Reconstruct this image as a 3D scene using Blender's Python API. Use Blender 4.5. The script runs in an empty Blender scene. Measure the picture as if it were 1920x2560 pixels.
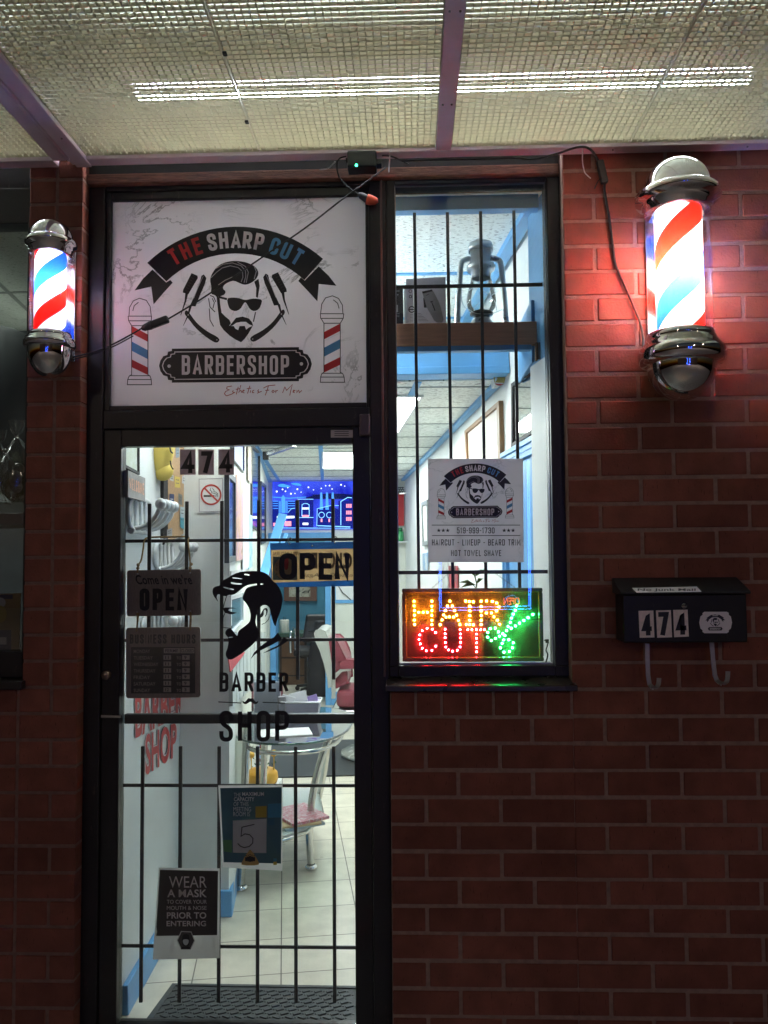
import bpy, bmesh, math, random
from mathutils import Vector, Matrix
from mathutils.geometry import tessellate_polygon
rnd = random.Random(7)
R = math.radians
S = bpy.context.scene
COL = S.collection

# ------------------------------------------------------------------ camera
CAM = Vector((0.0, -2.7, 1.62))
YAW, PITCH, ROLL = R(1.85), R(2.95), R(-0.45)
F_ = Vector((-math.sin(YAW)*math.cos(PITCH), math.cos(YAW)*math.cos(PITCH), math.sin(PITCH)))
R0 = Vector((math.cos(YAW), math.sin(YAW), 0)); U0 = R0.cross(F_)
RT = R0*math.cos(ROLL)+U0*math.sin(ROLL); UP = U0*math.cos(ROLL)-R0*math.sin(ROLL)
cd = bpy.data.cameras.new('camera'); cam = bpy.data.objects.new('camera', cd); COL.objects.link(cam)
m3 = Matrix((RT, UP, -F_)).transposed(); cam.matrix_world = Matrix.Translation(CAM) @ m3.to_4x4()
cd.sensor_fit = 'VERTICAL'; cd.sensor_height = 24.0; cd.lens = 24.0*2000/2560; cd.clip_start = 0.05; cd.clip_end = 300
S.camera = cam

# ------------------------------------------------------------------ world (night sky), exposure
w = bpy.data.worlds.new('World'); S.world = w; w.use_nodes = True
nt = w.node_tree; bg = nt.nodes['Background']
sky = nt.nodes.new('ShaderNodeTexSky'); sky.sky_type = 'NISHITA'; sky.sun_disc = False
sky.sun_elevation = R(-2.5); sky.sun_rotation = R(200)
nt.links.new(sky.outputs['Color'], bg.inputs['Color']); bg.inputs['Strength'].default_value = 0.06
S.view_settings.view_transform = 'Standard'; S.view_settings.look = 'None'
S.view_settings.exposure = 1.0; S.view_settings.gamma = 1.0
S.cycles.use_denoising = True; S.cycles.max_bounces = 10; S.cycles.diffuse_bounces = 5; S.cycles.transparent_max_bounces = 24
S.cycles.glossy_bounces = 4; S.cycles.transmission_bounces = 6; S.cycles.sample_clamp_indirect = 20.0
S.cycles.caustics_reflective = False; S.cycles.caustics_refractive = False
TUBE_E, TROFFER_E, LED_E, POLE_E = 46.0, 10.5, 1200.0, 1.0

# ------------------------------------------------------------------ pixel rays (source photo 1920x2560)
def ray(px, py):
    return RT*((px-960)/2000.0) - UP*((py-1280)/2000.0) + F_
def P(px, py, Y=0.0):
    d = ray(px, py); return CAM + d*((Y-CAM.y)/d.y)
def PZ(px, py, Z):
    d = ray(px, py); return CAM + d*((Z-CAM.z)/d.z)
def PP(px, py, pt, n):
    d = ray(px, py); return CAM + d*((pt-CAM).dot(n)/d.dot(n))

# ------------------------------------------------------------------ materials
def mat(name, col, rough=0.5, metal=0.0, spec=0.5, var=0.0, scale=20.0, bump=0.0, bscale=80.0, emit=None, estr=0.0, trans=0.0, coat=0.0, stretch=None, wear=None):
    m = bpy.data.materials.new(name); m.use_nodes = True; n = m.node_tree; b = n.nodes['Principled BSDF']
    b.inputs['Base Color'].default_value = (*col, 1); b.inputs['Roughness'].default_value = rough
    b.inputs['Metallic'].default_value = metal; b.inputs['Specular IOR Level'].default_value = spec
    b.inputs['Coat Weight'].default_value = coat
    tc = n.nodes.new('ShaderNodeTexCoord'); src = tc.outputs['Object']
    if stretch:
        mp = n.nodes.new('ShaderNodeMapping'); mp.inputs['Scale'].default_value = stretch
        n.links.new(src, mp.inputs['Vector']); src = mp.outputs['Vector']
    if var:
        t = n.nodes.new('ShaderNodeTexNoise'); t.inputs['Scale'].default_value = scale; t.inputs['Detail'].default_value = 6
        n.links.new(src, t.inputs['Vector'])
        r = n.nodes.new('ShaderNodeMapRange'); r.inputs['From Min'].default_value = .25; r.inputs['From Max'].default_value = .75
        r.inputs['To Min'].default_value = 1-var; r.inputs['To Max'].default_value = 1+var
        n.links.new(t.outputs['Fac'], r.inputs['Value'])
        x = n.nodes.new('ShaderNodeMix'); x.data_type = 'RGBA'; x.blend_type = 'MULTIPLY'; x.inputs['Factor'].default_value = 1
        x.inputs[6].default_value = (*col, 1); n.links.new(r.outputs['Result'], x.inputs[7])
        n.links.new(x.outputs[2], b.inputs['Base Color'])
        q = n.nodes.new('ShaderNodeMapRange'); q.inputs['To Min'].default_value = max(.02, rough-.12); q.inputs['To Max'].default_value = min(1, rough+.12)
        n.links.new(t.outputs['Fac'], q.inputs['Value']); n.links.new(q.outputs['Result'], b.inputs['Roughness'])
    if wear:    # rubbed and scratched patches: (colour, threshold)
        mw = n.nodes.new('ShaderNodeMapping'); mw.inputs['Scale'].default_value = (60, 60, 14); n.links.new(tc.outputs['Object'], mw.inputs[0])
        tw = n.nodes.new('ShaderNodeTexNoise'); tw.inputs['Scale'].default_value = 1; tw.inputs['Detail'].default_value = 8; tw.inputs['Roughness'].default_value = .7; n.links.new(mw.outputs[0], tw.inputs['Vector'])
        rw = n.nodes.new('ShaderNodeMapRange'); rw.inputs['From Min'].default_value = wear[1]; rw.inputs['From Max'].default_value = wear[1]+.12; n.links.new(tw.outputs['Fac'], rw.inputs['Value'])
        xw = n.nodes.new('ShaderNodeMix'); xw.data_type = 'RGBA'; n.links.new(rw.outputs[0], xw.inputs['Factor']); xw.inputs[7].default_value = (*wear[0], 1)
        if b.inputs['Base Color'].is_linked: n.links.new(b.inputs['Base Color'].links[0].from_socket, xw.inputs[6])
        else: xw.inputs[6].default_value = (*col, 1)
        n.links.new(xw.outputs[2], b.inputs['Base Color'])
    if bump:
        t2 = n.nodes.new('ShaderNodeTexNoise'); t2.inputs['Scale'].default_value = bscale; t2.inputs['Detail'].default_value = 5
        n.links.new(src, t2.inputs['Vector'])
        bp = n.nodes.new('ShaderNodeBump'); bp.inputs['Strength'].default_value = bump; bp.inputs['Distance'].default_value = .003
        n.links.new(t2.outputs['Fac'], bp.inputs['Height']); n.links.new(bp.outputs['Normal'], b.inputs['Normal'])
    if emit:
        b.inputs['Emission Color'].default_value = (*emit, 1); b.inputs['Emission Strength'].default_value = estr
    if trans:   # lets light from behind shine through (paper, card)
        tb = n.nodes.new('ShaderNodeBsdfTranslucent'); tb.inputs['Color'].default_value = (*[min(1, c*1.25) for c in col], 1)
        mx = n.nodes.new('ShaderNodeMixShader'); mx.inputs[0].default_value = trans
        n.links.new(b.outputs[0], mx.inputs[1]); n.links.new(tb.outputs[0], mx.inputs[2])
        n.links.new(mx.outputs[0], n.nodes['Material Output'].inputs['Surface'])
    return m
def emat(name, col, s):
    m = bpy.data.materials.new(name); m.use_nodes = True; n = m.node_tree
    n.nodes.remove(n.nodes['Principled BSDF']); e = n.nodes.new('ShaderNodeEmission')
    e.inputs['Color'].default_value = (*col, 1); e.inputs['Strength'].default_value = s
    n.links.new(e.outputs[0], n.nodes['Material Output'].inputs['Surface']); return m
def glass(name, tint=(.95, .97, .96), refl=1.0, rough=0.0, ior=1.5, dust=0.0):
    m = bpy.data.materials.new(name); m.use_nodes = True; n = m.node_tree
    n.nodes.remove(n.nodes['Principled BSDF'])
    t = n.nodes.new('ShaderNodeBsdfTransparent'); t.inputs['Color'].default_value = (*tint, 1)
    g = n.nodes.new('ShaderNodeBsdfGlossy'); g.inputs['Roughness'].default_value = rough
    f = n.nodes.new('ShaderNodeFresnel'); f.inputs['IOR'].default_value = ior
    k = n.nodes.new('ShaderNodeMath'); k.operation = 'MULTIPLY'; k.inputs[1].default_value = refl
    x = n.nodes.new('ShaderNodeMixShader')
    n.links.new(f.outputs[0], k.inputs[0]); n.links.new(k.outputs[0], x.inputs[0])
    n.links.new(t.outputs[0], x.inputs[1]); n.links.new(g.outputs[0], x.inputs[2])
    out = x.outputs[0]
    if dust:   # smears and dust on panes; painted highlights on the lantern globe
        tc = n.nodes.new('ShaderNodeTexCoord'); mp = n.nodes.new('ShaderNodeMapping'); mp.inputs['Scale'].default_value = (5, 5, 2.2); mp.inputs['Rotation'].default_value = (0, .5, 0); n.links.new(tc.outputs['Object'], mp.inputs[0])
        a = n.nodes.new('ShaderNodeTexNoise'); a.inputs['Scale'].default_value = 1.6; a.inputs['Detail'].default_value = 9; a.inputs['Roughness'].default_value = .7; a.inputs['Distortion'].default_value = .6; n.links.new(mp.outputs[0], a.inputs['Vector'])
        r = n.nodes.new('ShaderNodeMapRange'); r.inputs['From Min'].default_value = .42; r.inputs['From Max'].default_value = .75; r.inputs['To Max'].default_value = dust; n.links.new(a.outputs['Fac'], r.inputs['Value'])
        d = n.nodes.new('ShaderNodeBsdfDiffuse'); d.inputs['Color'].default_value = (.8, .8, .8, 1); tr = n.nodes.new('ShaderNodeBsdfTranslucent'); tr.inputs['Color'].default_value = (.8, .8, .8, 1)
        dm = n.nodes.new('ShaderNodeMixShader'); dm.inputs[0].default_value = .5; n.links.new(d.outputs[0], dm.inputs[1]); n.links.new(tr.outputs[0], dm.inputs[2])
        y = n.nodes.new('ShaderNodeMixShader'); n.links.new(r.outputs[0], y.inputs[0]); n.links.new(out, y.inputs[1]); n.links.new(dm.outputs[0], y.inputs[2]); out = y.outputs[0]
    n.links.new(out, n.nodes['Material Output'].inputs['Surface']); return m

# ------------------------------------------------------------------ things, parts
ROOT = {}
def thing(name, label, cat, loc, group=None):
    o = bpy.data.objects.new(name, None); COL.objects.link(o); o.location = loc; o.empty_display_size = .05
    o['label'] = label; o['category'] = cat
    if group: o['group'] = group
    ROOT[o.name] = Vector(loc); return o
def tag(o, label, cat, group=None):
    o['label'] = label; o['category'] = cat
    if group: o['group'] = group
    return o

class MB:
    """collects geometry in world coordinates and links it as ONE mesh object"""
    def __init__(s): s.v = []; s.f = []; s.mi = []; s.c = []; s.cur = 0; s.col = None; s.sm = []
    def _add(s, vs, fs, smooth=False):
        k = len(s.v); s.v += [tuple(p) for p in vs]
        for f in fs:
            s.f.append([i+k for i in f]); s.mi.append(s.cur); s.c.append(s.col); s.sm.append(smooth)
    def hexa(s, p):   # 8 corners: bottom 4 ccw then top 4
        s._add(p, [(3, 2, 1, 0), (4, 5, 6, 7), (0, 1, 5, 4), (1, 2, 6, 5), (2, 3, 7, 6), (3, 0, 4, 7)])
    def box(s, x0, x1, y0, y1, z0, z1):
        s.hexa([(x0, y0, z0), (x1, y0, z0), (x1, y1, z0), (x0, y1, z0), (x0, y0, z1), (x1, y0, z1), (x1, y1, z1), (x0, y1, z1)])
    def obox(s, c, ax, ay, az):   # centre and three half-axis vectors
        c = Vector(c); ax = Vector(ax); ay = Vector(ay); az = Vector(az)
        s.hexa([c-ax-ay-az, c+ax-ay-az, c+ax+ay-az, c-ax+ay-az, c-ax-ay+az, c+ax-ay+az, c+ax+ay+az, c-ax+ay+az])
    def bar(s, a, b, w, h, up=(0, 0, 1)):
        a = Vector(a); b = Vector(b); d = (b-a); l = d.length; d.normalize(); u = Vector(up)
        if abs(u.dot(d)) > .99: u = Vector((0, 1, 0))
        sd = d.cross(u).normalized(); u = sd.cross(d)
        s.obox((a+b)/2, d*l/2, sd*w/2, u*h/2)
    def quad(s, a, b, c, d): s._add([a, b, c, d], [(0, 1, 2, 3)])
    def poly(s, loops):   # list of loops of 3D points, first the outline, then holes
        loops = [[Vector(p) for p in l] for l in loops]
        s._add([p for l in loops for p in l], tessellate_polygon(loops))
    def prism(s, loop, off):   # loop of 3D points pushed along off
        n = len(loop); off = Vector(off); a = [Vector(p) for p in loop]; t = tessellate_polygon([a])
        s._add(a+[p+off for p in a], list(t)+[tuple(i+n for i in reversed(f)) for f in t]+[(i, (i+1) % n, (i+1) % n+n, i+n) for i in range(n)])
    def tube(s, pts, r, n=8, caps=True, closed=False):
        pts = [Vector(p) for p in pts]; k = len(pts); rs = r if isinstance(r, (list, tuple)) else [r]*k
        vs = []; nrm = None
        for i, p in enumerate(pts):
            a = pts[(i-1) % k] if (closed or i) else p; b = pts[(i+1) % k] if (closed or i < k-1) else p
            d = (b-a).normalized()
            if nrm is None:
                nrm = d.orthogonal().normalized()
            else:
                nrm = (nrm-d*nrm.dot(d)).normalized()
            bn = d.cross(nrm)
            for j in range(n):
                t = 2*math.pi*j/n; vs.append(p+(nrm*math.cos(t)+bn*math.sin(t))*rs[i])
        fs = []
        for i in range(k if closed else k-1):
            for j in range(n):
                q = (i+1) % k; fs.append((i*n+j, i*n+(j+1) % n, q*n+(j+1) % n, q*n+j))
        s._add(vs, fs, True)
        if caps and not closed:
            s._add(vs[:n], [tuple(reversed(range(n)))]); s._add(vs[-n:], [tuple(range(n))])
    def lathe(s, prof, c, n=32, axis=(0, 0, 1)):   # prof: (radius, height)
        c = Vector(c); ax = Vector(axis).normalized(); u = ax.orthogonal().normalized() if abs(ax.z) < .99 else Vector((1, 0, 0)); v = ax.cross(u)
        vs = [c+ax*h+(u*math.cos(2*math.pi*j/n)+v*math.sin(2*math.pi*j/n))*max(r, 1e-5) for r, h in prof for j in range(n)]
        s._add(vs, [(i*n+j, i*n+(j+1) % n, (i+1)*n+(j+1) % n, (i+1)*n+j) for i in range(len(prof)-1) for j in range(n)], True)
    def ball(s, c, r, n=10, m=6, sq=(1, 1, 1)):
        c = Vector(c); vs = []
        for i in range(m+1):
            t = math.pi*i/m
            for j in range(n):
                p = 2*math.pi*j/n
                vs.append(c+Vector((r*math.sin(t)*math.cos(p)*sq[0], r*math.sin(t)*math.sin(p)*sq[1], r*math.cos(t)*sq[2])))
        s._add(vs, [(i*n+j, (i+1)*n+j, (i+1)*n+(j+1) % n, i*n+(j+1) % n) for i in range(m) for j in range(n)], True)
    # ---- flat drawing through a map m(u, v) -> 3D point
    def fill(s, pts, m, holes=(), ch=0):
        def chk(p):
            for _ in range(ch):
                q = []
                for i in range(len(p)):
                    a, b = p[i], p[(i+1) % len(p)]
                    q += [(a[0]*.75+b[0]*.25, a[1]*.75+b[1]*.25), (a[0]*.25+b[0]*.75, a[1]*.25+b[1]*.75)]
                p = q
            return p
        s.poly([[m(*p) for p in chk(list(l))] for l in [pts, *holes]])
    def rect(s, u0, v0, u1, v1, m): s.quad(m(u0, v1), m(u1, v1), m(u1, v0), m(u0, v0))
    def disc(s, u, v, r, m, n=20, r2=None):
        s.poly([[m(u+r*math.cos(2*math.pi*i/n), v+(r2 or r)*math.sin(2*math.pi*i/n)) for i in range(n)]])
    def ring(s, u, v, r, wd, m, n=40):
        a = [m(u+r*math.cos(2*math.pi*i/n), v+r*math.sin(2*math.pi*i/n)) for i in range(n)]
        b = [m(u+(r-wd)*math.cos(2*math.pi*i/n), v+(r-wd)*math.sin(2*math.pi*i/n)) for i in range(n)]
        s._add(a+b, [(i, (i+1) % n, n+(i+1) % n, n+i) for i in range(n)])
    def stroke(s, pts, wd, m, closed=False, w2=None):
        k = len(pts); L = []; Rr = []
        for i, p in enumerate(pts):
            a = pts[(i-1) % k] if (closed or i) else p; b = pts[(i+1) % k] if (closed or i < k-1) else p
            dx, dy = b[0]-a[0], b[1]-a[1]; l = math.hypot(dx, dy) or 1
            ww = wd if w2 is None else wd+(w2-wd)*i/max(1, k-1)
            if (closed or 0 < i < k-1):   # mitre at bends
                l1 = math.hypot(p[0]-a[0], p[1]-a[1]) or 1; l2 = math.hypot(b[0]-p[0], b[1]-p[1]) or 1
                ex, ey = (p[0]-a[0])/l1+(b[0]-p[0])/l2, (p[1]-a[1])/l1+(b[1]-p[1])/l2; h = math.hypot(ex, ey)
                if h > .3: dx, dy, l = ex, ey, h; ww *= min(1.9, 2/h)
            L.append(m(p[0]-dy/l*ww/2, p[1]+dx/l*ww/2)); Rr.append(m(p[0]+dy/l*ww/2, p[1]-dx/l*ww/2))
        s._add(L+Rr, [(i, (i+1) % k, k+(i+1) % k, k+i) for i in range(k if closed else k-1)])
    def text(s, st, u0, v0, u1, v1, m, bold=0.0, shear=0.0, rot=0.0, mirror=False):
        vs, fs = glyphs(st, bold)
        cu, cv = (u0+u1)/2, (v0+v1)/2; o = []
        for x, y in vs:
            if mirror: x = 1-x
            u = u0+(u1-u0)*x+shear*(v1-v0)*(y-.5); v = v1+(v0-v1)*y
            du, dv = u-cu, v-cv
            o.append(m(cu+du*math.cos(rot)-dv*math.sin(rot), cv+du*math.sin(rot)+dv*math.cos(rot)))
        s._add(o, fs)
    def ctext(s, st, u0, v0, u1, v1, m, t=.15, gap=.30, rot=0.0, mirror=False):
        """condensed sans lettering drawn with even strokes; t = stroke / cap height"""
        H = v1-v0; T = t*H; ws = [GW.get(c, 1.0) for c in st]
        # total = unit*(sum ws + gap*(n-1)); strokes sit inside each letter box
        unit = (u1-u0)/(sum(ws)+gap*(len(st)-1)); x = u0; cu, cv = (u0+u1)/2, (v0+v1)/2
        for c, w_ in zip(st, ws):
            W_ = w_*unit; t2 = min(T, W_*.46)
            for pts, closed in GLY.get(c, []):
                q = [(x+t2/2+p[0]*(W_-t2), v1-T/2-p[1]*(H-T), p[2]) for p in pts]; o = []; n = len(q)
                for i, (a, b, r) in enumerate(q):
                    if not r or (not closed and i in (0, n-1)): o.append((a, b)); continue
                    pa, pb = q[i-1], q[(i+1) % n]; R_ = r*(W_-t2)/2
                    la = math.hypot(pa[0]-a, pa[1]-b); lb = math.hypot(pb[0]-a, pb[1]-b); R1 = min(R_, la*.5 if pa[2] else la, lb*.5 if pb[2] else lb)
                    A = (a+(pa[0]-a)/la*R1, b+(pa[1]-b)/la*R1); B = (a+(pb[0]-a)/lb*R1, b+(pb[1]-b)/lb*R1)
                    for k in range(6):
                        f = k/5; o.append(((1-f)**2*A[0]+2*f*(1-f)*a+f*f*B[0], (1-f)**2*A[1]+2*f*(1-f)*b+f*f*B[1]))
                if not closed:   # butt ends reach the box edge
                    def ext(p, q_):
                        l = math.hypot(p[0]-q_[0], p[1]-q_[1]) or 1; return (p[0]+(p[0]-q_[0])/l*T*.48, p[1]+(p[1]-q_[1])/l*T*.48)
                    o[0] = ext(o[0], o[1]); o[-1] = ext(o[-1], o[-2])
                clean = [o[0]]
                for p in o[1:]:
                    if math.hypot(p[0]-clean[-1][0], p[1]-clean[-1][1]) > 1e-3: clean.append(p)
                if mirror: clean = [(u0+u1-a, b) for a, b in clean]
                if rot: clean = [(cu+(a-cu)*math.cos(rot)-(b-cv)*math.sin(rot), cv+(a-cu)*math.sin(rot)+(b-cv)*math.cos(rot)) for a, b in clean]
                s.stroke(clean, t2, m, closed=closed)
            x += W_+gap*unit
    def build(s, name, mats, parent=None, bevel=0.0, seg=2, kind=None, smooth=None):
        me = bpy.data.meshes.new(name)
        off = Vector((0, 0, 0)); p = parent
        while p is not None:
            if p.name in ROOT: off = ROOT[p.name]
            p = p.parent
        me.from_pydata([Vector(v)-off for v in s.v], [], s.f)
        for m in (mats if isinstance(mats, (list, tuple)) else [mats]): me.materials.append(m)
        me.polygons.foreach_set('material_index', s.mi)
        me.polygons.foreach_set('use_smooth', [bool(x) if smooth is None else smooth for x in s.sm])
        if any(c is not None for c in s.c):
            a = me.attributes.new('tint', 'FLOAT', 'FACE'); a.data.foreach_set('value', [c or 0.0 for c in s.c])
        o = bpy.data.objects.new(name, me); COL.objects.link(o)
        if parent is not None: o.parent = parent
        if bevel:
            b = o.modifiers.new('bevel', 'BEVEL'); b.width = bevel; b.segments = seg; b.limit_method = 'ANGLE'; b.angle_limit = R(40)
        if kind: o['kind'] = kind
        return o
GW = {'I': .34, '1': .62, 'M': 1.3, 'W': 1.45, 'E': .86, 'F': .84, 'L': .82, 'T': .98, ' ': .50, '-': .6, 'A': 1.12, 'V': 1.1, "'": .3, 'N': 1.06}
def _g(*st): return [([(p[0], p[1], p[2] if len(p) > 2 else 0) for p in s[0]], s[1]) for s in st]
_O = ([(0, 0, 1), (1, 0, 1), (1, 1, 1), (0, 1, 1)], True)
GLY = {'O': _g(_O), '0': _g(_O), 'Q': _g(_O), 'C': _g(([(1, .70), (1, 1, 1), (0, 1, 1), (0, 0, 1), (1, 0, 1), (1, .30)], False)), 'U': _g(([(0, .97), (0, 0, 1), (1, 0, 1), (1, .97)], False)),
 'S': _g(([(1, .76), (1, 1, 1), (0, 1, 1), (0, .62, .9), (1, .38, .9), (1, 0, 1), (0, 0, 1), (0, .24)], False)),
 'B': _g(([(0, 0), (0, 1), (1, 1, .9), (1, .53, .9), (.12, .53)], False), ([(.9, .53), (1, .53, .3), (1, 0, .9), (0, 0)], False)),
 'P': _g(([(0, .03), (0, 1), (1, 1, .9), (1, .44, .9), (.1, .44)], False)), 'R': _g(([(0, .03), (0, 1), (1, 1, .9), (1, .46, .9), (.1, .46)], False), ([(.52, .46), (.98, .03)], False)),
 'D': _g(([(0, 0), (0, 1), (1, 1, .9), (1, 0, .9)], True)), 'A': _g(([(.02, .03), (.5, 1), (.98, .03)], False), ([(.24, .27), (.76, .27)], False)),
 'H': _g(([(0, .03), (0, .97)], False), ([(1, .03), (1, .97)], False), ([(.1, .52), (.9, .52)], False)), 'E': _g(([(.96, 1), (0, 1), (0, 0), (.96, 0)], False), ([(.1, .52), (.84, .52)], False)), 'F': _g(([(.96, 1), (0, 1), (0, .03)], False), ([(.1, .5), (.84, .5)], False)),
 'T': _g(([(.03, 1), (.97, 1)], False), ([(.5, .95), (.5, .03)], False)), 'L': _g(([(0, .97), (0, 0), (.96, 0)], False)), 'I': _g(([(.5, .03), (.5, .97)], False)),
 'N': _g(([(0, .03), (0, 1), (1, 0), (1, .97)], False)), 'M': _g(([(0, .03), (0, 1), (.5, .3), (1, 1), (1, .03)], False)), 'W': _g(([(0, .97), (.25, 0), (.5, .8), (.75, 0), (1, .97)], False)), 'V': _g(([(.02, .97), (.5, 0), (.98, .97)], False)),
 'Y': _g(([(.02, .97), (.5, .45), (.98, .97)], False), ([(.5, .5), (.5, .03)], False)), '-': _g(([(.05, .48), (.95, .48)], False)),
 '1': _g(([(.1, .80), (.62, 1), (.62, .03)], False)), '3': _g(([(0, .78), (0, 1, 1), (1, 1, 1), (1, .53, .9), (.4, .53)], False), ([(.7, .53), (1, .53, .5), (1, 0, 1), (0, 0, 1), (0, .22)], False)), '2': _g(([(0, .75), (0, 1, 1), (1, 1, 1), (1, .55, .6), (0, 0), (.97, 0)], False)),
 '5': _g(([(.96, 1), (.04, 1), (.02, .55), (.3, .62, .6), (1, .62, 1), (1, 0, 1), (0, 0, 1), (0, .22)], False)), '7': _g(([(.03, 1), (1, 1), (.36, .03)], False)), '9': _g(([(0, .42, 1), (1, .42, 1), (1, 1, 1), (0, 1, 1)], True), ([(1, .62), (1, 0, 1), (0, 0, 1), (0, .20)], False)),
 '4': _g(([(.72, .03), (.72, 1), (0, .26), (.97, .26)], False))}
_G = {}
def glyphs(st, bold):
    k = (st, bold)
    if k in _G: return _G[k]
    cu = bpy.data.curves.new('t', 'FONT'); cu.body = st; cu.size = 1; cu.offset = bold; cu.resolution_u = 4; cu.space_character = 1.0+bold*1.5
    ob = bpy.data.objects.new('t', cu); COL.objects.link(ob)
    dg = bpy.context.evaluated_depsgraph_get(); me = bpy.data.meshes.new_from_object(ob.evaluated_get(dg))
    vs = [(v.co.x, v.co.y) for v in me.vertices]; fs = [tuple(p.vertices) for p in me.polygons]
    bpy.data.objects.remove(ob); bpy.data.curves.remove(cu); bpy.data.meshes.remove(me)
    x0 = min(v[0] for v in vs); x1 = max(v[0] for v in vs); y0 = min(v[1] for v in vs); y1 = max(v[1] for v in vs)
    vs = [((x-x0)/(x1-x0), (y-y0)/(y1-y0)) for x, y in vs]
    _G[k] = (vs, fs); return _G[k]
def dmap(x0, y0, sc, Y):   # crop pixels -> point on the facade-parallel plane at depth Y
    return lambda u, v: P(x0+u/sc, y0+v/sc, Y)
def smoothpath(pts, n=6):   # Catmull-Rom
    pts = [Vector(p) for p in pts]; o = []
    for i in range(len(pts)-1):
        a, b, c, d = pts[max(0, i-1)], pts[i], pts[i+1], pts[min(len(pts)-1, i+2)]
        for k in range(n):
            t = k/n; o.append(.5*((2*b)+(c-a)*t+(2*a-5*b+4*c-d)*t*t+(3*b-a-3*c+d)*t**3))
    return o+[pts[-1]]

# ------------------------------------------------------------------ palette
def brick_mat():
    m = bpy.data.materials.new('red brick'); m.use_nodes = True; n = m.node_tree; b = n.nodes['Principled BSDF']
    a = n.nodes.new('ShaderNodeAttribute'); a.attribute_name = 'tint'
    cr = n.nodes.new('ShaderNodeValToRGB'); e = cr.color_ramp.elements
    e[0].position = 0; e[0].color = (.185, .062, .042, 1); e[1].position = 1; e[1].color = (.245, .083, .056, 1)
    n.links.new(a.outputs['Fac'], cr.inputs['Fac'])
    tc = n.nodes.new('ShaderNodeTexCoord')
    t = n.nodes.new('ShaderNodeTexNoise'); t.inputs['Scale'].default_value = 14; t.inputs['Detail'].default_value = 8; n.links.new(tc.outputs['Object'], t.inputs['Vector'])
    r = n.nodes.new('ShaderNodeMapRange'); r.inputs['From Min'].default_value = .3; r.inputs['From Max'].default_value = .7; r.inputs['To Min'].default_value = .82; r.inputs['To Max'].default_value = 1.18
    n.links.new(t.outputs['Fac'], r.inputs['Value'])
    mp = n.nodes.new('ShaderNodeMapping'); mp.inputs['Scale'].default_value = (260, 260, 45); n.links.new(tc.outputs['Object'], mp.inputs['Vector'])
    t2 = n.nodes.new('ShaderNodeTexNoise'); t2.inputs['Scale'].default_value = 1; t2.inputs['Detail'].default_value = 3; n.links.new(mp.outputs['Vector'], t2.inputs['Vector'])
    pk = n.nodes.new('ShaderNodeMapRange'); pk.inputs['From Min'].default_value = .66; pk.inputs['From Max'].default_value = .72; pk.inputs['To Min'].default_value = 1; pk.inputs['To Max'].default_value = .45
    n.links.new(t2.outputs['Fac'], pk.inputs['Value'])
    ml = n.nodes.new('ShaderNodeMath'); ml.operation = 'MULTIPLY'; n.links.new(r.outputs[0], ml.inputs[0]); n.links.new(pk.outputs[0], ml.inputs[1])
    t4 = n.nodes.new('ShaderNodeTexNoise'); t4.inputs['Scale'].default_value = 2.3; t4.inputs['Detail'].default_value = 5; n.links.new(tc.outputs['Object'], t4.inputs['Vector'])
    r4 = n.nodes.new('ShaderNodeMapRange'); r4.inputs['From Min'].default_value = .35; r4.inputs['From Max'].default_value = .65; r4.inputs['To Min'].default_value = .78; r4.inputs['To Max'].default_value = 1.12; n.links.new(t4.outputs['Fac'], r4.inputs['Value'])
    m4 = n.nodes.new('ShaderNodeMath'); m4.operation = 'MULTIPLY'; n.links.new(ml.outputs[0], m4.inputs[0]); n.links.new(r4.outputs[0], m4.inputs[1]); ml = m4
    x = n.nodes.new('ShaderNodeMix'); x.data_type = 'RGBA'; x.blend_type = 'MULTIPLY'; x.inputs['Factor'].default_value = 1
    n.links.new(cr.outputs[0], x.inputs[6]); n.links.new(ml.outputs[0], x.inputs[7]); n.links.new(x.outputs[2], b.inputs['Base Color'])
    b.inputs['Roughness'].default_value = .8; b.inputs['Specular IOR Level'].default_value = .25
    t3 = n.nodes.new('ShaderNodeTexNoise'); t3.inputs['Scale'].default_value = 120; t3.inputs['Detail'].default_value = 6; n.links.new(tc.outputs['Object'], t3.inputs['Vector'])
    ad = n.nodes.new('ShaderNodeMath'); n.links.new(t3.outputs['Fac'], ad.inputs[0]); n.links.new(pk.outputs[0], ad.inputs[1])
    bp = n.nodes.new('ShaderNodeBump'); bp.inputs['Strength'].default_value = .5; bp.inputs['Distance'].default_value = .002
    n.links.new(ad.outputs[0], bp.inputs['Height']); n.links.new(bp.outputs[0], b.inputs['Normal']); return m
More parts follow.
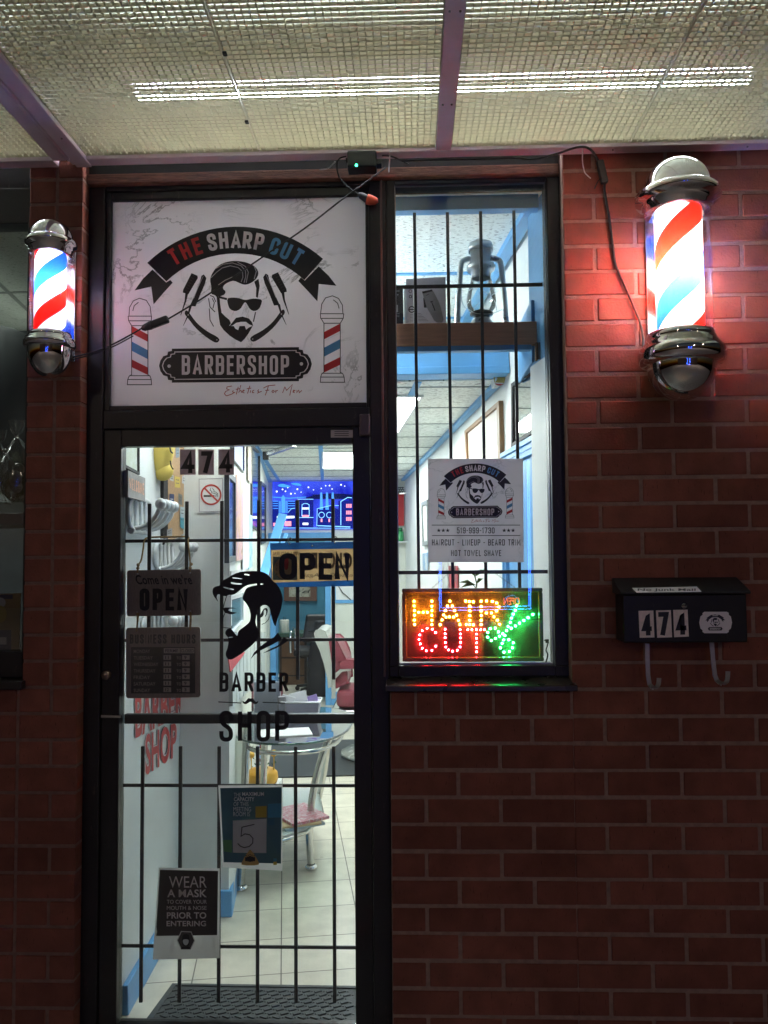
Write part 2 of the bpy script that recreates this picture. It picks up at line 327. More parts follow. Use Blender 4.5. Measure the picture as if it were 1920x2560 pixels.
def marble_mat(name, base, vein, sc, trans=0.0, glow=None):
    m = mat(name, base, rough=.32, spec=.4, trans=trans); n = m.node_tree; b = n.nodes['Principled BSDF']
    tc = n.nodes.new('ShaderNodeTexCoord')
    t = n.nodes.new('ShaderNodeTexNoise'); t.inputs['Scale'].default_value = sc; t.inputs['Detail'].default_value = 7; t.inputs['Roughness'].default_value = .62; t.inputs['Distortion'].default_value = 1.4
    n.links.new(tc.outputs['Object'], t.inputs['Vector'])
    c = n.nodes.new('ShaderNodeValToRGB'); e = c.color_ramp.elements
    e[0].position = .485; e[0].color = (*base, 1); e[1].position = .515; e[1].color = (*base, 1)
    k = e.new(.5); k.color = (*vein, 1)
    n.links.new(t.outputs['Fac'], c.inputs['Fac'])
    t2 = n.nodes.new('ShaderNodeTexNoise'); t2.inputs['Scale'].default_value = sc*.8; n.links.new(tc.outputs['Object'], t2.inputs['Vector'])
    r = n.nodes.new('ShaderNodeMapRange'); r.inputs['From Min'].default_value = .46; r.inputs['From Max'].default_value = .6; n.links.new(t2.outputs['Fac'], r.inputs['Value'])
    x = n.nodes.new('ShaderNodeMix'); x.data_type = 'RGBA'; n.links.new(r.outputs[0], x.inputs['Factor']); x.inputs[6].default_value = (*base, 1); n.links.new(c.outputs[0], x.inputs[7])
    n.links.new(x.outputs[2], b.inputs['Base Color'])
    if glow: b.inputs['Emission Color'].default_value = (*glow[0], 1); b.inputs['Emission Strength'].default_value = glow[1]
    return m
M = {}
M['brick'] = brick_mat()
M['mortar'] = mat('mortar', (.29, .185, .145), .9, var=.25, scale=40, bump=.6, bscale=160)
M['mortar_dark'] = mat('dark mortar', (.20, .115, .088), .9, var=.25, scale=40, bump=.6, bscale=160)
M['frame'] = mat('black painted frame', (.014, .011, .011), .42, spec=.45, var=.4, scale=9, bump=.12, bscale=60, wear=((.075, .05, .045), .60))
M['door'] = mat('black door paint', (.010, .008, .008), .36, spec=.5, var=.4, scale=7, bump=.06, bscale=50, wear=((.06, .045, .04), .62))
M['rot'] = mat('weathered wood', (.19, .085, .05), .85, var=.6, scale=25, bump=.8, bscale=60, stretch=(1, 6, 12))
M['steel'] = mat('black iron bar', (.016, .014, .015), .38, spec=.5, var=.3, scale=30, bump=.2, bscale=120, wear=((.10, .06, .045), .62))
M['canopy'] = mat('lilac white painted aluminium', (.82, .68, .75), .45, var=.08, scale=12, bump=.05)
M['grid'] = mat('yellowed plastic grid', (.57, .54, .43), .5, var=.15, scale=6, trans=.55)
M['deck'] = mat('grimy canopy deck', (.52, .55, .44), .8, var=.3, scale=4)
M['sheet'] = marble_mat('white marble print', (.86, .81, .84), (.18, .15, .15), 3.2, .16)
M['sheet_small'] = marble_mat('grey marble print', (.80, .77, .80), (.16, .16, .18), 7.0, .5)
M['ink'] = mat('black print', (.012, .012, .014), .35)
M['white_ink'] = mat('white print', (.85, .82, .84), .4)
M['red_ink'] = mat('red print', (.60, .035, .04), .4)
M['blue_ink'] = mat('blue print', (.10, .32, .60), .4)
M['hair_ink'] = mat('light print line', (.45, .42, .43), .4)
M['tag_ink'] = mat('maroon script', (.42, .06, .05), .4)
M['chrome'] = mat('chrome', (.78, .78, .78), .06, metal=1)
M['steelc'] = mat('brushed steel', (.55, .54, .52), .22, metal=1, var=.1, scale=30)
M['acrylic'] = glass('clear acrylic', (.97, .97, .98), .22, dust=.12)
M['pane'] = glass('window pane', (.95, .97, .965), 1.1, dust=.03)
M['cable'] = mat('black cable', (.012, .012, .012), .5)
M['plastic'] = mat('black plastic', (.014, .014, .015), .4, var=.2, scale=50)
M['tie'] = mat('white nylon', (.75, .72, .72), .4)
M['orange'] = mat('orange plastic', (.75, .10, .03), .4)
M['wall'] = mat('pale painted wall', (.73, .755, .74), .5, var=.05, scale=3, bump=.08, bscale=90)
M['wallw'] = mat('cream painted wall', (.66, .68, .62), .6, var=.05, scale=3, bump=.08, bscale=90)
M['blue'] = mat('sky blue paint', (.12, .36, .68), .4, var=.1, scale=6)
M['teal'] = mat('teal painted wall', (.07, .25, .36), .6, var=.12, scale=3)
M['paper'] = mat('white paper', (.74, .74, .74), .6, trans=.3)
M['black'] = mat('matt black', (.015, .015, .016), .6)
M['white'] = mat('white plastic', (.72, .74, .75), .35)

# ================================================================== STRUCTURE: ground, street, shop floor
mb = MB(); mb.box(-14, 14, -22, 0.10, -.12, -.004); mb.build('pavement', mat('concrete pavement', (.52, .50, .49), .85, var=.25, scale=5, bump=.3), kind='structure')

# ================================================================== BRICKWORK
LZ, Z0B = .0881, .1058-.0881*2
def bricks(mb, x0, x1, z0, z1, yf, ph, rows=None, depth=.09, L=.247, j=.0125):
    k = 0
    while Z0B+LZ*k < z1:
        a = max(z0, Z0B+LZ*k+j/2); b = min(z1, Z0B+LZ*(k+1)-j/2)
        if b-a > .012:
            off = ph[k % 2]; i = math.floor((x0-off)/L)-1
            while off+L*i < x1:
                xa = max(x0, off+L*i+j/2); xb = min(x1, off+L*(i+1)-j/2)
                if xb-xa > .012:
                    mb.col = min(1, max(0, rnd.gauss(.5, .26))); y = yf+rnd.uniform(-.0015, .0015)
                    dz = rnd.uniform(-.0012, .0012)
                    mb.box(xa+rnd.uniform(-.001, .001), xb, y, y+depth, a+dz, b+dz)
                i += 1
        k += 1
    mb.col = None
# right-hand wall with the part under the window
RW = thing('brick_wall', 'red brick wall right of the narrow window, carrying the large lit barber pole and the mailbox', 'wall', (1.4, .05, 0))
mb = MB(); PH = (.152-.247, .045-.247)
bricks(mb, .535, 3.0, 0, 3.05, 0, (.639, .776))
bricks(mb, -.070, .5345, 0, 1.068, 0, PH)
for i in range(7):
    mb.col = rnd.uniform(.2, .8); xa = -.068+i*.0862
    mb.box(xa, xa+.077, rnd.uniform(-.001, .001), .09, 1.079, 1.158)
mb.col = None
mb.build('bricks', M['brick'], RW, bevel=.0025, seg=1)
mb = MB(); mb.box(.533, 3.0, .0035, .17, -.01, 3.06); mb.box(-.072, .5325, .0032, .17, -.01, 1.163); mb.build('mortar', M['mortar'], RW)
# left pillar
PL = thing('brick_pillar', 'narrow dark red brick pillar left of the door, holding the small barber pole', 'pillar', (-1.22, .05, 0))
mb = MB()
for k in range(36):
    a = Z0B+LZ*k+.0055+.012; b = a+LZ-.011
    if b > 3.02: b = 3.02
    if b < 0 or b-a < .01: continue
    cells = [(-1.320, -1.229), (-1.218, -1.131)] if b > 1.19 else ([(-1.34-.247*(i+1)+.012, -1.34-.247*i) for i in range(7)]+([(-1.329, -1.226), (-1.215, -1.131)] if k % 2 else [(-1.329, -1.131)]) if k % 2 else [(-1.46-.247*(i+1)+.012, -1.46-.247*i) for i in range(7)]+[(-1.449, -1.34), (-1.329, -1.131)])
    for xa, xb in cells:
        mb.col = min(1, max(0, rnd.gauss(.42, .22))); y = rnd.uniform(-.0015, .0015); mb.box(xa, xb, y, .12, max(0, a), b)
mb.col = None
mb.build('bricks', M['brick'], PL, bevel=.0025, seg=1)
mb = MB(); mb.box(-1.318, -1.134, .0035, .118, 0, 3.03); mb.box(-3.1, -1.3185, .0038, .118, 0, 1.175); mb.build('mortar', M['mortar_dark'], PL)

# ================================================================== STOREFRONT FRAME (sign panel above the door)
FR = thing('door_frame', 'black painted frame around the shop door and the sign panel above it', 'door frame', (-.6, .1, 0))
mb = MB()
mb.box(-1.131, -1.073, .05, .17, 0, 2.93)            # left jamb
mb.box(-.135, -.0735, .05, .17, 0, 2.93)             # mullion between door and window
mb.box(-1.073, -.135, .052, .17, 2.915, 2.932)
mb.build('jamb', M['frame'], FR, bevel=.004)
mb = MB(); mb.box(-1.073, -.135, .053, .17, 2.062, 2.128); mb.build('transom', M['frame'], FR, bevel=.004)
mb = MB()
for a in ((-1.073, -1.055, 2.128, 2.915), (-.147, -.135, 2.128, 2.915), (-1.055, -.147, 2.128, 2.146), (-1.055, -.147, 2.885, 2.915)):
    mb.box(a[0], a[1], .062, .12, a[2], a[3])
mb.build('stop_bead', M['frame'], FR, bevel=.003)
mb = MB(); mb.box(-1.131, .53, .03, .2, 2.932, 2.968); mb.build('head_board', M['rot'], FR, bevel=.004)
mb = MB(); mb.tube([(-.0905, .0485, 1.2), (-.0905, .0485, 2.93)], .004, 6); mb.build('highlight_strip', mat('brown highlight strip', (.16, .09, .085), .5), FR)  # lighter strip standing in for the highlight line on the mullion
mb = MB(); mb.box(-1.131, .53, .05, .2, 2.969, 3.02); mb.build('lintel', M['frame'], FR)

# ---- narrow window
WI = thing('shop_window', 'tall narrow black framed shop window between the door and the brick wall', 'window', (.22, .1, 1.2))
mb = MB()
mb.box(-.0730, -.043, .05, .15, 1.235, 2.93); mb.box(.488, .5345, .05, .15, 1.235, 2.93)
mb.box(-.043, .488, .05, .15, 1.2, 1.236); mb.box(-.0735, -.043, .05, .15, 1.199, 1.2345); mb.box(.488, .5345, .05, .15, 1.199, 1.2345); mb.box(-.043, .488, .05, .15, 2.926, 2.931)
mb.build('frame', M['frame'], WI, bevel=.004)
mb = MB(); mb.hexa([(-.085, -.035, 1.163), (.545, -.035, 1.163), (.545, .10, 1.163), (-.085, .10, 1.163), (-.085, -.035, 1.182), (.545, -.035, 1.182), (.545, .10, 1.198), (-.085, .10, 1.198)])
mb.build('sill', mat('glossy dark sill', (.035, .028, .026), .30, spec=.7, var=.2, scale=20), WI, bevel=.003)
mb = MB(); mb.box(-.043, .488, .088, .094, 1.236, 2.926); mb.build('pane', M['pane'], WI)
mb = MB()
for x0, x1, z0, z1 in ((-.043, .488, 1.236, 1.241), (-.043, .488, 2.9205, 2.926), (-.043, -.040, 1.241, 2.92), (.485, .488, 1.241, 2.92)): mb.box(x0, x1, .082, .087, z0, z1)
mb.build('glazing_bead', mat('pale metal bead', (.30, .30, .31), .3, metal=.7), WI)

# ---- door
DO = thing('shop_door', 'black framed glass shop door with vinyl lettering and a push bar', 'door', (-.6, .1, 0))
mb = MB()
mb.box(-1.071, -1.010, .06, .11, .01, 2.060); mb.box(-.197, -.137, .06, .11, .01, 2.060)
mb.box(-1.010, -.197, .06, .11, 2.002, 2.060); mb.box(-1.010, -.197, .06, .11, .008, .03)
mb.build('leaf_frame', M['door'], DO, bevel=.003)
mb = MB(); mb.box(-1.010, -.197, .083, .089, .03, 2.002); mb.build('glass', M['pane'], DO)
zb0 = P(600, 1808, .12).z; zb1 = P(600, 1784, .12).z
mb = MB(); mb.box(-1.009, -.198, .110, .135, zb0, zb1); mb.build('push_bar', M['steel'], DO, bevel=.003)
mb = MB(); c = P(266, 1688, .055); mb.lathe([(.0, -.012), (.013, -.012), (.016, -.006), (.0165, .006)], c, 20, (0, 1, 0))
mb.build('lock_cylinder', mat('dark bronze lock', (.26, .20, .17), .3, metal=.8), DO)
mb = MB(); a = P(254, 1790, .06); b = P(303, 1791, .06); mb.bar(a, b, .012, .008); mb.build('latch_bolt', M['steelc'], DO)
mb = MB(); a = P(898, 1036, .04); b = P(926, 1090, .04)
mb.box(a.x, b.x, .028, .0605, b.z, a.z); mb.build('door_contact', mat('brown plastic box', (.09, .06, .07), .35), DO, bevel=.006, seg=3)
mb = MB(); mb.rect(827, 1075, 882, 1094, dmap(0, 0, 1, .0588)); mb.cur = 1
for v in (1079, 1084, 1089): mb.stroke([(836, v), (872, v)], 1.6, dmap(0, 0, 1, .0584))
mb.build('rating_sticker', [mat('silver sticker', (.50, .45, .46), .35), M['ink']], DO)
# vinyl on the glass: number plates, portrait, words
m = dmap(300, 1100, 5.53, .0822); m2 = dmap(300, 1100, 5.53, .0818)
for st, r_, d_ in (('4', (830, 130, 1045, 481), (852, 158, 1036, 465)), ('7', (1083, 131, 1300, 483), (1118, 156, 1276, 465)), ('4', (1360, 129, 1576, 482), (1374, 156, 1558, 458))):
    mb = MB(); mb.rect(*r_, m); mb.cur = 1; mb.ctext(st, *d_, m2, t=.20)
    mb.build('number_plate', [mat('dusty purple film', (.33, .23, .25), .45, trans=.2, var=.15, scale=40), M['ink']], DO)
m = dmap(510, 1410, 7.213, .082)
mb = MB()
head = [(260, 690), (205, 620), (165, 560), (150, 490), (165, 430), (220, 400), (285, 390), (300, 350), (350, 290), (420, 255), (500, 205), (600, 155), (750, 130), (920, 125), (1060, 140), (1170, 200), (1225, 290), (1310, 360), (1380, 460), (1420, 600), (1415, 700), (1380, 850), (1340, 950), (1310, 1040), (1290, 1140), (1240, 1040), (1215, 930), (1200, 900), (1195, 830), (1170, 770), (1110, 735), (1050, 745), (985, 810), (960, 880), (935, 980), (925, 1050), (950, 1140), (985, 1210), (985, 1280), (960, 1350), (900, 1430), (800, 1520), (700, 1600), (580, 1680), (500, 1725), (440, 1720), (395, 1670), (390, 1600), (420, 1530), (440, 1440), (440, 1360), (425, 1310), (385, 1270), (385, 1220), (410, 1180), (440, 1165), (490, 1165), (540, 1230), (600, 1310), (615, 1230), (640, 1190), (740, 1120), (820, 1050), (840, 980), (840, 900), (815, 800), (770, 720), (720, 660), (685, 620), (740, 480), (770, 430), (850, 400), (960, 380), (1070, 372), (1070, 352), (960, 350), (850, 365), (770, 385), (700, 430), (640, 480), (570, 535), (520, 555), (440, 555), (410, 580), (380, 580), (320, 570), (290, 550), (245, 545), (225, 600), (245, 650)]
slits = [[(715, 185), (760, 175), (825, 195), (820, 210), (740, 198)], [(505, 245), (560, 240), (695, 265), (690, 275), (580, 265), (515, 258)], [(475, 320), (560, 340), (705, 355), (660, 375), (560, 370), (480, 355)], [(300, 400), (380, 415), (545, 450), (540, 468), (460, 462), (380, 438)], [(440, 1318), (480, 1310), (525, 1312), (510, 1328), (445, 1336)]]
mb.fill(head, m, slits, ch=1)
mb.fill([(345, 800), (380, 785), (520, 785), (590, 805), (520, 803), (450, 808), (440, 840), (500, 862), (590, 875), (520, 905), (470, 908), (385, 880)], m)
mb.stroke([(408, 575), (370, 700), (345, 800), (380, 880), (340, 980), (303, 1100), (310, 1140), (400, 1152), (500, 1160), (500, 1110)], 13, m)
mb.fill([(990, 985), (1010, 930), (1040, 870), (1060, 830), (1100, 790), (1145, 800), (1152, 850), (1130, 920), (1095, 965), (1128, 870), (1105, 815), (1075, 840), (1080, 900), (1060, 950)], m, ch=1)
mb.stroke([(1195, 900), (1170, 990), (1110, 1060), (1040, 1090)], 10, m)
mb.fill([(840, 1715), (900, 1600), (1000, 1500), (1130, 1400), (1260, 1320), (1335, 1235), (1392, 1340), (1330, 1400), (1200, 1470), (1000, 1570), (900, 1650)], m)
mb.fill([(1050, 1615), (1200, 1530), (1330, 1470), (1400, 1400), (1430, 1330), (1470, 1330), (1508, 1385), (1420, 1450), (1300, 1520), (1180, 1570)], m)
mb.build('portrait_decal', M['ink'], DO)
m = dmap(520, 1660, 7.541, .082)
mb = MB(); mb.ctext('BARBER', 215, 160, 1512, 525, m, t=.165, gap=.33); mb.ctext('SHOP', 213, 880, 1522, 1465, m, t=.135, gap=.36)
mb.build('lettering', M['ink'], DO)
mb = MB(); mb.stroke([(195, 715), (625, 735)], 17, m); mb.stroke([(1030, 722), (1455, 736)], 17, m)
mb.fill([(648, 688), (690, 722), (730, 680), (765, 638), (800, 655), (835, 638), (870, 680), (910, 722), (952, 688), (935, 745), (890, 758), (840, 735), (800, 705), (760, 735), (710, 762), (660, 742)], m, ch=1)
mb.build('moustache_decal', M['ink'], DO)

# ================================================================== LOGO ARTWORK (drawn in the pixels of one close-up of the sign)
def q(u, v): return ((440+u/5.53-240)*2.304, (630+v/5.53-480)*2.304)
def mir(p, s, dv=0): return [(s-a, b+dv) for a, b in p]
def logo(root, M_, lay, full=True, ink=None):
    """M_(u, v, layer) -> 3D; parts are children of root"""
    K = ink or M['ink']; W_ = M['white_ink']
    m0 = lambda u, v: M_(u, v, 1*lay); m1 = lambda u, v: M_(u, v, 2*lay); m2 = lambda u, v: M_(u, v, 3*lay); m3 = lambda u, v: M_(u, v, 4*lay)
    mb = MB()
    def arc(p0, p1, sag, n):   # points along an arc through p0, p1
        c = math.dist(p0, p1); r_ = (c*c/4+sag*sag)/(2*sag); mx, my = (p0[0]+p1[0])/2, (p0[1]+p1[1])/2
        nx, ny = -(p1[1]-p0[1])/c, (p1[0]-p0[0])/c; ox, oy = mx+nx*(r_-sag), my+ny*(r_-sag); a = math.asin(c/2/r_)
        b = math.atan2(my-oy, mx-ox); return [(ox+r_*math.cos(b+t), oy+r_*math.sin(b+t)) for t in [-a+2*a*i/n for i in range(n+1)]]
    top = arc((295, 408), (1308, 385), 197, 22); bot = arc((405, 515), (1200, 507), 157, 18)
    mb.fill(top+bot[::-1], m0)
    mb.fill([(325, 447), (270, 500), (222, 567), (318, 545), (332, 647), (385, 585), (442, 522), (428, 507), (404, 521)], m0)
    mb.fill([(1283, 428), (1340, 482), (1385, 540), (1283, 530), (1275, 630), (1220, 570), (1165, 512), (1180, 492), (1202, 510)], m0)
    ban = mb.build('banner', K, root)
    if full:
        for st, us, mt in (('THE', (450, 515, 583), 'red_ink'), ('SHARP', (668, 735, 806, 872, 940), 'white_ink'), ('CUT', (1030, 1095, 1160), 'blue_ink')):
            mb = MB()
            for ch, u in zip(st, us):
                a = math.asin((u-805)/690); v = 962-690*math.cos(a)+3; hw = 23 if ch in 'TE' else (29 if ch == 'A' else 26)
                mb.ctext(ch, u-hw, v-50, u+hw, v+50, m1, t=.19, rot=a)
            mb.build('lettering', M[mt], ban)
    # portrait
    mb = MB(); Q = lambda l: [q(*p) for p in l]
    mb.fill(Q([(480, 580), (490, 480), (470, 400), (480, 340), (510, 280), (560, 210), (640, 155), (760, 125), (880, 125), (980, 145), (1080, 190), (1130, 250), (1140, 310), (1110, 370), (1060, 415), (1000, 445), (940, 455), (880, 430), (800, 395), (740, 410), (680, 440), (650, 480), (650, 510), (690, 545), (670, 590), (620, 610), (560, 625), (540, 595)]), m0, ch=1)
    mb.fill(Q([(1140, 370), (1157, 470), (1130, 635), (1106, 620), (1110, 500), (1082, 410)]), m0)
    mb.fill(Q([(703, 640), (780, 630), (860, 635), (945, 662), (980, 662), (1050, 645), (1120, 645), (1192, 660), (1180, 720), (1150, 790), (1080, 822), (1020, 790), (980, 715), (955, 690), (930, 720), (890, 790), (820, 822), (750, 795), (720, 740)]), m0, ch=1)
    mb.stroke(Q([(590, 622), (705, 652)]), 12, m0)
    mb.stroke(Q([(1100, 830), (1070, 965)]), 6, m0)
    mb.fill(Q([(562, 620), (602, 620), (610, 720), (630, 840), (680, 890), (740, 940), (758, 985), (735, 1020), (800, 1025), (820, 1060), (860, 1080), (878, 1025), (950, 1022), (970, 1075), (1005, 1045), (1062, 1020), (1040, 1060), (1000, 1130), (950, 1200), (900, 1248), (820, 1210), (740, 1155), (660, 1080), (610, 1010), (595, 920), (580, 800)]), m0)
    mb.fill(Q([(740, 1022), (790, 960), (830, 910), (920, 893), (1010, 920), (1050, 970), (1068, 1022), (1010, 1000), (970, 965), (900, 965), (830, 980), (780, 1018)]), m0)
    for st in ([(470, 600), (520, 620), (550, 690)], [(500, 640), (530, 700), (510, 780)], [(460, 780), (470, 940), (520, 1030)], [(450, 640), (470, 760), (540, 830)]): mb.stroke(Q(st), 5, m0)
    mb.cur = 1
    for st in ([(485, 355), (560, 280), (640, 220), (750, 190), (860, 215), (920, 270), (925, 350), (900, 415)], [(555, 225), (650, 168), (780, 150), (900, 190), (960, 260), (965, 340), (940, 425)], [(850, 140), (960, 200), (1000, 280), (970, 425)], [(1085, 205), (1110, 270), (1080, 375)], [(585, 455), (680, 390), (780, 345)]):
        mb.stroke(Q(st), 4.2, m1)
    mb.build('portrait', [K, M['hair_ink']], root)
    rz = [(385, 310), (420, 360), (400, 440), (330, 600), (270, 752), (220, 748), (198, 730), (240, 640), (330, 420), (352, 330)]
    hd = [(125, 815), (150, 803), (190, 850), (260, 950), (340, 1030), (450, 1110), (570, 1170), (607, 1215), (570, 1257), (510, 1240), (380, 1150), (260, 1040), (170, 920), (118, 860)]
    cb = [(215, 292), (297, 328), (302, 360), (170, 585), (93, 560), (100, 520)]
    for side in (0, 1):
        T = (lambda l: Q(mir(l, 1625, -12))) if side else Q
        mb = MB(); mb.fill(T(rz), m0); mb.stroke(T([(205, 735), (165, 880), (100, 1020)]), 14, m0, w2=2); mb.fill(T(hd), m0, ch=1)
        mb.cur = 1; mb.stroke(T([(378, 330), (300, 500), (245, 640)]), 3, m1); mb.disc(*T([(168, 870)])[0], 4, m1, 10); mb.disc(*T([(565, 1215)])[0], 4, m1, 10)
        mb.build('razor', [K, M['hair_ink']], root)
        mb = MB(); mb.fill(T(cb), m0); mb.stroke(T([(150, 560), (130, 680), (65, 875)]), 17, m0, w2=3)
        mb.cur = 1
        for i in range(7):
            t = i/6; mb.stroke(T([(215-100*t+8, 315+210*t), (215-100*t+48, 335+210*t)]), 1.5, m1)
        mb.build('comb', [K, mat('grey print', (.10, .10, .11), .4)], root)
    # name plate
    hp = [(0, -98), (366, -98), (366, -85), (388, -81), (392, -62), (415, -55), (432, -30), (440, 0)]
    shp = hp+[(a, -b) for a, b in hp[::-1][1:]]; shp = shp+[(-a, b) for a, b in shp[::-1][1:-1]]
    cx, cy = 803, 996
    tl = lambda s1, s2: [(cx+a*s1, cy+b*s2-a*.012) for a, b in shp]
    mb = MB(); mb.fill(tl(1, 1), m0); mb.cur = 1; mb.fill(tl(.962, .83), m1); mb.cur = 0; mb.fill(tl(.948, .78), m2)
    mb.cur = 1; mb.disc(421, 1003, 10, m3, 14); mb.disc(1183, 990, 10, m3, 14)
    np_ = mb.build('name_plate', [K, M['white_ink']], root)
    mb = MB(); mb.ctext('BARBERSHOP', 494, 940, 1112, 1053, m3, t=.15, gap=.34); mb.build('lettering', M['white_ink'], np_)
    # two little barber poles
    if full:
        for side in (0, 1):
            T = (lambda l: [(1612-a, b-14) for a, b in l]) if side else (lambda l: l)
            mb = MB(); lw = 4.5
            for st in ([(190, 712), (193, 665), (215, 627), (250, 612), (290, 624), (312, 660), (318, 712)], [(212, 685), (220, 655), (245, 635)], [(185, 715), (320, 715), (318, 742), (188, 742), (185, 715)], [(190, 745), (205, 770), (205, 1052), (190, 1062), (183, 1080), (180, 1110), (320, 1110), (318, 1080), (312, 1062), (299, 1052), (299, 770), (314, 745)], [(203, 770), (300, 770)], [(192, 1058), (312, 1058)], [(184, 1080), (318, 1080)]):
                mb.stroke(T(st), lw, m0)
            mb.cur = 1; mb.fill(T([(207, 772), (297, 820), (297, 862), (207, 815)]), m0); mb.fill(T([(207, 965), (297, 1010), (297, 1053), (207, 1010)]), m0)
            mb.cur = 2; mb.fill(T([(207, 862), (297, 910), (297, 962), (207, 915)]), m0)
            mb.build('barber_pole_drawing', [K, M['red_ink'], M['blue_ink']], root)
        mb = MB()
        for st in ([(275, 35), (190, 50), (185, 85), (230, 100), (165, 130), (145, 170), (180, 205), (260, 180), (330, 140)], [(300, 110), (285, 130), (310, 150), (290, 160)], [(385, 50), (350, 180)], [(340, 92), (420, 80)], [(430, 20), (390, 150), (420, 110), (440, 120), (440, 150)], [(455, 135), (490, 110), (470, 105), (455, 140), (490, 155)], [(585, 30), (545, 165)], [(530, 82), (610, 70)], [(600, 110), (590, 150)], [(660, 105), (630, 120), (630, 150), (660, 150)], [(740, 95), (720, 120), (745, 140), (710, 160), (790, 125)], [(820, 70), (900, 30), (1025, 18)], [(905, 35), (880, 120), (850, 195)], [(850, 112), (920, 105)], [(985, 105), (965, 130), (985, 150), (1010, 125), (985, 105)], [(1030, 110), (1030, 150), (1045, 115), (1070, 110)], [(1150, 155), (1190, 50), (1220, 110), (1320, 10), (1290, 120), (1275, 200)], [(1330, 135), (1365, 110), (1340, 105), (1330, 140), (1360, 150)], [(1400, 105), (1395, 150), (1430, 105), (1440, 150), (1485, 110)]):
            mb.stroke([((540+a/6.9125-240)*2.304, (960+b/6.9125-480)*2.304) for a, b in st], 4.2, m0)
        mb.build('tagline', M['tag_ink'], root)
# ---- big sign over the door
SG = thing('shop_sign', 'large white marble patterned sign panel above the door with bearded man logo and BARBERSHOP plate', 'sign', (-.6, .08, 2.14))
mb = MB(); mb.box(-1.0565, -.1465, .078, .084, 2.1445, 2.887); mb.build('panel', M['sheet'], SG)
logo(SG, lambda u, v, d: P(240+u/2.304, 480+v/2.304, .0778-d), .0006)
# ---- small poster in the window
PO = thing('shop_poster', 'square grey marble poster in the narrow window listing phone number and haircut services', 'poster', (.2, .08, 1.6))
pm = dmap(920, 900, 3.072, .0800); pm1 = dmap(920, 900, 3.072, .0794)
mb = MB(); mb.prism([pm(460, 758), pm(1190, 758), pm(1196, 1553), pm(463, 1553)], (0, .003, 0)); mb.build('sheet', M['sheet_small'], PO)
logo(PO, lambda u, v, d: P(920+(548+(u-222)*.4737)/3.072, 900+(795+(v-200)*.467)/3.072, .0799-d), .0004)
mb = MB(); mb.stroke([(490, 1268), (1168, 1268)], 5, pm1); mb.stroke([(492, 1348), (1170, 1348)], 5, pm1)
for cx in (544, 578, 612, 1046, 1080, 1114):
    mb.fill([(cx+(17 if i % 2 == 0 else 7)*math.sin(i*math.pi/5), 1309-(17 if i % 2 == 0 else 7)*math.cos(i*math.pi/5)) for i in range(10)], pm1)
mb.ctext('519-999-1730', 682, 1286, 972, 1332, pm1, t=.13)
mb.ctext('HAIRCUT - LINEUP - BEARD TRIM', 491, 1377, 1170, 1425, pm1, t=.125, gap=.36)
mb.ctext('HOT TOWEL SHAVE', 638, 1460, 1023, 1506, pm1, t=.125, gap=.36)
mb.build('lettering', M['ink'], PO)

# ================================================================== CANOPY
ZG = 2.992
CA = thing('canopy', 'lilac white canopy over the pavement with beams framing the egg crate ceiling', 'canopy', (0, -.6, 3.0))
mb = MB(); mb.box(-2.2, 2.3, -1.5, .52, 3.42, 3.50); mb.box(-2.2, 2.3, -1.5, -1.46, 2.95, 3.42); mb.box(-2.2, -2.16, -1.46, .52, 2.95, 3.42); mb.box(2.26, 2.3, -1.46, .52, 2.95, 3.42)
mb.build('deck', M['deck'], CA)
mb = MB(); mb.box(-2.16, 2.26, .48, .52, 3.05, 3.42); mb.box(-2.16, 2.26, .03, .48, 3.064, 3.075); mb.build('back_strip', mat('darkened brick strip', (.10, .06, .05), .9, var=.3, scale=8), CA)  # coloured dark so the tube makes no bright band behind the grid
mb = MB(); mb.box(-1.10, 2.26, -.052, -.003, 2.980, 3.02); mb.build('wall_trim', M['canopy'], CA, bevel=.002)
mb = MB(); mb.box(-2.16, -1.215, -.052, -.003, 2.978, 3.02); mb.build('wall_trim', M['canopy'], CA, bevel=.002)
mb = MB(); mb.box(.100, .151, -1.46, -.0525, 2.981, 3.02)
for y in (-.35, -.62, -.9):
    pass
mb.build('beam', M['canopy'], CA, bevel=.002)
mb = MB()
for xa, xb, z in ((-1.215, -1.168, 2.976), (-1.163, -1.157, 2.972), (-1.152, -1.100, 2.976)): mb.box(xa, xb, -1.46, -.0525 if xb != -1.1 else -.003, z, 3.02)
mb.box(-1.168, -1.152, -1.46, -.003, 2.985, 3.02)
mb.build('beam', M['canopy'], CA, bevel=.002)
for x, y in ((.112, -.33), (.139, -.33), (.112, -.75), (.139, -.75), (-1.12, -.2), (.7, -.03), (1.15, -.03)):
    mb = MB(); mb.lathe([(0, -.003), (.003, -.002), (.0035, .001)], (x, y, 2.980 if x > -1 else 2.975), 10); mb.build('screw', M['steelc'], CA)
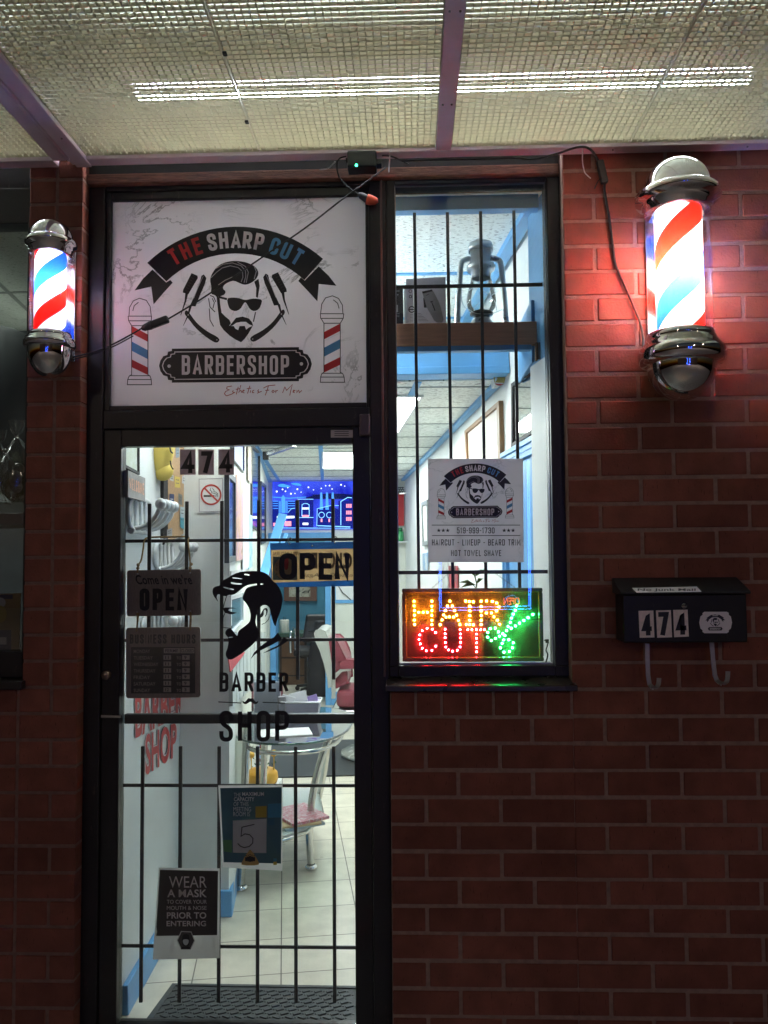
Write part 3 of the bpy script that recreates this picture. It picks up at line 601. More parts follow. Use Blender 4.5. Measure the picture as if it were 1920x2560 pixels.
# egg-crate lay-in panels, each a thing
PITCH_ = .0205
def grille(x0, x1, label):
    o = MB(); y0, y1 = -1.46, -.053
    n = round((x1-x0)/PITCH_)
    o.box(x0, x0+.0025, y0, y1, ZG-.001, ZG+.013); o.box(x1-.0025, x1, y0, y1, ZG-.001, ZG+.013)
    for i in range(1, n):
        x = x0+(x1-x0)*i/n; j = rnd.uniform(-.0006, .0006)
        o.hexa([(x-.0007+j, y0, ZG), (x+.0007+j, y0, ZG), (x+.0007-j, y1, ZG), (x-.0007-j, y1, ZG), (x-0.0012+j, y0, ZG+.0096), (x+0.0012+j, y0, ZG+.0096), (x+0.0012-j, y1, ZG+.0096), (x-0.0012-j, y1, ZG+.0096)])
    k = round((y1-y0)/PITCH_)
    for i in range(k+1):
        y = y0+(y1-y0)*i/k
        o.hexa([(x0, y-.0009, ZG+.0002), (x1, y-.0009, ZG+.0002), (x1, y+.0009, ZG+.0002), (x0, y+.0009, ZG+.0002), (x0, y-.0016, ZG+.0094), (x1, y-.0016, ZG+.0094), (x1, y+.0016, ZG+.0094), (x0, y+.0016, ZG+.0094)])
    return tag(o.build('grille_panel', M['grid']), label, 'ceiling panel', 'egg crate panels in the canopy')
grille(-1.83, -1.2155, 'egg crate canopy panel at the left edge, beyond the grooved beam')
grille(-1.0995, -.503, 'egg crate canopy panel between the grooved beam and the seam with two black clips')
grille(-.4975, .0995, 'egg crate canopy panel left of the plain narrow beam, above the sign')
grille(.1515, .748, 'egg crate canopy panel just right of the plain narrow beam')
grille(.7535, 1.40, 'egg crate canopy panel above the large barber pole')
for px, py in ((562, 134), (617, 305)):
    p = PZ(px, py, ZG-.004); o = MB(); o.box(p.x-.006, p.x+.006, p.y-.008, p.y+.008, ZG-.008, ZG-.0012)
    tag(o.build('clip', M['plastic'], bevel=.002), 'small black clip on the panel seam, '+('farther from the wall' if py < 200 else 'nearer the wall'), 'clip', 'black clips on the canopy seam')
# fluorescent tubes above the panels
def tube_light(xa, xb, y, label):
    t = thing('fluorescent_tube', label, 'light', ((xa+xb)/2, y, 3.25))
    o = MB(); o.tube([(xa, y, 3.25), (xb, y, 3.25)], .013, 12); o.build('tube', emat('cool tube glow', (.80, .92, 1.0), TUBE_E), t)
    o = MB(); o.box(xa-.05, xb+.05, y-.03, y+.03, 3.285, 3.34); o.build('fixture', M['canopy'], t)
    for x in (xa-.022, xb+.002): o = MB(); o.box(x, x+.02, y-.014, y+.014, 3.235, 3.285); o.build('socket', M['white'], t)
ya = PZ(960, 225, 3.25).y
tube_light(PZ(345, 243, 3.25).x, PZ(1868, 205, 3.25).x, ya, 'long lit fluorescent tube glowing through the canopy panels')
tube_light(-2.1, PZ(30, 255, 3.25).x, PZ(10, 250, 3.25).y, 'lit fluorescent tube end showing at the left edge of the canopy')

# ================================================================== BARBER POLES
def stripe_mat(name, zref, cz, period, ph, strength, red, blue, hot):
    m = bpy.data.materials.new(name); m.use_nodes = True; n = m.node_tree; b = n.nodes['Principled BSDF']
    tc = n.nodes.new('ShaderNodeTexCoord'); sp = n.nodes.new('ShaderNodeSeparateXYZ'); n.links.new(tc.outputs['Object'], sp.inputs[0])
    at = n.nodes.new('ShaderNodeMath'); at.operation = 'ARCTAN2'; n.links.new(sp.outputs['Y'], at.inputs[0]); n.links.new(sp.outputs['X'], at.inputs[1])
    a = n.nodes.new('ShaderNodeMath'); a.operation = 'MULTIPLY'; a.inputs[1].default_value = -1/(2*math.pi); n.links.new(at.outputs[0], a.inputs[0])
    z = n.nodes.new('ShaderNodeMath'); z.operation = 'MULTIPLY_ADD'; z.inputs[1].default_value = 1/period; z.inputs[2].default_value = ph; n.links.new(sp.outputs['Z'], z.inputs[0])
    s = n.nodes.new('ShaderNodeMath'); n.links.new(a.outputs[0], s.inputs[0]); n.links.new(z.outputs[0], s.inputs[1])
    f = n.nodes.new('ShaderNodeMath'); f.operation = 'FRACT'; n.links.new(s.outputs[0], f.inputs[0])
    c = n.nodes.new('ShaderNodeValToRGB'); c.color_ramp.interpolation = 'CONSTANT'; e = c.color_ramp.elements
    e[0].position = 0; e[0].color = (*red, 1); e[1].position = .235; e[1].color = (.92, .92, .92, 1)
    for p, k in ((.5, blue), (.735, (.92, .92, .92))): x = e.new(p); x.color = (*k, 1)
    n.links.new(f.outputs[0], c.inputs['Fac'])
    n.links.new(c.outputs[0], b.inputs['Base Color']); b.inputs['Roughness'].default_value = .4
    n.links.new(c.outputs[0], b.inputs['Emission Color']); b.inputs['Emission Strength'].default_value = strength
    tb = n.nodes.new('ShaderNodeBsdfTranslucent'); 
    c2 = n.nodes.new('ShaderNodeValToRGB'); c2.color_ramp.interpolation = 'CONSTANT'; e2 = c2.color_ramp.elements
    e2[0].position = 0; e2[0].color = (.9, .010, .004, 1); e2[1].position = .235; e2[1].color = (.92, .92, .92, 1)
    for p, k in ((.5, (.014, .10, .80)), (.735, (.92, .92, .92))): x = e2.new(p); x.color = (*k, 1)
    n.links.new(f.outputs[0], c2.inputs['Fac']); n.links.new(c2.outputs[0], tb.inputs['Color'])
    mx = n.nodes.new('ShaderNodeMixShader'); mx.inputs[0].default_value = .5
    n.links.new(b.outputs[0], mx.inputs[1]); n.links.new(tb.outputs[0], mx.inputs[2]); n.links.new(mx.outputs[0], n.nodes['Material Output'].inputs['Surface'])
    return m
def barber_pole(px, ys, Y, ri, ro, rc, rd, label, smat, bulb):
    """ys: pixel rows of dome top, collar top, shell top, shell bottom, lower collar bottom, bowl bottom"""
    z = [P(px, y, Y).z for y in ys]; x = P(px, (ys[2]+ys[3])/2, Y).x; c = (x, Y, 0)
    t = thing('barber_pole', label, 'barber pole', (x, Y, z[5]), 'barber poles flanking the shopfront')
    def lathe(name, prof, mt, parent=t, n=48):
        o = MB(); o.lathe(prof, c, n); return o.build(name, mt, parent)
    zt, zc, zs, zb, zl, zz = z; h1 = zc-zs; h2 = zb-zl
    lathe('dome', [(rd*math.sin(a*math.pi/24), zc+(zt-zc)*math.cos(a*math.pi/24)) for a in range(0, 13)], M['chrome'])
    up = lathe('upper_collar', [(rd*.98, zc), (rd*1.04, zc-.002), (rc*.95, zc-h1*.12), (rc, zc-h1*.26), (rc, zc-h1*.46), (rc*.97, zc-h1*.56), (ro*1.13, zc-h1*.64), (ro*1.09, zc-h1*.72), (ro*1.09, zc-h1*.84), (ro*1.03, zc-h1*.88), (ro*1.03, zs-.006), (ri*.9, zs-.006)], M['chrome'])
    sh = MB(); sh.lathe([(ri, z_) for z_ in (zb-.004, zs+.0)], (0, 0, 0), 64)
    # striped cylinder keeps its own local origin so the spiral is measured from its axis
    s_ = MB(); s_.lathe([(ri, zb-.004-z[5]), (ri, zs-z[5])], (0, 0, 0), 64)
    me = bpy.data.meshes.new('striped_cylinder'); me.from_pydata(s_.v, [], s_.f); me.materials.append(smat)
    for p in me.polygons: p.use_smooth = True
    so = bpy.data.objects.new('striped_cylinder', me); COL.objects.link(so); so.parent = t
    lathe('clear_tube', [(ro, zb-.004), (ro, zs-.002)], M['acrylic'])
    lathe('lower_collar', [(ri*.9, zb+.004), (ro*1.04, zb+.004), (ro*1.05, zb-h2*.12), (ro*1.02, zb-h2*.2), (rd*1.1, zb-h2*.3), (rd*1.08, zb-h2*.36), (rc*.97, zb-h2*.46), (rc, zb-h2*.58), (rc, zb-h2*.82), (rc*.94, zb-h2*.95), (rd, zl)], M['chrome'])
    lathe('bowl', [(rd*math.cos(a*math.pi/24), zl-(zl-zz)*math.sin(a*math.pi/24)) for a in range(0, 13)], M['chrome'])
    o = MB(); o.ball((x+bulb[2], Y+bulb[3], zb+(zs-zb)*bulb[0]), ri*.36, 14, 8, (1, 1, 1.5)); o.build('bulb', emat('pole bulb', (1.0, .84, .66) if ri > .06 else (.66, .80, 1.0), bulb[1]), t)
    o = MB(); o.box(x-rd*.6, x+rd*.6, -.012, -.001, zl-.02, zc); 
    o.build('wall_plate', M['steelc'], t, bevel=.003)
    for zz_ in (zc-h1*.5, zb-h2*.6): o = MB(); o.box(x-rd*.35, x+rd*.35, Y+rc*.8, -.0125, zz_-.022, zz_+.022); o.build('bracket', M['steelc'], t, bevel=.003)
    return t
red, blu = (.85, .003, .004), (.01, .13, .72)
barber_pole(1698, (398, 476, 526, 838, 914, 1002), -.15, .0725, .1000, .1330, .106, 'large lit barber pole with clear outer tube on the red brick wall',
            stripe_mat('large pole stripes', 0, 0, .385, .431, POLE_E, red, (.004, .11, .76), 1), (.50, 520, 0, 0))
barber_pole(126, (550, 598, 632, 838, 872, 946), -.11, .0500, .0650, .0825, .070, 'small lit barber pole on the dark brick pillar left of the door',
            stripe_mat('small pole stripes', 0, 0, .26, .083, POLE_E*.8, red, (.002, .05, .78), 1), (.6, 85, 0, 0))

# ================================================================== MAILBOX
MBX = thing('mailbox', 'black wall mailbox with 474 number plates and a barbershop sticker', 'mailbox', (.95, 0, 1.33))
a = P(1557, 1487, -.10); b = P(1870, 1606, -.10); xa, xb, z1, z0 = a.x, b.x, a.z, b.z
mb = MB(); mb.box(xa, xb, -.10, -.002, z0, z1); mb.build('body', mat('black enamel', (.008, .009, .009), .35, spec=.4, var=.3, scale=20, wear=((.06, .055, .05), .63)), MBX, bevel=.004)
mb = MB(); mb.hexa([(xa-.010, -.112, z1+.001), (xb+.010, -.112, z1+.001), (xb+.010, -.002, z1+.001), (xa-.010, -.002, z1+.001), (xa-.010, -.112, z1+.010), (xb+.010, -.112, z1+.010), (xb+.010, -.002, z1+.052), (xa-.010, -.002, z1+.052)])
mb.build('lid', mat('black enamel lid', (.012, .013, .013), .4, spec=.4, var=.3, scale=20, wear=((.07, .06, .055), .60)), MBX, bevel=.003)
def lidm(u, v, e=.0012):   # on the sloping lid
    nrm = Vector((0, -.042, .110)).normalized(); return PP(1500+u/3.95, 1420+v/3.95, Vector((0, -.112, z1+.010))+nrm*e, nrm)
mb = MB(); mb.fill([(315, 197), (955, 183), (1005, 236), (362, 243)], lidm); mb.cur = 1; mb.text('No Junk Mail', 372, 202, 945, 232, lambda u, v: lidm(u, v, .0018), bold=.02)
mb.build('label_strip', [mat('grey label', (.70, .68, .64), .5), M['ink']], MBX)
m = dmap(1500, 1420, 3.95, -.1012); m2 = dmap(1500, 1420, 3.95, -.1018)
for st, pl, dg in (('4', [(380, 423), (527, 420), (538, 686), (392, 689)], (412, 436, 512, 673)), ('7', [(552, 419), (700, 416), (712, 684), (565, 689)], (575, 434, 680, 671)), ('4', [(722, 414), (865, 411), (878, 677), (732, 684)], (750, 428, 854, 665))):
    mb = MB(); mb.fill(pl, m); mb.cur = 1; mb.ctext(st, *dg, m2, t=.20, rot=R(-1.5)); mb.build('number_plate', [mat('worn white plate', (.85, .74, .70), .5, var=.15, scale=60), M['ink']], MBX)
mb = MB(); c = m(830, 372); mb.lathe([(0, -.006), (.0085, -.005), (.0095, .002)], c, 18, (0, 1, 0)); mb.build('lock', M['steelc'], MBX)
hs = [(1, 0), (.93, -.55), (.80, -.72), (.80, -.88), (.68, -1), (-.68, -1), (-.80, -.88), (-.80, -.72), (-.93, -.55), (-1, 0), (-.93, .55), (-.80, .72), (-.80, .88), (-.68, 1), (.68, 1), (.80, .88), (.80, .72), (.93, .55)]
mb = MB(); mb.fill([(1142+162*x_, 538+106*y_) for x_, y_ in hs], m); st_ = mb.build('sticker', mat('white sticker', (.85, .80, .84), .4), MBX)
K2 = mat('navy print', (.02, .02, .05), .4)
mb = MB(); sm = lambda u, v: P(1500+(1040+(u-222)*.168)/3.95, 1420+(455+(v-200)*.182)/3.95, -.1017); Q = lambda l: [q(*p) for p in l]
mb.fill([(295, 408), (550, 250), (800, 205), (1050, 240), (1308, 385), (1200, 507), (1000, 385), (803, 358), (600, 390), (405, 515)], sm); mb.fill([(325, 447), (222, 567), (318, 545), (332, 647), (442, 522)], sm); mb.fill([(1283, 428), (1385, 540), (1283, 530), (1275, 630), (1165, 512)], sm)
mb.fill(Q([(480, 580), (470, 400), (560, 210), (760, 125), (980, 145), (1130, 250), (1110, 370), (940, 455), (740, 410), (650, 480), (670, 590), (600, 640), (620, 800), (740, 930), (920, 893), (1065, 1010), (1000, 1130), (900, 1248), (660, 1080), (580, 800)]), sm)
mb.fill(Q([(703, 640), (1192, 660), (1150, 790), (1080, 822), (960, 700), (890, 790), (800, 822), (720, 740)]), sm)
mb.stroke(Q([(120, 820), (300, 1040), (600, 1230)]), 34, sm); mb.stroke(Q([(1505, 800), (1300, 1040), (1030, 1220)]), 34, sm); mb.stroke(Q([(390, 310), (250, 750)]), 34, sm); mb.stroke(Q([(1240, 300), (1400, 740)]), 34, sm)
mb.fill([(365, 995), (440, 905), (1170, 900), (1240, 995), (1170, 1090), (440, 1090)], sm)
mb.cur = 1; sm2 = lambda u, v: sm(u, v)+Vector((0, -.0005, 0)); mb.text('SHARP', 640, 215, 980, 315, sm2, bold=.03); mb.text('BARBERSHOP', 490, 940, 1115, 1050, sm2, bold=.03)
mb.build('emblem', [K2, M['white_ink']], st_)
for pts, dx in (([(465, 745), (468, 900), (475, 1060), (490, 1150)], 0), ([(1103, 732), (1115, 900), (1135, 1060), (1155, 1110)], 1)):
    mb = MB(); m = dmap(1500, 1420, 3.95, -.045)
    base = [m(*p) for p in pts]; e = base[-1]
    tip = [e+Vector((.004, -.03, -.006)), e+Vector((.010, -.055, .006)), e+Vector((.012, -.062, .030+.008*dx))]
    for a, b in zip(base+tip[:0], base[1:]): mb.bar(a, b, .014, .003, up=(0, 1, 0))
    pth = smoothpath([base[-1]]+tip, 4)
    for a, b in zip(pth, pth[1:]): mb.bar(a, b, .014, .003, up=(0, 1, .3))
    mb.build('hook', mat('galvanised strap', (.46, .445, .43), .35, metal=.45, var=.15, scale=40), MBX, smooth=False)

# ================================================================== LED SIGN
LED = thing('led_sign', 'black LED window sign spelling HAIR CUT in orange and red with green scissors', 'led sign', (.2, .12, 1.25))
s = 3.318; A_ = lambda u, v, Y: P(960+u/s, 1420+v/s, Y)
c00 = A_(148, 172, .103); c11 = A_(1328, 800, .103); x0, x1, zt, zb = c00.x, c11.x, c00.z, max(1.2425, c11.z)
mb = MB(); mb.box(x0+.005, x1-.005, .118, .128, zb+.005, zt-.005); mb.build('board', mat('black LED board', (.0035, .0032, .003), .6, spec=.04), LED)
mb = MB(); fw = .0155
for a in ((x0, x1, zt-fw, zt), (x0, x1, zb, zb+fw), (x0, x0+fw, zb+fw, zt-fw), (x1-fw, x1, zb+fw, zt-fw)): mb.box(a[0], a[1], .102, .130, a[2], a[3])
mb.build('frame', mat('glossy black frame', (.012, .011, .011), .2, spec=.6), LED, bevel=.004)
LC = {'o': (1.0, .24, .008), 'r': (1.0, .008, .014), 'g': (.012, 1.0, .13)}
LM = {k: emat('led '+n_, LC[k], LED_E*f_) for k, n_, f_ in (('o', 'orange', 1), ('r', 'red', 1.25), ('g', 'green', 1))}
LET = [('letter', 'o', [(250, 275), (250, 315), (253, 352), (253, 392), (253, 432), (255, 468), (288, 367), (325, 367), (360, 367), (397, 275), (397, 317), (397, 353), (397, 392), (397, 433), (397, 470)]),
 ('letter', 'o', [(547, 275), (527, 315), (567, 315), (510, 353), (585, 353), (495, 390), (602, 392), (515, 407), (543, 405), (577, 407), (482, 430), (617, 433), (467, 470), (630, 470)]),
 ('letter', 'o', [(678, 275), (708, 278), (740, 280), (711, 317), (711, 355), (711, 395), (711, 433), (682, 468), (711, 470), (740, 472)]),
 ('letter', 'o', [(806, 275), (852, 273), (900, 277), (935, 290), (953, 323), (935, 357), (893, 373), (850, 373), (806, 318), (806, 357), (806, 393), (806, 433), (806, 470), (912, 405), (940, 433), (958, 467)]),
 ('letter', 'r', [(427, 535), (400, 508), (357, 500), (317, 520), (297, 555), (290, 592), (300, 630), (317, 665), (350, 687), (397, 683), (430, 648)]),
 ('letter', 'r', [(507, 508), (507, 545), (507, 578), (509, 618), (513, 655), (535, 680), (569, 690), (608, 683), (631, 655), (635, 617), (635, 580), (634, 547), (632, 512)]),
 ('letter', 'r', [(695, 512), (730, 513), (765, 510), (802, 512), (833, 512), (767, 548), (767, 583), (768, 620), (769, 658), (769, 695)]),
 ('scissors', 'g', [(1100, 315), (1088, 350), (1072, 382), (1058, 415), (1047, 450), (1030, 487), (1018, 520), (985, 545), (1235, 385), (1195, 412), (1160, 435), (1125, 457), (1090, 480), (1055, 500), (1003, 560), (957, 565), (925, 583), (889, 600), (859, 573), (861, 533), (882, 503), (922, 500), (950, 530), (993, 597), (1035, 595), (1072, 620), (1065, 662), (1040, 693), (995, 698), (966, 662), (980, 625)])]
for nm, k, pts in LET:
    mb = MB()
    for u, v in pts: mb.ball(A_(u, v, .1165), .0027, 8, 6)
    mb.build(nm, LM[k], LED)
mb = MB()   # tiny dots modelled as the glints the LEDs throw on the frame
for i in range(40):
    for v in (216, 744): mb.ball(A_(205+i*27.6, v, .1175), .0011, 6, 4)
for i in range(19):
    for u in (196, 1288): mb.ball(A_(u, 228+i*27.6, .1175), .0011, 6, 4)
mb.build('glint_border', mat('glint dots', (.5, .42, .3), .25, metal=.6), LED)
for (u0, v0), (u1, v1) in (((1095, 168), (930, 50)), ((395, 170), (525, 55))):
    mb = MB(); a = A_(u0, v0, .118); b = A_(u1, v1, .128); L = (b-a).length; n = int(L/.006)
    for i in range(n):
        c = a.lerp(b, (i+.5)/n); d = (b-a).normalized(); sd = d.cross(Vector((0, 1, 0))) if i % 2 else Vector((0, 1, 0))
        mb.tube([c+d*.0036*math.cos(t)+sd*.002*math.sin(t) for t in [j*math.pi/4 for j in range(8)]], .0006, 4, closed=True)
    mb.build('chain', M['steelc'], LED)
mb = MB(); mb.tube(smoothpath([A_(1330, 600, .12), A_(1362, 610, .12), A_(1345, 680, .12), A_(1358, 720, .12), A_(1340, 790, .12)]), .0025, 6); b = A_(1350, 606, .12); mb.box(b.x-.004, b.x+.006, .112, .128, b.z-.006, b.z+.006)
mb.build('power_lead', M['cable'], LED)

# ================================================================== SECURITY BARS
def grille_bars(name, label, bars, rails, Yb, wv, hr):
    t = thing(name, label, 'security bars', (bars[0][0].x, Yb, min(p[1].z for p in bars)))
    for a, b in bars:
        o = MB(); o.bar(a, b, wv, .008, up=(0, 1, 0)); o.build('bar', M['steel'], t, bevel=.0015)
    for a, b in rails:
        o = MB(); o.box(a.x, b.x, Yb+.0045, Yb+.0105, (a.z+b.z)/2-hr/2, (a.z+b.z)/2+hr/2); o.build('rail', M['steel'], t, bevel=.0015)
    return t
Yb = .150; k = 1920/1659
D = lambda x, y: P(x*k, y*k, Yb)
bt = []
for xt, yt, xb_, yb_ in ((322, 1088, 322, 1240), (403, 1083, 403, 1240), (484, 1082, 474, 1470), (563, 1080, 555, 1470), (643, 1080, 643, 1466), (718, 1077, 722, 1466)):
    a, b = D(xt, yt), D(xb_, 1468); xm = (a.x+b.x)/2; bt.append((Vector((xm, Yb, a.z)), Vector((xm, Yb, b.z))))
for (xt, xb_) in ((310, 303), (392, 386), (475, 471), (556, 557), (639, 639), (721, 723)):
    a, b = D(xt, 1612), D(xb_, 2165); xm = (a.x+b.x)/2; bt.append((Vector((xm, Yb, a.z)), Vector((xm, Yb, b.z))))
rl = []
for y in (1167, 1383, 1698, 2047):
    z = D(500, y).z; rl.append((Vector((-1.03, Yb, z)), Vector((-.18, Yb, z))))
grille_bars('door_grille', 'black iron security bars behind the door glass', bt, rl, Yb, .0125, .0115)
bt = []
for xt, yt, xb_, yb_ in ((895, 460, 907, 1240), (966, 459, 981, 1240), (1038, 457, 1052, 1240), (1110, 455, 1125, 1240)):
    a, b = P(xt*k, yt*k, .165), P(xb_*k, 1420*k, .165); xm = (a.x+b.x)/2; bt.append((Vector((a.x*.9+b.x*.1, .165, a.z)), Vector((b.x*.9+a.x*.1, .165, b.z))))
rl = []
for y in (616, 1236):
    z = P(1020*k, y*k, .165).z; rl.append((Vector((-.06, .165, z)), Vector((.50, .165, z))))
grille_bars('window_grille', 'black iron security bars behind the narrow window', bt, rl, .165, .0115, .0135)

# ================================================================== CABLES
def cable(name, label, pts, r=.0028):
    o = MB(); o.tube(smoothpath(pts, 6), r, 8); return tag(o.build(name, M['cable']), label, 'cable')
sp = [P(182, 893, -.03), P(232, 880, -.025), P(283, 860, -.012), P(330, 835, .0), P(362, 816, .0)]
cl = thing('power_cable', 'black cord with a taped inline switch crossing the sign from the small barber pole', 'cord', sp[0])
mb = MB(); mb.tube(smoothpath(sp, 6), .0028, 8); mb.tube(smoothpath([p+Vector((.004, .002, -.006)) for p in sp[:4]], 6), .0022, 8); mb.tube(smoothpath([P(416, 800, 0), P(518, 738, .02), P(657, 642, .03), P(760, 572, .03), P(861, 494, .02), P(905, 463, .005), P(950, 430, .0), P(965, 418, .0)], 6), .0028, 8)
mb.build('wire', M['cable'], cl)
mb = MB(); d0, d1 = P(354, 822, 0), P(421, 797, 0); mb.bar(d0.lerp(d1, .3), d1, .026, .020, up=(0, 1, 0)); mb.build('switch', M['plastic'], cl, bevel=.006, seg=3)
mb = MB(); mb.tube([d0, d0.lerp(d1, .08), d0.lerp(d1, .33), d0.lerp(d1, .38)], [.005, .011, .015, .012], 12); mb.build('tape', mat('crinkled tape', (.06, .06, .065), .25, bump=1, bscale=160), cl)
ad = thing('power_adapter', 'black power adapter with a green light under the canopy edge', 'power adapter', P(905, 395, -.05))
a, b = P(868, 374, -.06), P(941, 420, -.06)
mb = MB(); mb.box(a.x, b.x, -.065, -.004, b.z+.004, a.z-.005); mb.build('case', M['plastic'], ad, bevel=.005)
mb = MB(); mb.box(a.x-.006, a.x+.02, -.05, -.02, a.z-.028, a.z-.022); mb.build('lug', M['plastic'], ad, bevel=.002)
mb = MB(); mb.box(b.x-.005, b.x+.018, -.055, -.02, b.z+.016, b.z+.032); mb.build('lug', M['plastic'], ad, bevel=.002)
mb = MB(); p = P(891, 413, -.066); mb.ball(p, .0042, 10, 6); mb.build('indicator_light', emat('green indicator', (.03, 1, .35), 9), ad)
mb = MB(); mb.tube(smoothpath([P(866, 391, -.03), P(848, 397, -.028), P(842, 418, -.02), P(850, 446, -.008), P(878, 474, .02), P(899, 488, .03)], 6), .0024, 8); mb.build('lead', M['cable'], ad)
mb = MB(); mb.tube(smoothpath([P(955, 389, -.04), P(978, 391, -.03), P(1005, 402, -.012), P(1022, 411, .0)], 6), .0026, 8); mb.build('lead', M['cable'], ad)
pl = thing('cord_connector', 'black and orange cord connector dangling over the sign corner', 'connector', P(922, 498, .03))
mb = MB(); mb.tube([P(897, 485, .03), P(903, 489, .03), P(921, 500, .03)], [.006, .012, .014], 14); mb.build('plug', M['plastic'], pl)
mb = MB(); mb.tube([P(918, 498, .03), P(925, 500, .03), P(938, 502, .03), P(945, 501, .03)], [.018, .018, .014, .007], 14); mb.build('collar', M['orange'], pl)
sp = [P(1005, 402, -.03), P(1060, 400, -.045), P(1170, 398, -.05), P(1288, 394, -.056), P(1320, 398, -.058), P(1355, 394, -.060), P(1400, 382, -.060), P(1432, 371, -.060), P(1458, 367, -.060), P(1476, 374, -.056), P(1490, 392, -.035), P(1497, 405, -.02)]
cr_ = thing('power_cable', 'black cord with a small inline switch running down the brick to the large barber pole', 'cord', sp[0])
mb = MB(); mb.tube(smoothpath(sp, 6), .0038, 8); mb.tube(smoothpath([P(1512, 455, -.012), P(1512, 480, -.006), P(1524, 551, -.005), P(1532, 610, -.005), P(1537, 653, -.006), P(1546, 680, -.008), P(1561, 712, -.010), P(1590, 780, -.012), P(1602, 812, -.016), P(1608, 845, -.025), P(1610, 875, -.04), P(1622, 890, -.055)], 6), .0042, 8)
mb.tube(smoothpath([P(1508, 440, -.02), P(1496, 452, -.016), P(1486, 472, -.01)], 4), .002, 6)
mb.build('wire', M['cable'], cr_)
mb = MB(); mb.bar(P(1499, 402, -.018), P(1512, 458, -.018), .024, .022, up=(0, 1, 0)); mb.build('switch', M['plastic'], cr_, bevel=.005, seg=3)
for lab, pts in (('white zip tie hanging from the canopy edge above the brick wall', [(1458, 364, -.05), (1456, 400, -.03), (1461, 428, -.012), (1468, 438, -.008), (1477, 446, -.006)]), ('white zip tie hanging beside the power adapter', [(975, 374, -.055), (974, 400, -.03), (972, 430, .02)]), ('thin white zip tie end left of the power adapter', [(838, 404, -.055), (822, 420, -.03), (800, 424, -.012)])):
    mb = MB(); mb.tube(smoothpath([P(*p) for p in pts], 5), .0020, 6); tag(mb.build('zip_tie', M['tie']), lab, 'zip tie', 'zip ties under the canopy edge')

# ================================================================== SHOP INTERIOR: shell
def tile_mat():
    m = mat('cream floor tile', (.64, .60, .50), .32, spec=.4, var=.08, scale=5); n = m.node_tree; b = n.nodes['Principled BSDF']
    tc = n.nodes.new('ShaderNodeTexCoord'); mp = n.nodes.new('ShaderNodeMapping'); mp.vector_type = 'TEXTURE'
    mp.inputs['Location'].default_value = (-.648, 1.31, 0); mp.inputs['Rotation'].default_value = (0, 0, R(9))
    br = n.nodes.new('ShaderNodeTexBrick'); br.offset = .0; br.offset_frequency = 2; br.inputs['Scale'].default_value = 1
    br.inputs['Brick Width'].default_value = .336; br.inputs['Row Height'].default_value = .285; br.inputs['Mortar Size'].default_value = .0028; br.inputs['Mortar Smooth'].default_value = .2
    br.inputs['Color1'].default_value = (.72, .67, .55, 1); br.inputs['Color2'].default_value = (.67, .62, .51, 1); br.inputs['Mortar'].default_value = (.16, .14, .11, 1)
    n.links.new(tc.outputs['Object'], mp.inputs[0]); n.links.new(mp.outputs[0], br.inputs['Vector'])
    t = n.nodes.new('ShaderNodeTexNoise'); t.inputs['Scale'].default_value = 9; t.inputs['Detail'].default_value = 8; n.links.new(tc.outputs['Object'], t.inputs['Vector'])
    r = n.nodes.new('ShaderNodeMapRange'); r.inputs['From Min'].default_value = .3; r.inputs['From Max'].default_value = .7; r.inputs['To Min'].default_value = .86; r.inputs['To Max'].default_value = 1.1; n.links.new(t.outputs['Fac'], r.inputs['Value'])
    x = n.nodes.new('ShaderNodeMix'); x.data_type = 'RGBA'; x.blend_type = 'MULTIPLY'; x.inputs['Factor'].default_value = 1; n.links.new(br.outputs['Color'], x.inputs[6]); n.links.new(r.outputs[0], x.inputs[7]); n.links.new(x.outputs[2], b.inputs['Base Color'])
    return m
def fleck_mat(name, col, dens=.615):
    m = mat(name, col, .9, spec=.1); n = m.node_tree; b = n.nodes['Principled BSDF']
    tc = n.nodes.new('ShaderNodeTexCoord'); mp = n.nodes.new('ShaderNodeMapping'); mp.inputs['Scale'].default_value = (45, 170, 1); n.links.new(tc.outputs['Object'], mp.inputs[0])
    t = n.nodes.new('ShaderNodeTexNoise'); t.inputs['Scale'].default_value = 1; t.inputs['Detail'].default_value = 1; n.links.new(mp.outputs[0], t.inputs['Vector'])
    c = n.nodes.new('ShaderNodeValToRGB'); e = c.color_ramp.elements; e[0].position = dens; e[0].color = (*col, 1); e[1].position = dens+.03; e[1].color = tuple(v*.28 for v in col)+(1,)
    n.links.new(t.outputs['Fac'], c.inputs['Fac']); n.links.new(c.outputs[0], b.inputs['Base Color']); return m
TILEM = fleck_mat('flecked ceiling tile', (.80, .83, .80))
mb = MB(); mb.box(-2.6, 1.3, .1002, 8.6, -.05, 0); mb.build('shop_floor', tile_mat(), kind='structure')
def wall(name, label, a, b, z0, z1, th, mt, kind=None):
    """upright wall whose room face runs from a to b; thickness lies on the left of a->b"""
    a = Vector((*a, 0)); b = Vector((*b, 0)); n = Vector((-(b-a).y, (b-a).x, 0)).normalized()*th
    o = MB(); o.hexa([a+Vector((0, 0, z0)), b+Vector((0, 0, z0)), b+n+Vector((0, 0, z0)), a+n+Vector((0, 0, z0)), a+Vector((0, 0, z1)), b+Vector((0, 0, z1)), b+n+Vector((0, 0, z1)), a+n+Vector((0, 0, z1))])
    ob = o.build(name, mt); tag(ob, label, 'wall'); ob['kind'] = 'structure'; return ob
LA, LB = (-1.030, .170), (-1.058, .958)
J0, J1 = (-1.058, .96), (-.830, .96)
K0, K1 = (-.830, .961), (-1.540, 5.95)
B1 = (-.02, 5.95)
R0_, R1_ = (.520, .20), (-.052, 5.95)
wall('left_wall', 'pale wall just inside the door on the left, carrying coat racks', LA, LB, 0, 2.95, .15, M['wall'])
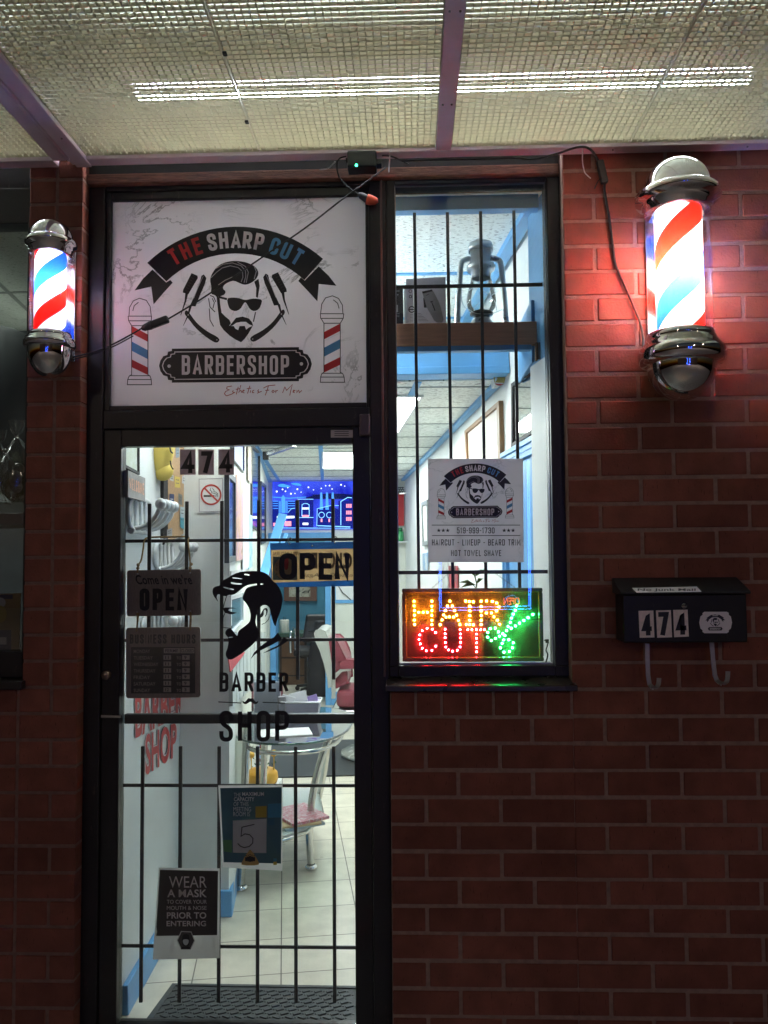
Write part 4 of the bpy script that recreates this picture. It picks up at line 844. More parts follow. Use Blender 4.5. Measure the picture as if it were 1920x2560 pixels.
wall('wall_return', 'pale wall end facing the door with the no smoking plate', (-1.2, .96), J1, 0, 2.95, .12, M['wall'])
wall('poster_wall', 'cream left wall farther inside, lined with posters', (-.832, 1.0805), K1, 0, 2.7, .15, M['wallw'])
wall('right_wall', 'pale right wall inside the shop with picture frame and blue door', R1_, R0_, 0, 2.95, .15, M['wall'])
wall('window_reveal', 'pale wall strip beside the narrow window with a no smoking plate', (.462, .32), (.490, .16), 0, 2.32, .05, M['wall'])
wall('window_reveal_top', 'blue painted wall strip at the top of the narrow window', (.462, .32), (.490, .16), 2.3205, 2.92, .045, M['blue'])
# back wall with a doorway
BY = 5.95; dxa, dxb, dz = P(676, 1600, BY).x, P(828, 1600, BY).x, 1.78
mb = MB(); mb.box(-1.7, dxa, BY, BY+.12, 0, 2.7); mb.box(dxb, .2, BY, BY+.12, 0, 2.7); mb.box(dxa, dxb, BY, BY+.12, dz, 2.7)
o = mb.build('back_wall', M['wallw']); tag(o, 'cream back wall with the glowing city picture and the doorway', 'wall'); o['kind'] = 'structure'
mb = MB(); mb.box(-2.3, .3, 8.2, 8.3, 0, 2.6); mb.box(-2.3, -2.2, BY+.12, 8.2, 0, 2.6); mb.box(.2, .3, BY+.12, 8.2, 0, 2.6)
o = mb.build('teal_room_wall', M['teal']); tag(o, 'teal wall of the dim room behind the back doorway', 'wall'); o['kind'] = 'structure'
DC = thing('door_casing', 'sky blue casing around the back doorway', 'door casing', (dxa, BY, 0))
mb = MB(); w_ = .062; mb.box(dxa-.0, dxa+w_, BY-.02, BY+.13, 0, dz); mb.build('jamb', M['blue'], DC, bevel=.004)
mb = MB(); mb.box(dxb-w_, dxb, BY-.02, BY+.13, 0, dz); mb.build('jamb', M['blue'], DC, bevel=.004)
mb = MB(); mb.box(dxa-.02, dxb+.02, BY-.021, BY-.001, dz, dz+.07); mb.build('head', M['blue'], DC, bevel=.004)
# ceilings
ZC = 2.42
mb = MB(); mb.box(-2.3, .7, 1.0, BY-.001, ZC, ZC+.03); mb.box(-2.3, .3, BY+.13, 8.2, 2.45, 2.48); mb.build('ceiling', TILEM, kind='structure')
mb = MB(); mb.box(-1.25, .62, .205, 3.2, 2.93, 2.96); o = mb.build('ceiling', TILEM, kind='structure')
mb = MB(); mb.box(-1.25, .7, 3.2, 3.25, 2.45, 2.96); o = mb.build('ceiling_end_wall', M['wall'], kind='structure')
mb = MB()
def rot(x, y, a=R(7)): return x*math.cos(a)-y*math.sin(a), x*math.sin(a)+y*math.cos(a)
BARS = thing('ceiling_grid', 'blue and grey metal ceiling grid of the long low ceiling', 'ceiling grid', (-.5, 3, ZC))
for xb in (-1.42, -.945, -.47):
    o = MB(); a = Vector((xb, 5.94, ZC-.003)); b = Vector((xb+.105*4.9, 1.01, ZC-.003)); o.bar(a, b, .034, .006); o.build('main_bar', M['blue'], BARS)
o = MB(); o.bar((-1.515, 5.92, ZC-.012), (-.865, 1.1, ZC-.012), .035, .022); o.build('edge_bar', M['blue'], BARS)
o = MB(); o.bar((-.072, 5.92, ZC-.012), (.412, 1.05, ZC-.012), .035, .022); o.build('edge_bar', M['blue'], BARS)
grey = mat('grey grid metal', (.20, .24, .25), .4, metal=.3)
for i in range(9):
    y = 1.12+.55*i; o = MB(); o.bar((-.865-.135*(y-1.1)+.0, y-.03, ZC-.002), (.40-.1*(y-1.1), y+.02, ZC-.002), .012, .004); o.build('cross_bar', grey, BARS)
BAR2 = thing('ceiling_grid', 'blue metal ceiling grid of the high ceiling behind the narrow window', 'ceiling grid', (.2, 1, 2.93))
for y in (1.0, 1.71, 2.4): o = MB(); o.bar((-1.2, y-.02, 2.927), (.43, y, 2.927), .03, .005); o.build('cross_bar', M['blue'], BAR2)
o = MB(); o.bar((.472, .25, 2.915), (.24, 2.55, 2.915), .05, .03); o.build('edge_bar', M['blue'], BAR2)
HB = thing('blue_header', 'sky blue header beam across the shop below the wooden shelf', 'beam', (-.2, .9, ZC))
o = MB(); o.box(-.86, .452, .86, .998, 2.424, 2.60); o.build('beam', M['blue'], HB, bevel=.004)
o = MB(); o.box(-.86, .452, .845, .859, 2.418, 2.452); o.build('moulding', M['blue'], HB, bevel=.003)
o = MB(); o.box(.459, .505, .26, .63, 2.345, 2.56)
for i in range(3): o.box(.4585+i*.015, .4685+i*.015, .262, .628, 2.326+.004*i, 2.3445)
tag(o.build('crown_moulding', M['blue'], bevel=.002), 'grooved sky blue moulding beside the narrow window, right of the shelf', 'moulding')
def soffit():
    o = MB(); o.box(-.06, .478, .16, .204, 2.868, 2.92); tag(o.build('window_header', M['blue']), 'blue painted header behind the top of the narrow window glass', 'beam')
soffit()
mb = MB(); mb.box(-1.16, .53, .1705, .2, 2.93, 3.05); o = mb.build('upper_wall', M['wall'], kind='structure')
# baseboards
n_ = Vector((.035, .999, 0))
mb = MB(); mb.hexa([(-1.030, .172, 0), (-1.006, .172, 0), (-1.036, .955, 0), (-1.058, .955, 0), (-1.030, .172, .105), (-1.010, .172, .105), (-1.040, .955, .105), (-1.058, .955, .105)])
tag(mb.build('baseboard', M['blue'], bevel=.004), 'sky blue baseboard along the left wall just inside the door', 'baseboard')
mb = MB(); mb.box(-1.035, -.812, .936, .9585, 0, .115); mb.hexa([(-.829, .9588, 0), (-.812, .9588, 0), (-1.505, 5.9, 0), (-1.53, 5.9, 0), (-.829, .9588, .114), (-.816, .9588, .114), (-1.509, 5.9, .114), (-1.53, 5.9, .114)])
tag(mb.build('baseboard', M['blue'], bevel=.004), 'sky blue baseboard wrapping the wall end with the no smoking plate', 'baseboard')
mb = MB(); mb.box(dxb+.001, -.07, BY-.016, BY-.001, 0, .14); tag(mb.build('baseboard', M['blue'], bevel=.004), 'sky blue baseboard right of the back doorway', 'baseboard')
# ceiling lights
def troffer(x, y, z, label, e=TROFFER_E, a=R(6.5), hx=.30, hy=.60):
    t = thing('ceiling_light', label, 'ceiling light', (x, y, z)); ca, sa = math.cos(a), math.sin(a)
    ax = Vector((ca, sa, 0)); ay = Vector((-sa, ca, 0)); c = Vector((x, y, z))
    o = MB(); o.obox(c+Vector((0, 0, -.006)), ax*(hx-.015), ay*(hy-.015), Vector((0, 0, .004))); o.build('diffuser', emat('lit diffuser', (.93, 1.0, .98), e), t)
    o = MB()
    for s_ in (-1, 1): o.obox(c+ax*s_*(hx-.007)+Vector((0, 0, -.0065)), ax*.008, ay*hy, Vector((0, 0, .006))); o.obox(c+ay*s_*(hy-.007)+Vector((0, 0, -.0065)), ax*(hx-.0155), ay*.008, Vector((0, 0, .006)))
    o.build('frame', M['white'], t)
troffer(-.45, 4.12, ZC, 'square lit ceiling light seen through the top right of the door glass')
troffer(-.29, 1.88, ZC, 'lit ceiling light seen behind the first bar of the narrow window')
t = thing('ceiling_light', 'added bare tube strip light, unseen behind the shop sign, lighting the high ceiling', 'ceiling light', (-.55, .6, 2.8))  # added unseen lamp that brightens the high ceiling and the entrance
for x in (-.62, -.48): o = MB(); o.tube([(x, .25, 2.76), (x, 1.25, 2.76)], .019, 10); o.build('tube', emat('white tube', (.96, 1.0, .96), 33), t)
o = MB(); o.box(-.66, -.44, .24, 1.26, 2.80, 2.83); o.build('fixture', M['white'], t)
for y in (.4, 1.1): o = MB(); o.tube([(-.55, y, 2.83), (-.55, y, 2.93)], .006, 6); o.build('hanger', M['steelc'], t)
troffer(-1.3, 7.2, 2.45, 'added ceiling light, out of view, lighting the teal back room', TROFFER_E*1.1, 0, .3, .3)  # added lamp, out of view, to light the back room
# spot lamp on the low ceiling
t = thing('spot_lamp', 'white can spot lamp hanging from the ceiling by the narrow window', 'spot lamp', P(1018, 950, 1.2))
c = P(1018, 942, 1.15); o = MB(); o.tube([c+Vector((0, .0, .045)), c+Vector((0, -.008, -.035))], [.028, .036], 20); o.build('shade', M['white'], t)
o = MB(); o.tube([c+Vector((0, 0, .045)), Vector((c.x, c.y, ZC))], .012, 10); o.build('stem', M['plastic'], t)

# ================================================================== planes for hanging things
def plane(a, b, off=0.0, side=1):
    a = Vector((*a, 0)); b = Vector((*b, 0)); n = Vector(((b-a).y, -(b-a).x, 0)).normalized()*side
    return a+n*off, n
def wmap(x0, y0, sc, pl): return lambda u, v: PP(x0+u/sc, y0+v/sc, pl[0], pl[1])
def slab(mb, m, pts, n, th):   # flat slab on a wall: traced front face, thickness back to the wall
    mb.prism([m(*p) for p in pts], -n*th)
def framed(name, label, cat, m, pts, pl, th, fmat, pmat, bw, extra=None, group=None):
    """picture: frame + sheet, pts = 4 corners in crop pixels (front face)"""
    q_ = [m(*p) for p in pts]; c = sum(q_, Vector())/4; t = thing(name, label, cat, c, group)
    inn = [p+(c-p).normalized()*bw for p in q_]; n = pl[1]
    o = MB()
    for i in range(4): j = (i+1) % 4; o.hexa([q_[i]-n*th, q_[j]-n*th, inn[j]-n*th, inn[i]-n*th, q_[i], q_[j], inn[j], inn[i]])
    o.build('frame', fmat, t)
    o = MB(); o.quad(*[p-n*th*.4 for p in inn]); o.build('picture', pmat, t)
    if extra: extra(t)
    return t
def splash(name, cols, sc, seed=0, rough=.5):
    m = bpy.data.materials.new(name); m.use_nodes = True; n = m.node_tree; b = n.nodes['Principled BSDF']; b.inputs['Roughness'].default_value = rough
    tc = n.nodes.new('ShaderNodeTexCoord'); mp = n.nodes.new('ShaderNodeMapping'); mp.inputs['Location'].default_value = (seed, seed*2.3, 0); n.links.new(tc.outputs['Object'], mp.inputs[0])
    t = n.nodes.new('ShaderNodeTexNoise'); t.inputs['Scale'].default_value = sc; t.inputs['Detail'].default_value = 3; t.inputs['Distortion'].default_value = 1.5; n.links.new(mp.outputs[0], t.inputs['Vector'])
    c = n.nodes.new('ShaderNodeValToRGB'); e = c.color_ramp.elements; k = len(cols)
    e[0].position = .3; e[0].color = (*cols[0], 1); e[1].position = .7; e[1].color = (*cols[-1], 1)
    for i in range(1, k-1): x = e.new(.3+.4*i/(k-1)); x.color = (*cols[i], 1)
    n.links.new(t.outputs['Fac'], c.inputs['Fac']); n.links.new(c.outputs[0], b.inputs['Base Color']); return m
PL_L = plane(LA, LB, .002); PL_K = plane((-.832, 1.08), K1, .002); PL_R = plane(R0_, R1_, .002, -1)
PL_L = (PL_L[0], PL_L[1] if PL_L[1].x > 0 else -PL_L[1]); PL_K = (PL_K[0], PL_K[1] if PL_K[1].x > 0 else -PL_K[1]); PL_R = (PL_R[0], PL_R[1] if PL_R[1].x < 0 else -PL_R[1])
def off(pl, d): return (pl[0]+pl[1]*d, pl[1])

# ================================================================== LEFT WALL: near things
pl = off(PL_L, .015); m = wmap(300, 1100, 5.53, pl)
framed('wall_frame', 'dark framed picture at the top left corner inside the door', 'picture', m, [(66, -60), (276, -20), (276, 482), (66, 375)], pl, .014, M['black'], splash('pale print', [(.55, .62, .60), (.50, .55, .42), (.6, .66, .64)], 14), .018)
pl = off(PL_L, .03); m = wmap(300, 1100, 5.53, pl)
t = thing('welcome_sign', 'grey box sign reading WELCOME in faded orange capitals above the coat rack', 'sign', m(230, 840))
o = MB(); slab(o, m, [(112, 418), (350, 528), (347, 850), (112, 788)], pl[1], .028); o.build('box', mat('grey weathered board', (.30, .28, .27), .6, var=.25, scale=20), t)
def bil(q, s, w):
    a = (q[0][0]+(q[1][0]-q[0][0])*s, q[0][1]+(q[1][1]-q[0][1])*s); b = (q[3][0]+(q[2][0]-q[3][0])*s, q[3][1]+(q[2][1]-q[3][1])*s); return (a[0]+(b[0]-a[0])*w, a[1]+(b[1]-a[1])*w)
def qtext(mb, st, quad, m, bold=.0):
    mb.text(st, 0, 0, 1, 1, lambda s, w: m(*bil(quad, s, w)), bold=bold)
pl2 = off(PL_L, .0308); m_ = wmap(300, 1100, 5.53, pl2)
o = MB(); o.ctext('WELCOME', 0, 0, 3, 1, lambda s, w: m_(*bil([(126, 515), (332, 602), (334, 762), (132, 676)], s/3, w)), t=.13, gap=.4); o.build('lettering', mat('faded orange letters', (.80, .42, .28), .5), t)
# yellow cap
t = thing('yellow_hat', 'soft yellow cap hung high on the left wall above the coat rack', 'cap', P(397, 1150, .55))
c = P(396, 1108, .565); ym = mat('yellow felt', (.72, .55, .12), .7, var=.12, scale=10, bump=.2)
o = MB(); o.ball(c, .070, 24, 16, (.98, .8, 1.85)); o.build('crown', ym, t)
o = MB(); c2 = P(407, 1176, .575); o.ball(c2, .046, 24, 12, (.95, .8, .95)); o.build('brim', ym, t)
o = MB(); o.tube(smoothpath([P(425, 1115, .53), P(427, 1128, .525), P(432, 1133, .53)], 4), .0035, 6); o.build('stitching', M['black'], t)
o = MB(); o.tube(smoothpath([P(426, 1152, .52), P(428, 1165, .515), P(433, 1173, .525)], 4), .003, 6)
o.build('stitching', M['black'], t)
# cork board
pl = off(PL_L, .012); m = wmap(300, 1100, 5.53, pl)
t = thing('cork_board', 'tan cork board with pinned notes on the left wall beside the yellow cap', 'notice board', m(770, 700))
o = MB(); slab(o, m, [(664, -200), (938, -160), (938, 1260), (664, 1420)], pl[1], .011); o.build('cork', mat('tan cork', (.56, .36, .20), .85, var=.2, scale=90), t)
o = MB(); slab(o, m, [(604, -210), (663, -201), (663, 1421), (604, 1450)], pl[1], .014); o.build('frame', M['black'], t); o = MB(); slab(o, m, [(939, -161), (955, -158), (955, 1250), (939, 1259)], pl[1], .014); o.build('frame', M['black'], t)
pl2 = off(PL_L, .0135); m_ = wmap(300, 1100, 5.53, pl2)
notes = [([(772, 95), (822, 100), (822, 235), (772, 250)], (.25, .32, .36)), ([(694, 480), (742, 490), (742, 575), (690, 555)], (.6, .6, .55)), ([(757, 500), (832, 515), (832, 660), (757, 655)], (.75, .55, .10)), ([(860, 490), (935, 500), (932, 625), (856, 595)], (.62, .64, .68)), ([(684, 740), (748, 750), (748, 985), (682, 985)], (.03, .05, .13)), ([(690, 985), (748, 975), (745, 1030), (690, 1020)], (.6, .6, .62)), ([(806, 735), (862, 760), (860, 905), (810, 880)], (.22, .22, .20)), ([(834, 920), (890, 930), (885, 1240), (830, 1200)], (.10, .40, .50)), ([(834, 920), (890, 930), (889, 1075), (833, 1070)], (.55, .66, .70)), ([(650, 1240), (722, 1215), (722, 1325), (650, 1330)], (.35, .36, .38))]
nm = {}
for i, (qd, cc) in enumerate(notes):
    o = MB(); o.fill(qd, wmap(300, 1100, 5.53, off(PL_L, .0135+.0003*i)))
    o.cur = 1; e = wmap(300, 1100, 5.53, off(PL_L, .0145+.0003*i))
    for k in range(2): a = bil(qd, .2, .3+.3*k); b = bil(qd, .8, .3+.3*k); o.stroke([a, b], 9, e)
    o.build('note', [mat('note paper', cc, .6), M['ink'] if sum(cc) > .5 else M['white_ink']], t)
# coat racks
def coat_rack(pts, zc, label, n=4, sc=1.0):
    """pts: (Y start, Y step) on the left wall"""
    y0, st = pts; xw = lambda y: LA[0]+(LB[0]-LA[0])*(y-LA[1])/(LB[1]-LA[1])
    ym_ = y0+st*(n-1)/2; t = thing('coat_rack', label, 'coat rack', (xw(ym_)+.01, ym_, zc), 'white coat racks on the left wall')
    o = MB(); L = st*(n-1)/2+.055; H = .062*sc
    loop = [(ym_+L*math.copysign(abs(math.cos(a))**.6, math.cos(a)), zc+H*math.copysign(abs(math.sin(a))**.8, math.sin(a))) for a in [2*math.pi*i/28 for i in range(28)]]
    o.tube([(xw(y)+.010, y, z) for y, z in loop], .009, 8, closed=True)
    for k in range(n+1):
        y = y0+st*(k-.5); 
        if abs(y-ym_) < L-.02: o.tube([(xw(y)+.010, y, zc+H*.85), (xw(y)+.012, y, zc-H*.85)], .0075, 8)
    o.build('back_frame', M['white'], t)
    o = MB(); o.tube([(xw(ym_-L*.8)+.012, ym_-L*.8, zc-H), (xw(ym_+L*.8)+.012, ym_+L*.8, zc-H)], .013, 10); o.build('base_rail', M['white'], t)
    for k in range(n):
        y = y0+st*k; x = xw(y); o = MB()
        o.tube(smoothpath([(x+.008, y, zc-H*.9), (x+.055*sc, y, zc-H*.75), (x+.095*sc, y, zc-H*.2), (x+.112*sc, y, zc+H*.45)], 5), [.009]*16, 10)
        o.ball((x+.114*sc, y, zc+H*.55), .0205*sc, 14, 9, (1, 1, 1.1)); o.build('peg', M['white'], t)
coat_rack((.215, .063), P(380, 1285, .25).z, 'white four peg coat rack under the WELCOME box sign')
coat_rack((.56, .06), P(450, 1388, .5).z, 'white coat rack just above the COME IN board, below the cork board')
coat_rack((.40, .06), P(420, 1575, .4).z, 'white coat rack peeking between the two brown hanging boards')
# red BARBER SHOP sticker on the wall
t = thing('wall_sticker', 'red BARBER SHOP sticker letters on the left wall below the hours board', 'sticker', wmap(290, 1680, 6.144, PL_L)(600, 1400))
r1 = [(295, 330), (1045, 190), (1045, 640), (300, 1020)]; r2 = [(452, 960), (935, 770), (935, 1290), (452, 1600)]
for i, (nm_, dx, dy, b_, mt) in enumerate((('shadow', -14, -8, .05, mat('dark letter edge', (.03, .03, .05), .5)), ('outline', 0, 0, .055, M['white']), ('lettering', 0, 0, .03, mat('sticker red', (.55, .035, .035), .45)))):
    o = MB(); m = wmap(290, 1680, 6.144, off(PL_L, .0006+.0006*i)); ex = 8 if i == 1 else 0
    for st, qd in (('BARBER', r1), ('SHOP', r2)):
        qtext(o, st, [(qd[0][0]+dx-ex, qd[0][1]+dy-ex), (qd[1][0]+dx+ex, qd[1][1]+dy-ex), (qd[2][0]+dx+ex, qd[2][1]+dy+ex), (qd[3][0]+dx-ex, qd[3][1]+dy+ex)], m, b_)
    o.build(nm_, mt, t)
# no smoking plates
def nosmoke(label, m, n, q4, cu, cv, r, asp=1.0, m2=None):
    t = thing('no_smoking_sign', label, 'sign', m(cu, cv), 'no smoking plates inside the shop')
    f = lambda e: (lambda u, v: m(cu+(u-cu), v)+n*e)
    o = MB(); o.prism([m(*p) for p in q4], -n*.004); o.build('plate', M['white'], t, bevel=.0015)
    o = MB(); o.stroke([(q4[0][0]+(cu-q4[0][0])*.05, q4[0][1]+(cv-q4[0][1])*.05)]+[(p[0]+(cu-p[0])*.05, p[1]+(cv-p[1])*.05) for p in q4[1:]], 9 if asp == 1 else 5, lambda u, v: m(u, v)+n*.0008, closed=True); o.build('border', mat('plate edge shade', (.30, .32, .33), .5), t)  # grey outline painted in as the shaded edge of the plate
    g = f(.0008); g2 = f(.0014); tx = lambda u, v: (lambda x, y: (x, y))(u, v)
    def G(fn): return lambda a, b: fn(cu+a*r*asp, cv+b*r)
    o = MB(); o.stroke([(-.72, .12), (.30, .12)], .17, G(g)); o.stroke([(.38, .04), (.38, .20)], .05, G(g)); o.stroke([(.48, .04), (.48, .20)], .05, G(g))
    o.stroke([(-.02, -.62), (-.12, -.42), (.08, -.32), (.05, -.18), (.30, -.14), (.50, -.05), (.52, .05)], .055, G(g)); o.stroke([(.12, -.62), (.28, -.42), (.26, -.28), (.45, -.26), (.62, -.1), (.64, .22)], .055, G(g))
    o.build('cigarette', M['ink'], t)
    o = MB(); mm = G(g2); o.ring(0, 0, 1.0, .17, mm); o.stroke([(-.62, -.62), (.62, .62)], .17, mm); o.build('prohibition_ring', mat('sign red', (.50, .05, .04), .4), t)
    return t
mj = dmap(300, 1100, 5.53, .9535)
nosmoke('white no smoking plate on the wall end, seen below the 474 numbers on the door', mj, Vector((0, -1, 0)), [(1085, 530), (1425, 520), (1425, 1000), (1088, 1003)], 1260, 757, 145)
plr = plane((.490, .16), (.462, .32), .004); plr = (plr[0], plr[1] if plr[1].x < 0 else -plr[1]); mr = wmap(1200, 900, 6.505, plr)
nosmoke('white no smoking plate seen edge on at the right side of the narrow window', mr, plr[1], [(885, 1475), (1002, 1365), (1035, 2130), (925, 2225)], 945, 1775, 215, .25)
# ================================================================== LEFT WALL: farther posters
m = wmap(0, 0, 1, off(PL_K, .012)); pk = off(PL_K, .012)
def pq(x0, yt0, yb0, x1, yt1, yb1): return [(x0, yt0), (x1, yt1), (x1, yb1), (x0, yb0)]
dk = mat('dark frame paint', (.035, .04, .045), .4)
framed('wall_frame', 'dark framed picture with blue glass on the poster wall, nearest the wall end', 'picture', m, pq(573, 1178, 1408, 590, 1196, 1402), pk, .02, dk, mat('dark blue glass', (.05, .08, .22), .15, spec=.7), .035)  # picture pane is one even dark blue
framed('wall_frame', 'small blue and grey framed picture high on the poster wall', 'picture', m, pq(586, 1095, 1150, 612, 1110, 1182), pk, .02, dk, mat('blue violet print', (.16, .18, .55), .4), .025)
for nm_, lab, pts, mt in (('poster', 'poster with pink and orange hair artwork on the left wall', pq(591, 1186, 1403, 607, 1197, 1398), splash('pink art', [(.45, .22, .20), (.5, .3, .4), (.62, .36, .22), (.30, .20, .16)], 9)),
        ('poster', 'pale blue printed price poster on the left wall', pq(608, 1203, 1430, 622, 1216, 1418), splash('pale blue print', [(.45, .58, .75), (.62, .66, .72), (.50, .55, .70)], 12)),
        ('poster', 'narrow teal poster on the left wall beside the price poster', pq(622, 1284, 1424, 631, 1290, 1416), splash('teal print', [(.10, .35, .45), (.35, .55, .62), (.6, .66, .68)], 12)),
        ('poster', 'narrow brown and white poster high on the left wall', pq(621, 1110, 1200, 629, 1118, 1210), splash('brown print', [(.35, .25, .18), (.6, .58, .52)], 12)),
        ('poster', 'white certificate low on the poster wall above the bearded decal', pq(578, 1428, 1500, 606, 1424, 1492), splash('grey print', [(.45, .45, .46), (.6, .6, .62)], 16))):
    o = MB(); o.prism([m(*p) for p in pts], -pk[1]*.004); tag(o.build(nm_, mt), lab, 'poster')
framed('wall_frame', 'tall dark framed mirror on the poster wall before the glowing picture', 'mirror', m, pq(631, 1112, 1318, 651, 1130, 1330), pk, .025, dk, mat('cool mirror glass', (.55, .58, .62), .08, metal=1), .04)
framed('wall_frame', 'second dark framed mirror at the far end of the poster wall', 'mirror', m, pq(654, 1203, 1362, 666, 1214, 1356), pk, .025, dk, mat('cool mirror glass', (.45, .48, .56), .1, metal=1), .05)
framed('wall_mirror', 'white framed dark mirror with painted teal reflection behind the face of the bearded decal', 'mirror', m, pq(578, 1488, 1588, 610, 1478, 1552), pk, .02, M['white'], mat('mirror with painted teal reflection', (.10, .22, .28), .15, spec=.6), .04)  # teal reflection is painted as the panel's base colour
o = MB(); o.prism([wmap(510, 1410, 7.213, off(PL_K, .03))(*p) for p in ((430, 1600), (740, 1590), (700, 1660), (480, 1950))], -PL_K[1]*.004); tag(o.build('red_cape', mat('red cloth', (.62, .05, .07), .7, var=.15)), 'red cloth corner hanging behind the beard of the door decal', 'cloth')
mk = wmap(510, 1410, 7.213, off(PL_K, .02))
o = MB()
for i in range(9):
    u = 520+i*65; o.prism([mk(u, 1250), mk(u+56, 1235), mk(u+56, 2500-i*60), mk(u, 2560-i*60)], -PL_K[1]*.015)
tag(o.build('fluted_panel', mat('pale fluted panel', (.50, .55, .54), .5), bevel=.003), 'pale fluted vertical panel on the left wall behind BARBER lettering', 'panel')
t = thing('leaning_plank', 'sky blue wooden plank leaning in front of the poster wall', 'plank', P(656, 1436, 2.6))
o = MB(); o.bar(P(707, 1286, 2.9), P(655, 1450, 2.5), .060, .02, up=(0, 1, 0)); o.build('plank', M['blue'], t, bevel=.003)
o = MB(); o.bar(P(716, 1335, 2.95), P(700, 1372, 2.8), .025, .02, up=(0, 1, 0)); o.build('batten', M['blue'], t, bevel=.003)
t = thing('ceiling_bracket', 'grey metal arm bracket under the ceiling at the top of the door glass', 'bracket', P(690, 1125, 2.5))
o = MB(); o.bar(P(668, 1136, 2.9), P(735, 1112, 2.4), .035, .03); o.build('arm', M['steelc'], t, bevel=.004)
o = MB(); c = P(665, 1139, 2.9); o.box(c.x-.022, c.x+.022, c.y-.02, c.y+.02, c.z-.03, c.z+.028); o.build('clamp', M['plastic'], t, bevel=.006)

# ================================================================== HANGING SIGNS AND POSTERS ON THE DOOR
wood = mat('dark stained board', (.38, .30, .245), .55, var=.45, scale=30, stretch=(30, 1, 1.5)); dkink = mat('dark letters', (.012, .010, .010), .6); dim = mat('dim tan print', (.62, .52, .45), .6); dim2 = mat('dim plate', (.68, .60, .52), .6)
rope = mat('jute rope', (.42, .27, .11), .9, var=.3, scale=200, bump=1, bscale=300)
mS = lambda Y: dmap(300, 1400, 6.145, Y)
def rrect(u0, v0, u1, v1, r, n=5):
    o = []
    for cx, cy, a in ((u1-r, v0+r, -90), (u1-r, v1-r, 0), (u0+r, v1-r, 90), (u0+r, v0+r, 180)):
        o += [(cx+r*math.cos(R(a+90*i/n)), cy+r*math.sin(R(a+90*i/n))) for i in range(n+1)]
    return o
YS = .112
t = thing('hanging_sign', 'brown wooden board hung by rope reading COME IN WE ARE OPEN', 'sign', mS(YS)(680, 860))
o = MB(); o.prism([mS(YS)(u, v-(u-680)*.016) for u, v in rrect(108, 150, 1245, 858, 40)], (0, .006, 0)); o.build('board', wood, t)
o = MB(); e = mS(YS-.0006); o.text("Come in we're", 240, 225, 1100, 375, e, bold=.02, shear=-.25); o.ctext('OPEN', 300, 438, 1040, 780, e, t=.20); o.build('lettering', dkink, t)
o = MB()
for u, v in ((270, 212), (1078, 195), (262, 805), (1078, 792)): o.lathe([(0, -.0025), (.0022, -.002), (.0034, 0)], mS(YS)(u, v), 12, (0, 1, 0))
o.build('eyelets', mat('pale eyelets', (.75, .74, .70), .3), t)
o = MB(); pz = lambda x, y, Y: P(x, y, Y)
o.tube(smoothpath([mS(YS)(270, 200), mS(YS)(280, 90), P(353, 1400, .12), P(358, 1372, .13), P(361, 1352, .142), P(372, 1344, .160), P(420, 1342, .162), P(468, 1342, .160), P(470, 1352, .140), P(472, 1372, .125), mS(YS)(1075, 0), mS(YS)(1078, 185)], 5), .0030, 8)
for u, v in ((280, 75), (275, 125), (1095, 65), (1080, 120)): o.ball(mS(YS)(u, v), .0062, 10, 6)
for a, b in (((262, 805), (258, 1095)), ((285, 815), (250, 1095)), ((1078, 795), (1070, 1080)), ((1090, 810), (1075, 1080))): o.tube(smoothpath([mS(YS-.001)(*a), mS(YS-.004)((a[0]+b[0])/2+6, (a[1]+b[1])/2), mS(YS-.001)(*b)], 4), .0026, 8)
o.build('rope', rope, t)
t = thing('hours_sign', 'brown wooden BUSINESS HOURS board hanging below the COME IN board', 'sign', mS(YS)(665, 2115))
o = MB(); o.prism([mS(YS)(u, v-(u-665)*.014) for u, v in rrect(92, 1035, 1235, 2118, 45)], (0, .006, 0)); o.build('board', wood, t)
o = MB(); o.ctext('BUSINESS HOURS', 150, 1142, 1160, 1285, e, t=.17, gap=.36); o.build('heading', dkink, t)
o = MB(); o.rect(170, 1338, 1155, 2050, mS(YS-.0004)); o.build('hours_panel', mat('black inset panel', (.03, .024, .02), .5), t)
o = MB()
for i, dname in enumerate(('MONDAY', 'TUESDAY', 'WEDNESDAY', 'THURSDAY', 'FRIDAY', 'SATURDAY', 'SUNDAY')):
    v = 1368+i*100; o.text(dname, 210, v+8, 210+42*len(dname), v+62, e, bold=.01)
    if i: o.text('TO', 868, v+14, 940, v+60, e, bold=.01)
o.build('day_names', dim, t)
o = MB()
for i in range(7):
    v = 1362+i*99
    if i == 0: o.rect(672, v-8, 920, v+70, e); o.rect(930, v-8, 1142, v+70, e)
    else: o.rect(668, v, 785, v+72, e); o.rect(955, v, 1070, v+72, e)
o.cur = 1; e2 = mS(YS-.0012)
for i in range(7):
    v = 1362+i*99
    if i == 0: o.text('FERME', 695, v+8, 895, v+56, e2, bold=.015); o.text('CLOSED', 936, v+6, 1136, v+58, e2, bold=.02)
    else: o.text('12' if i == 6 else '11', 695, v+12, 750, v+60, e2, bold=.02); o.text('3' if i == 6 else '9', 985, v+12, 1022, v+60, e2, bold=.02)
o.build('hour_plates', [dim2, dkink], t)
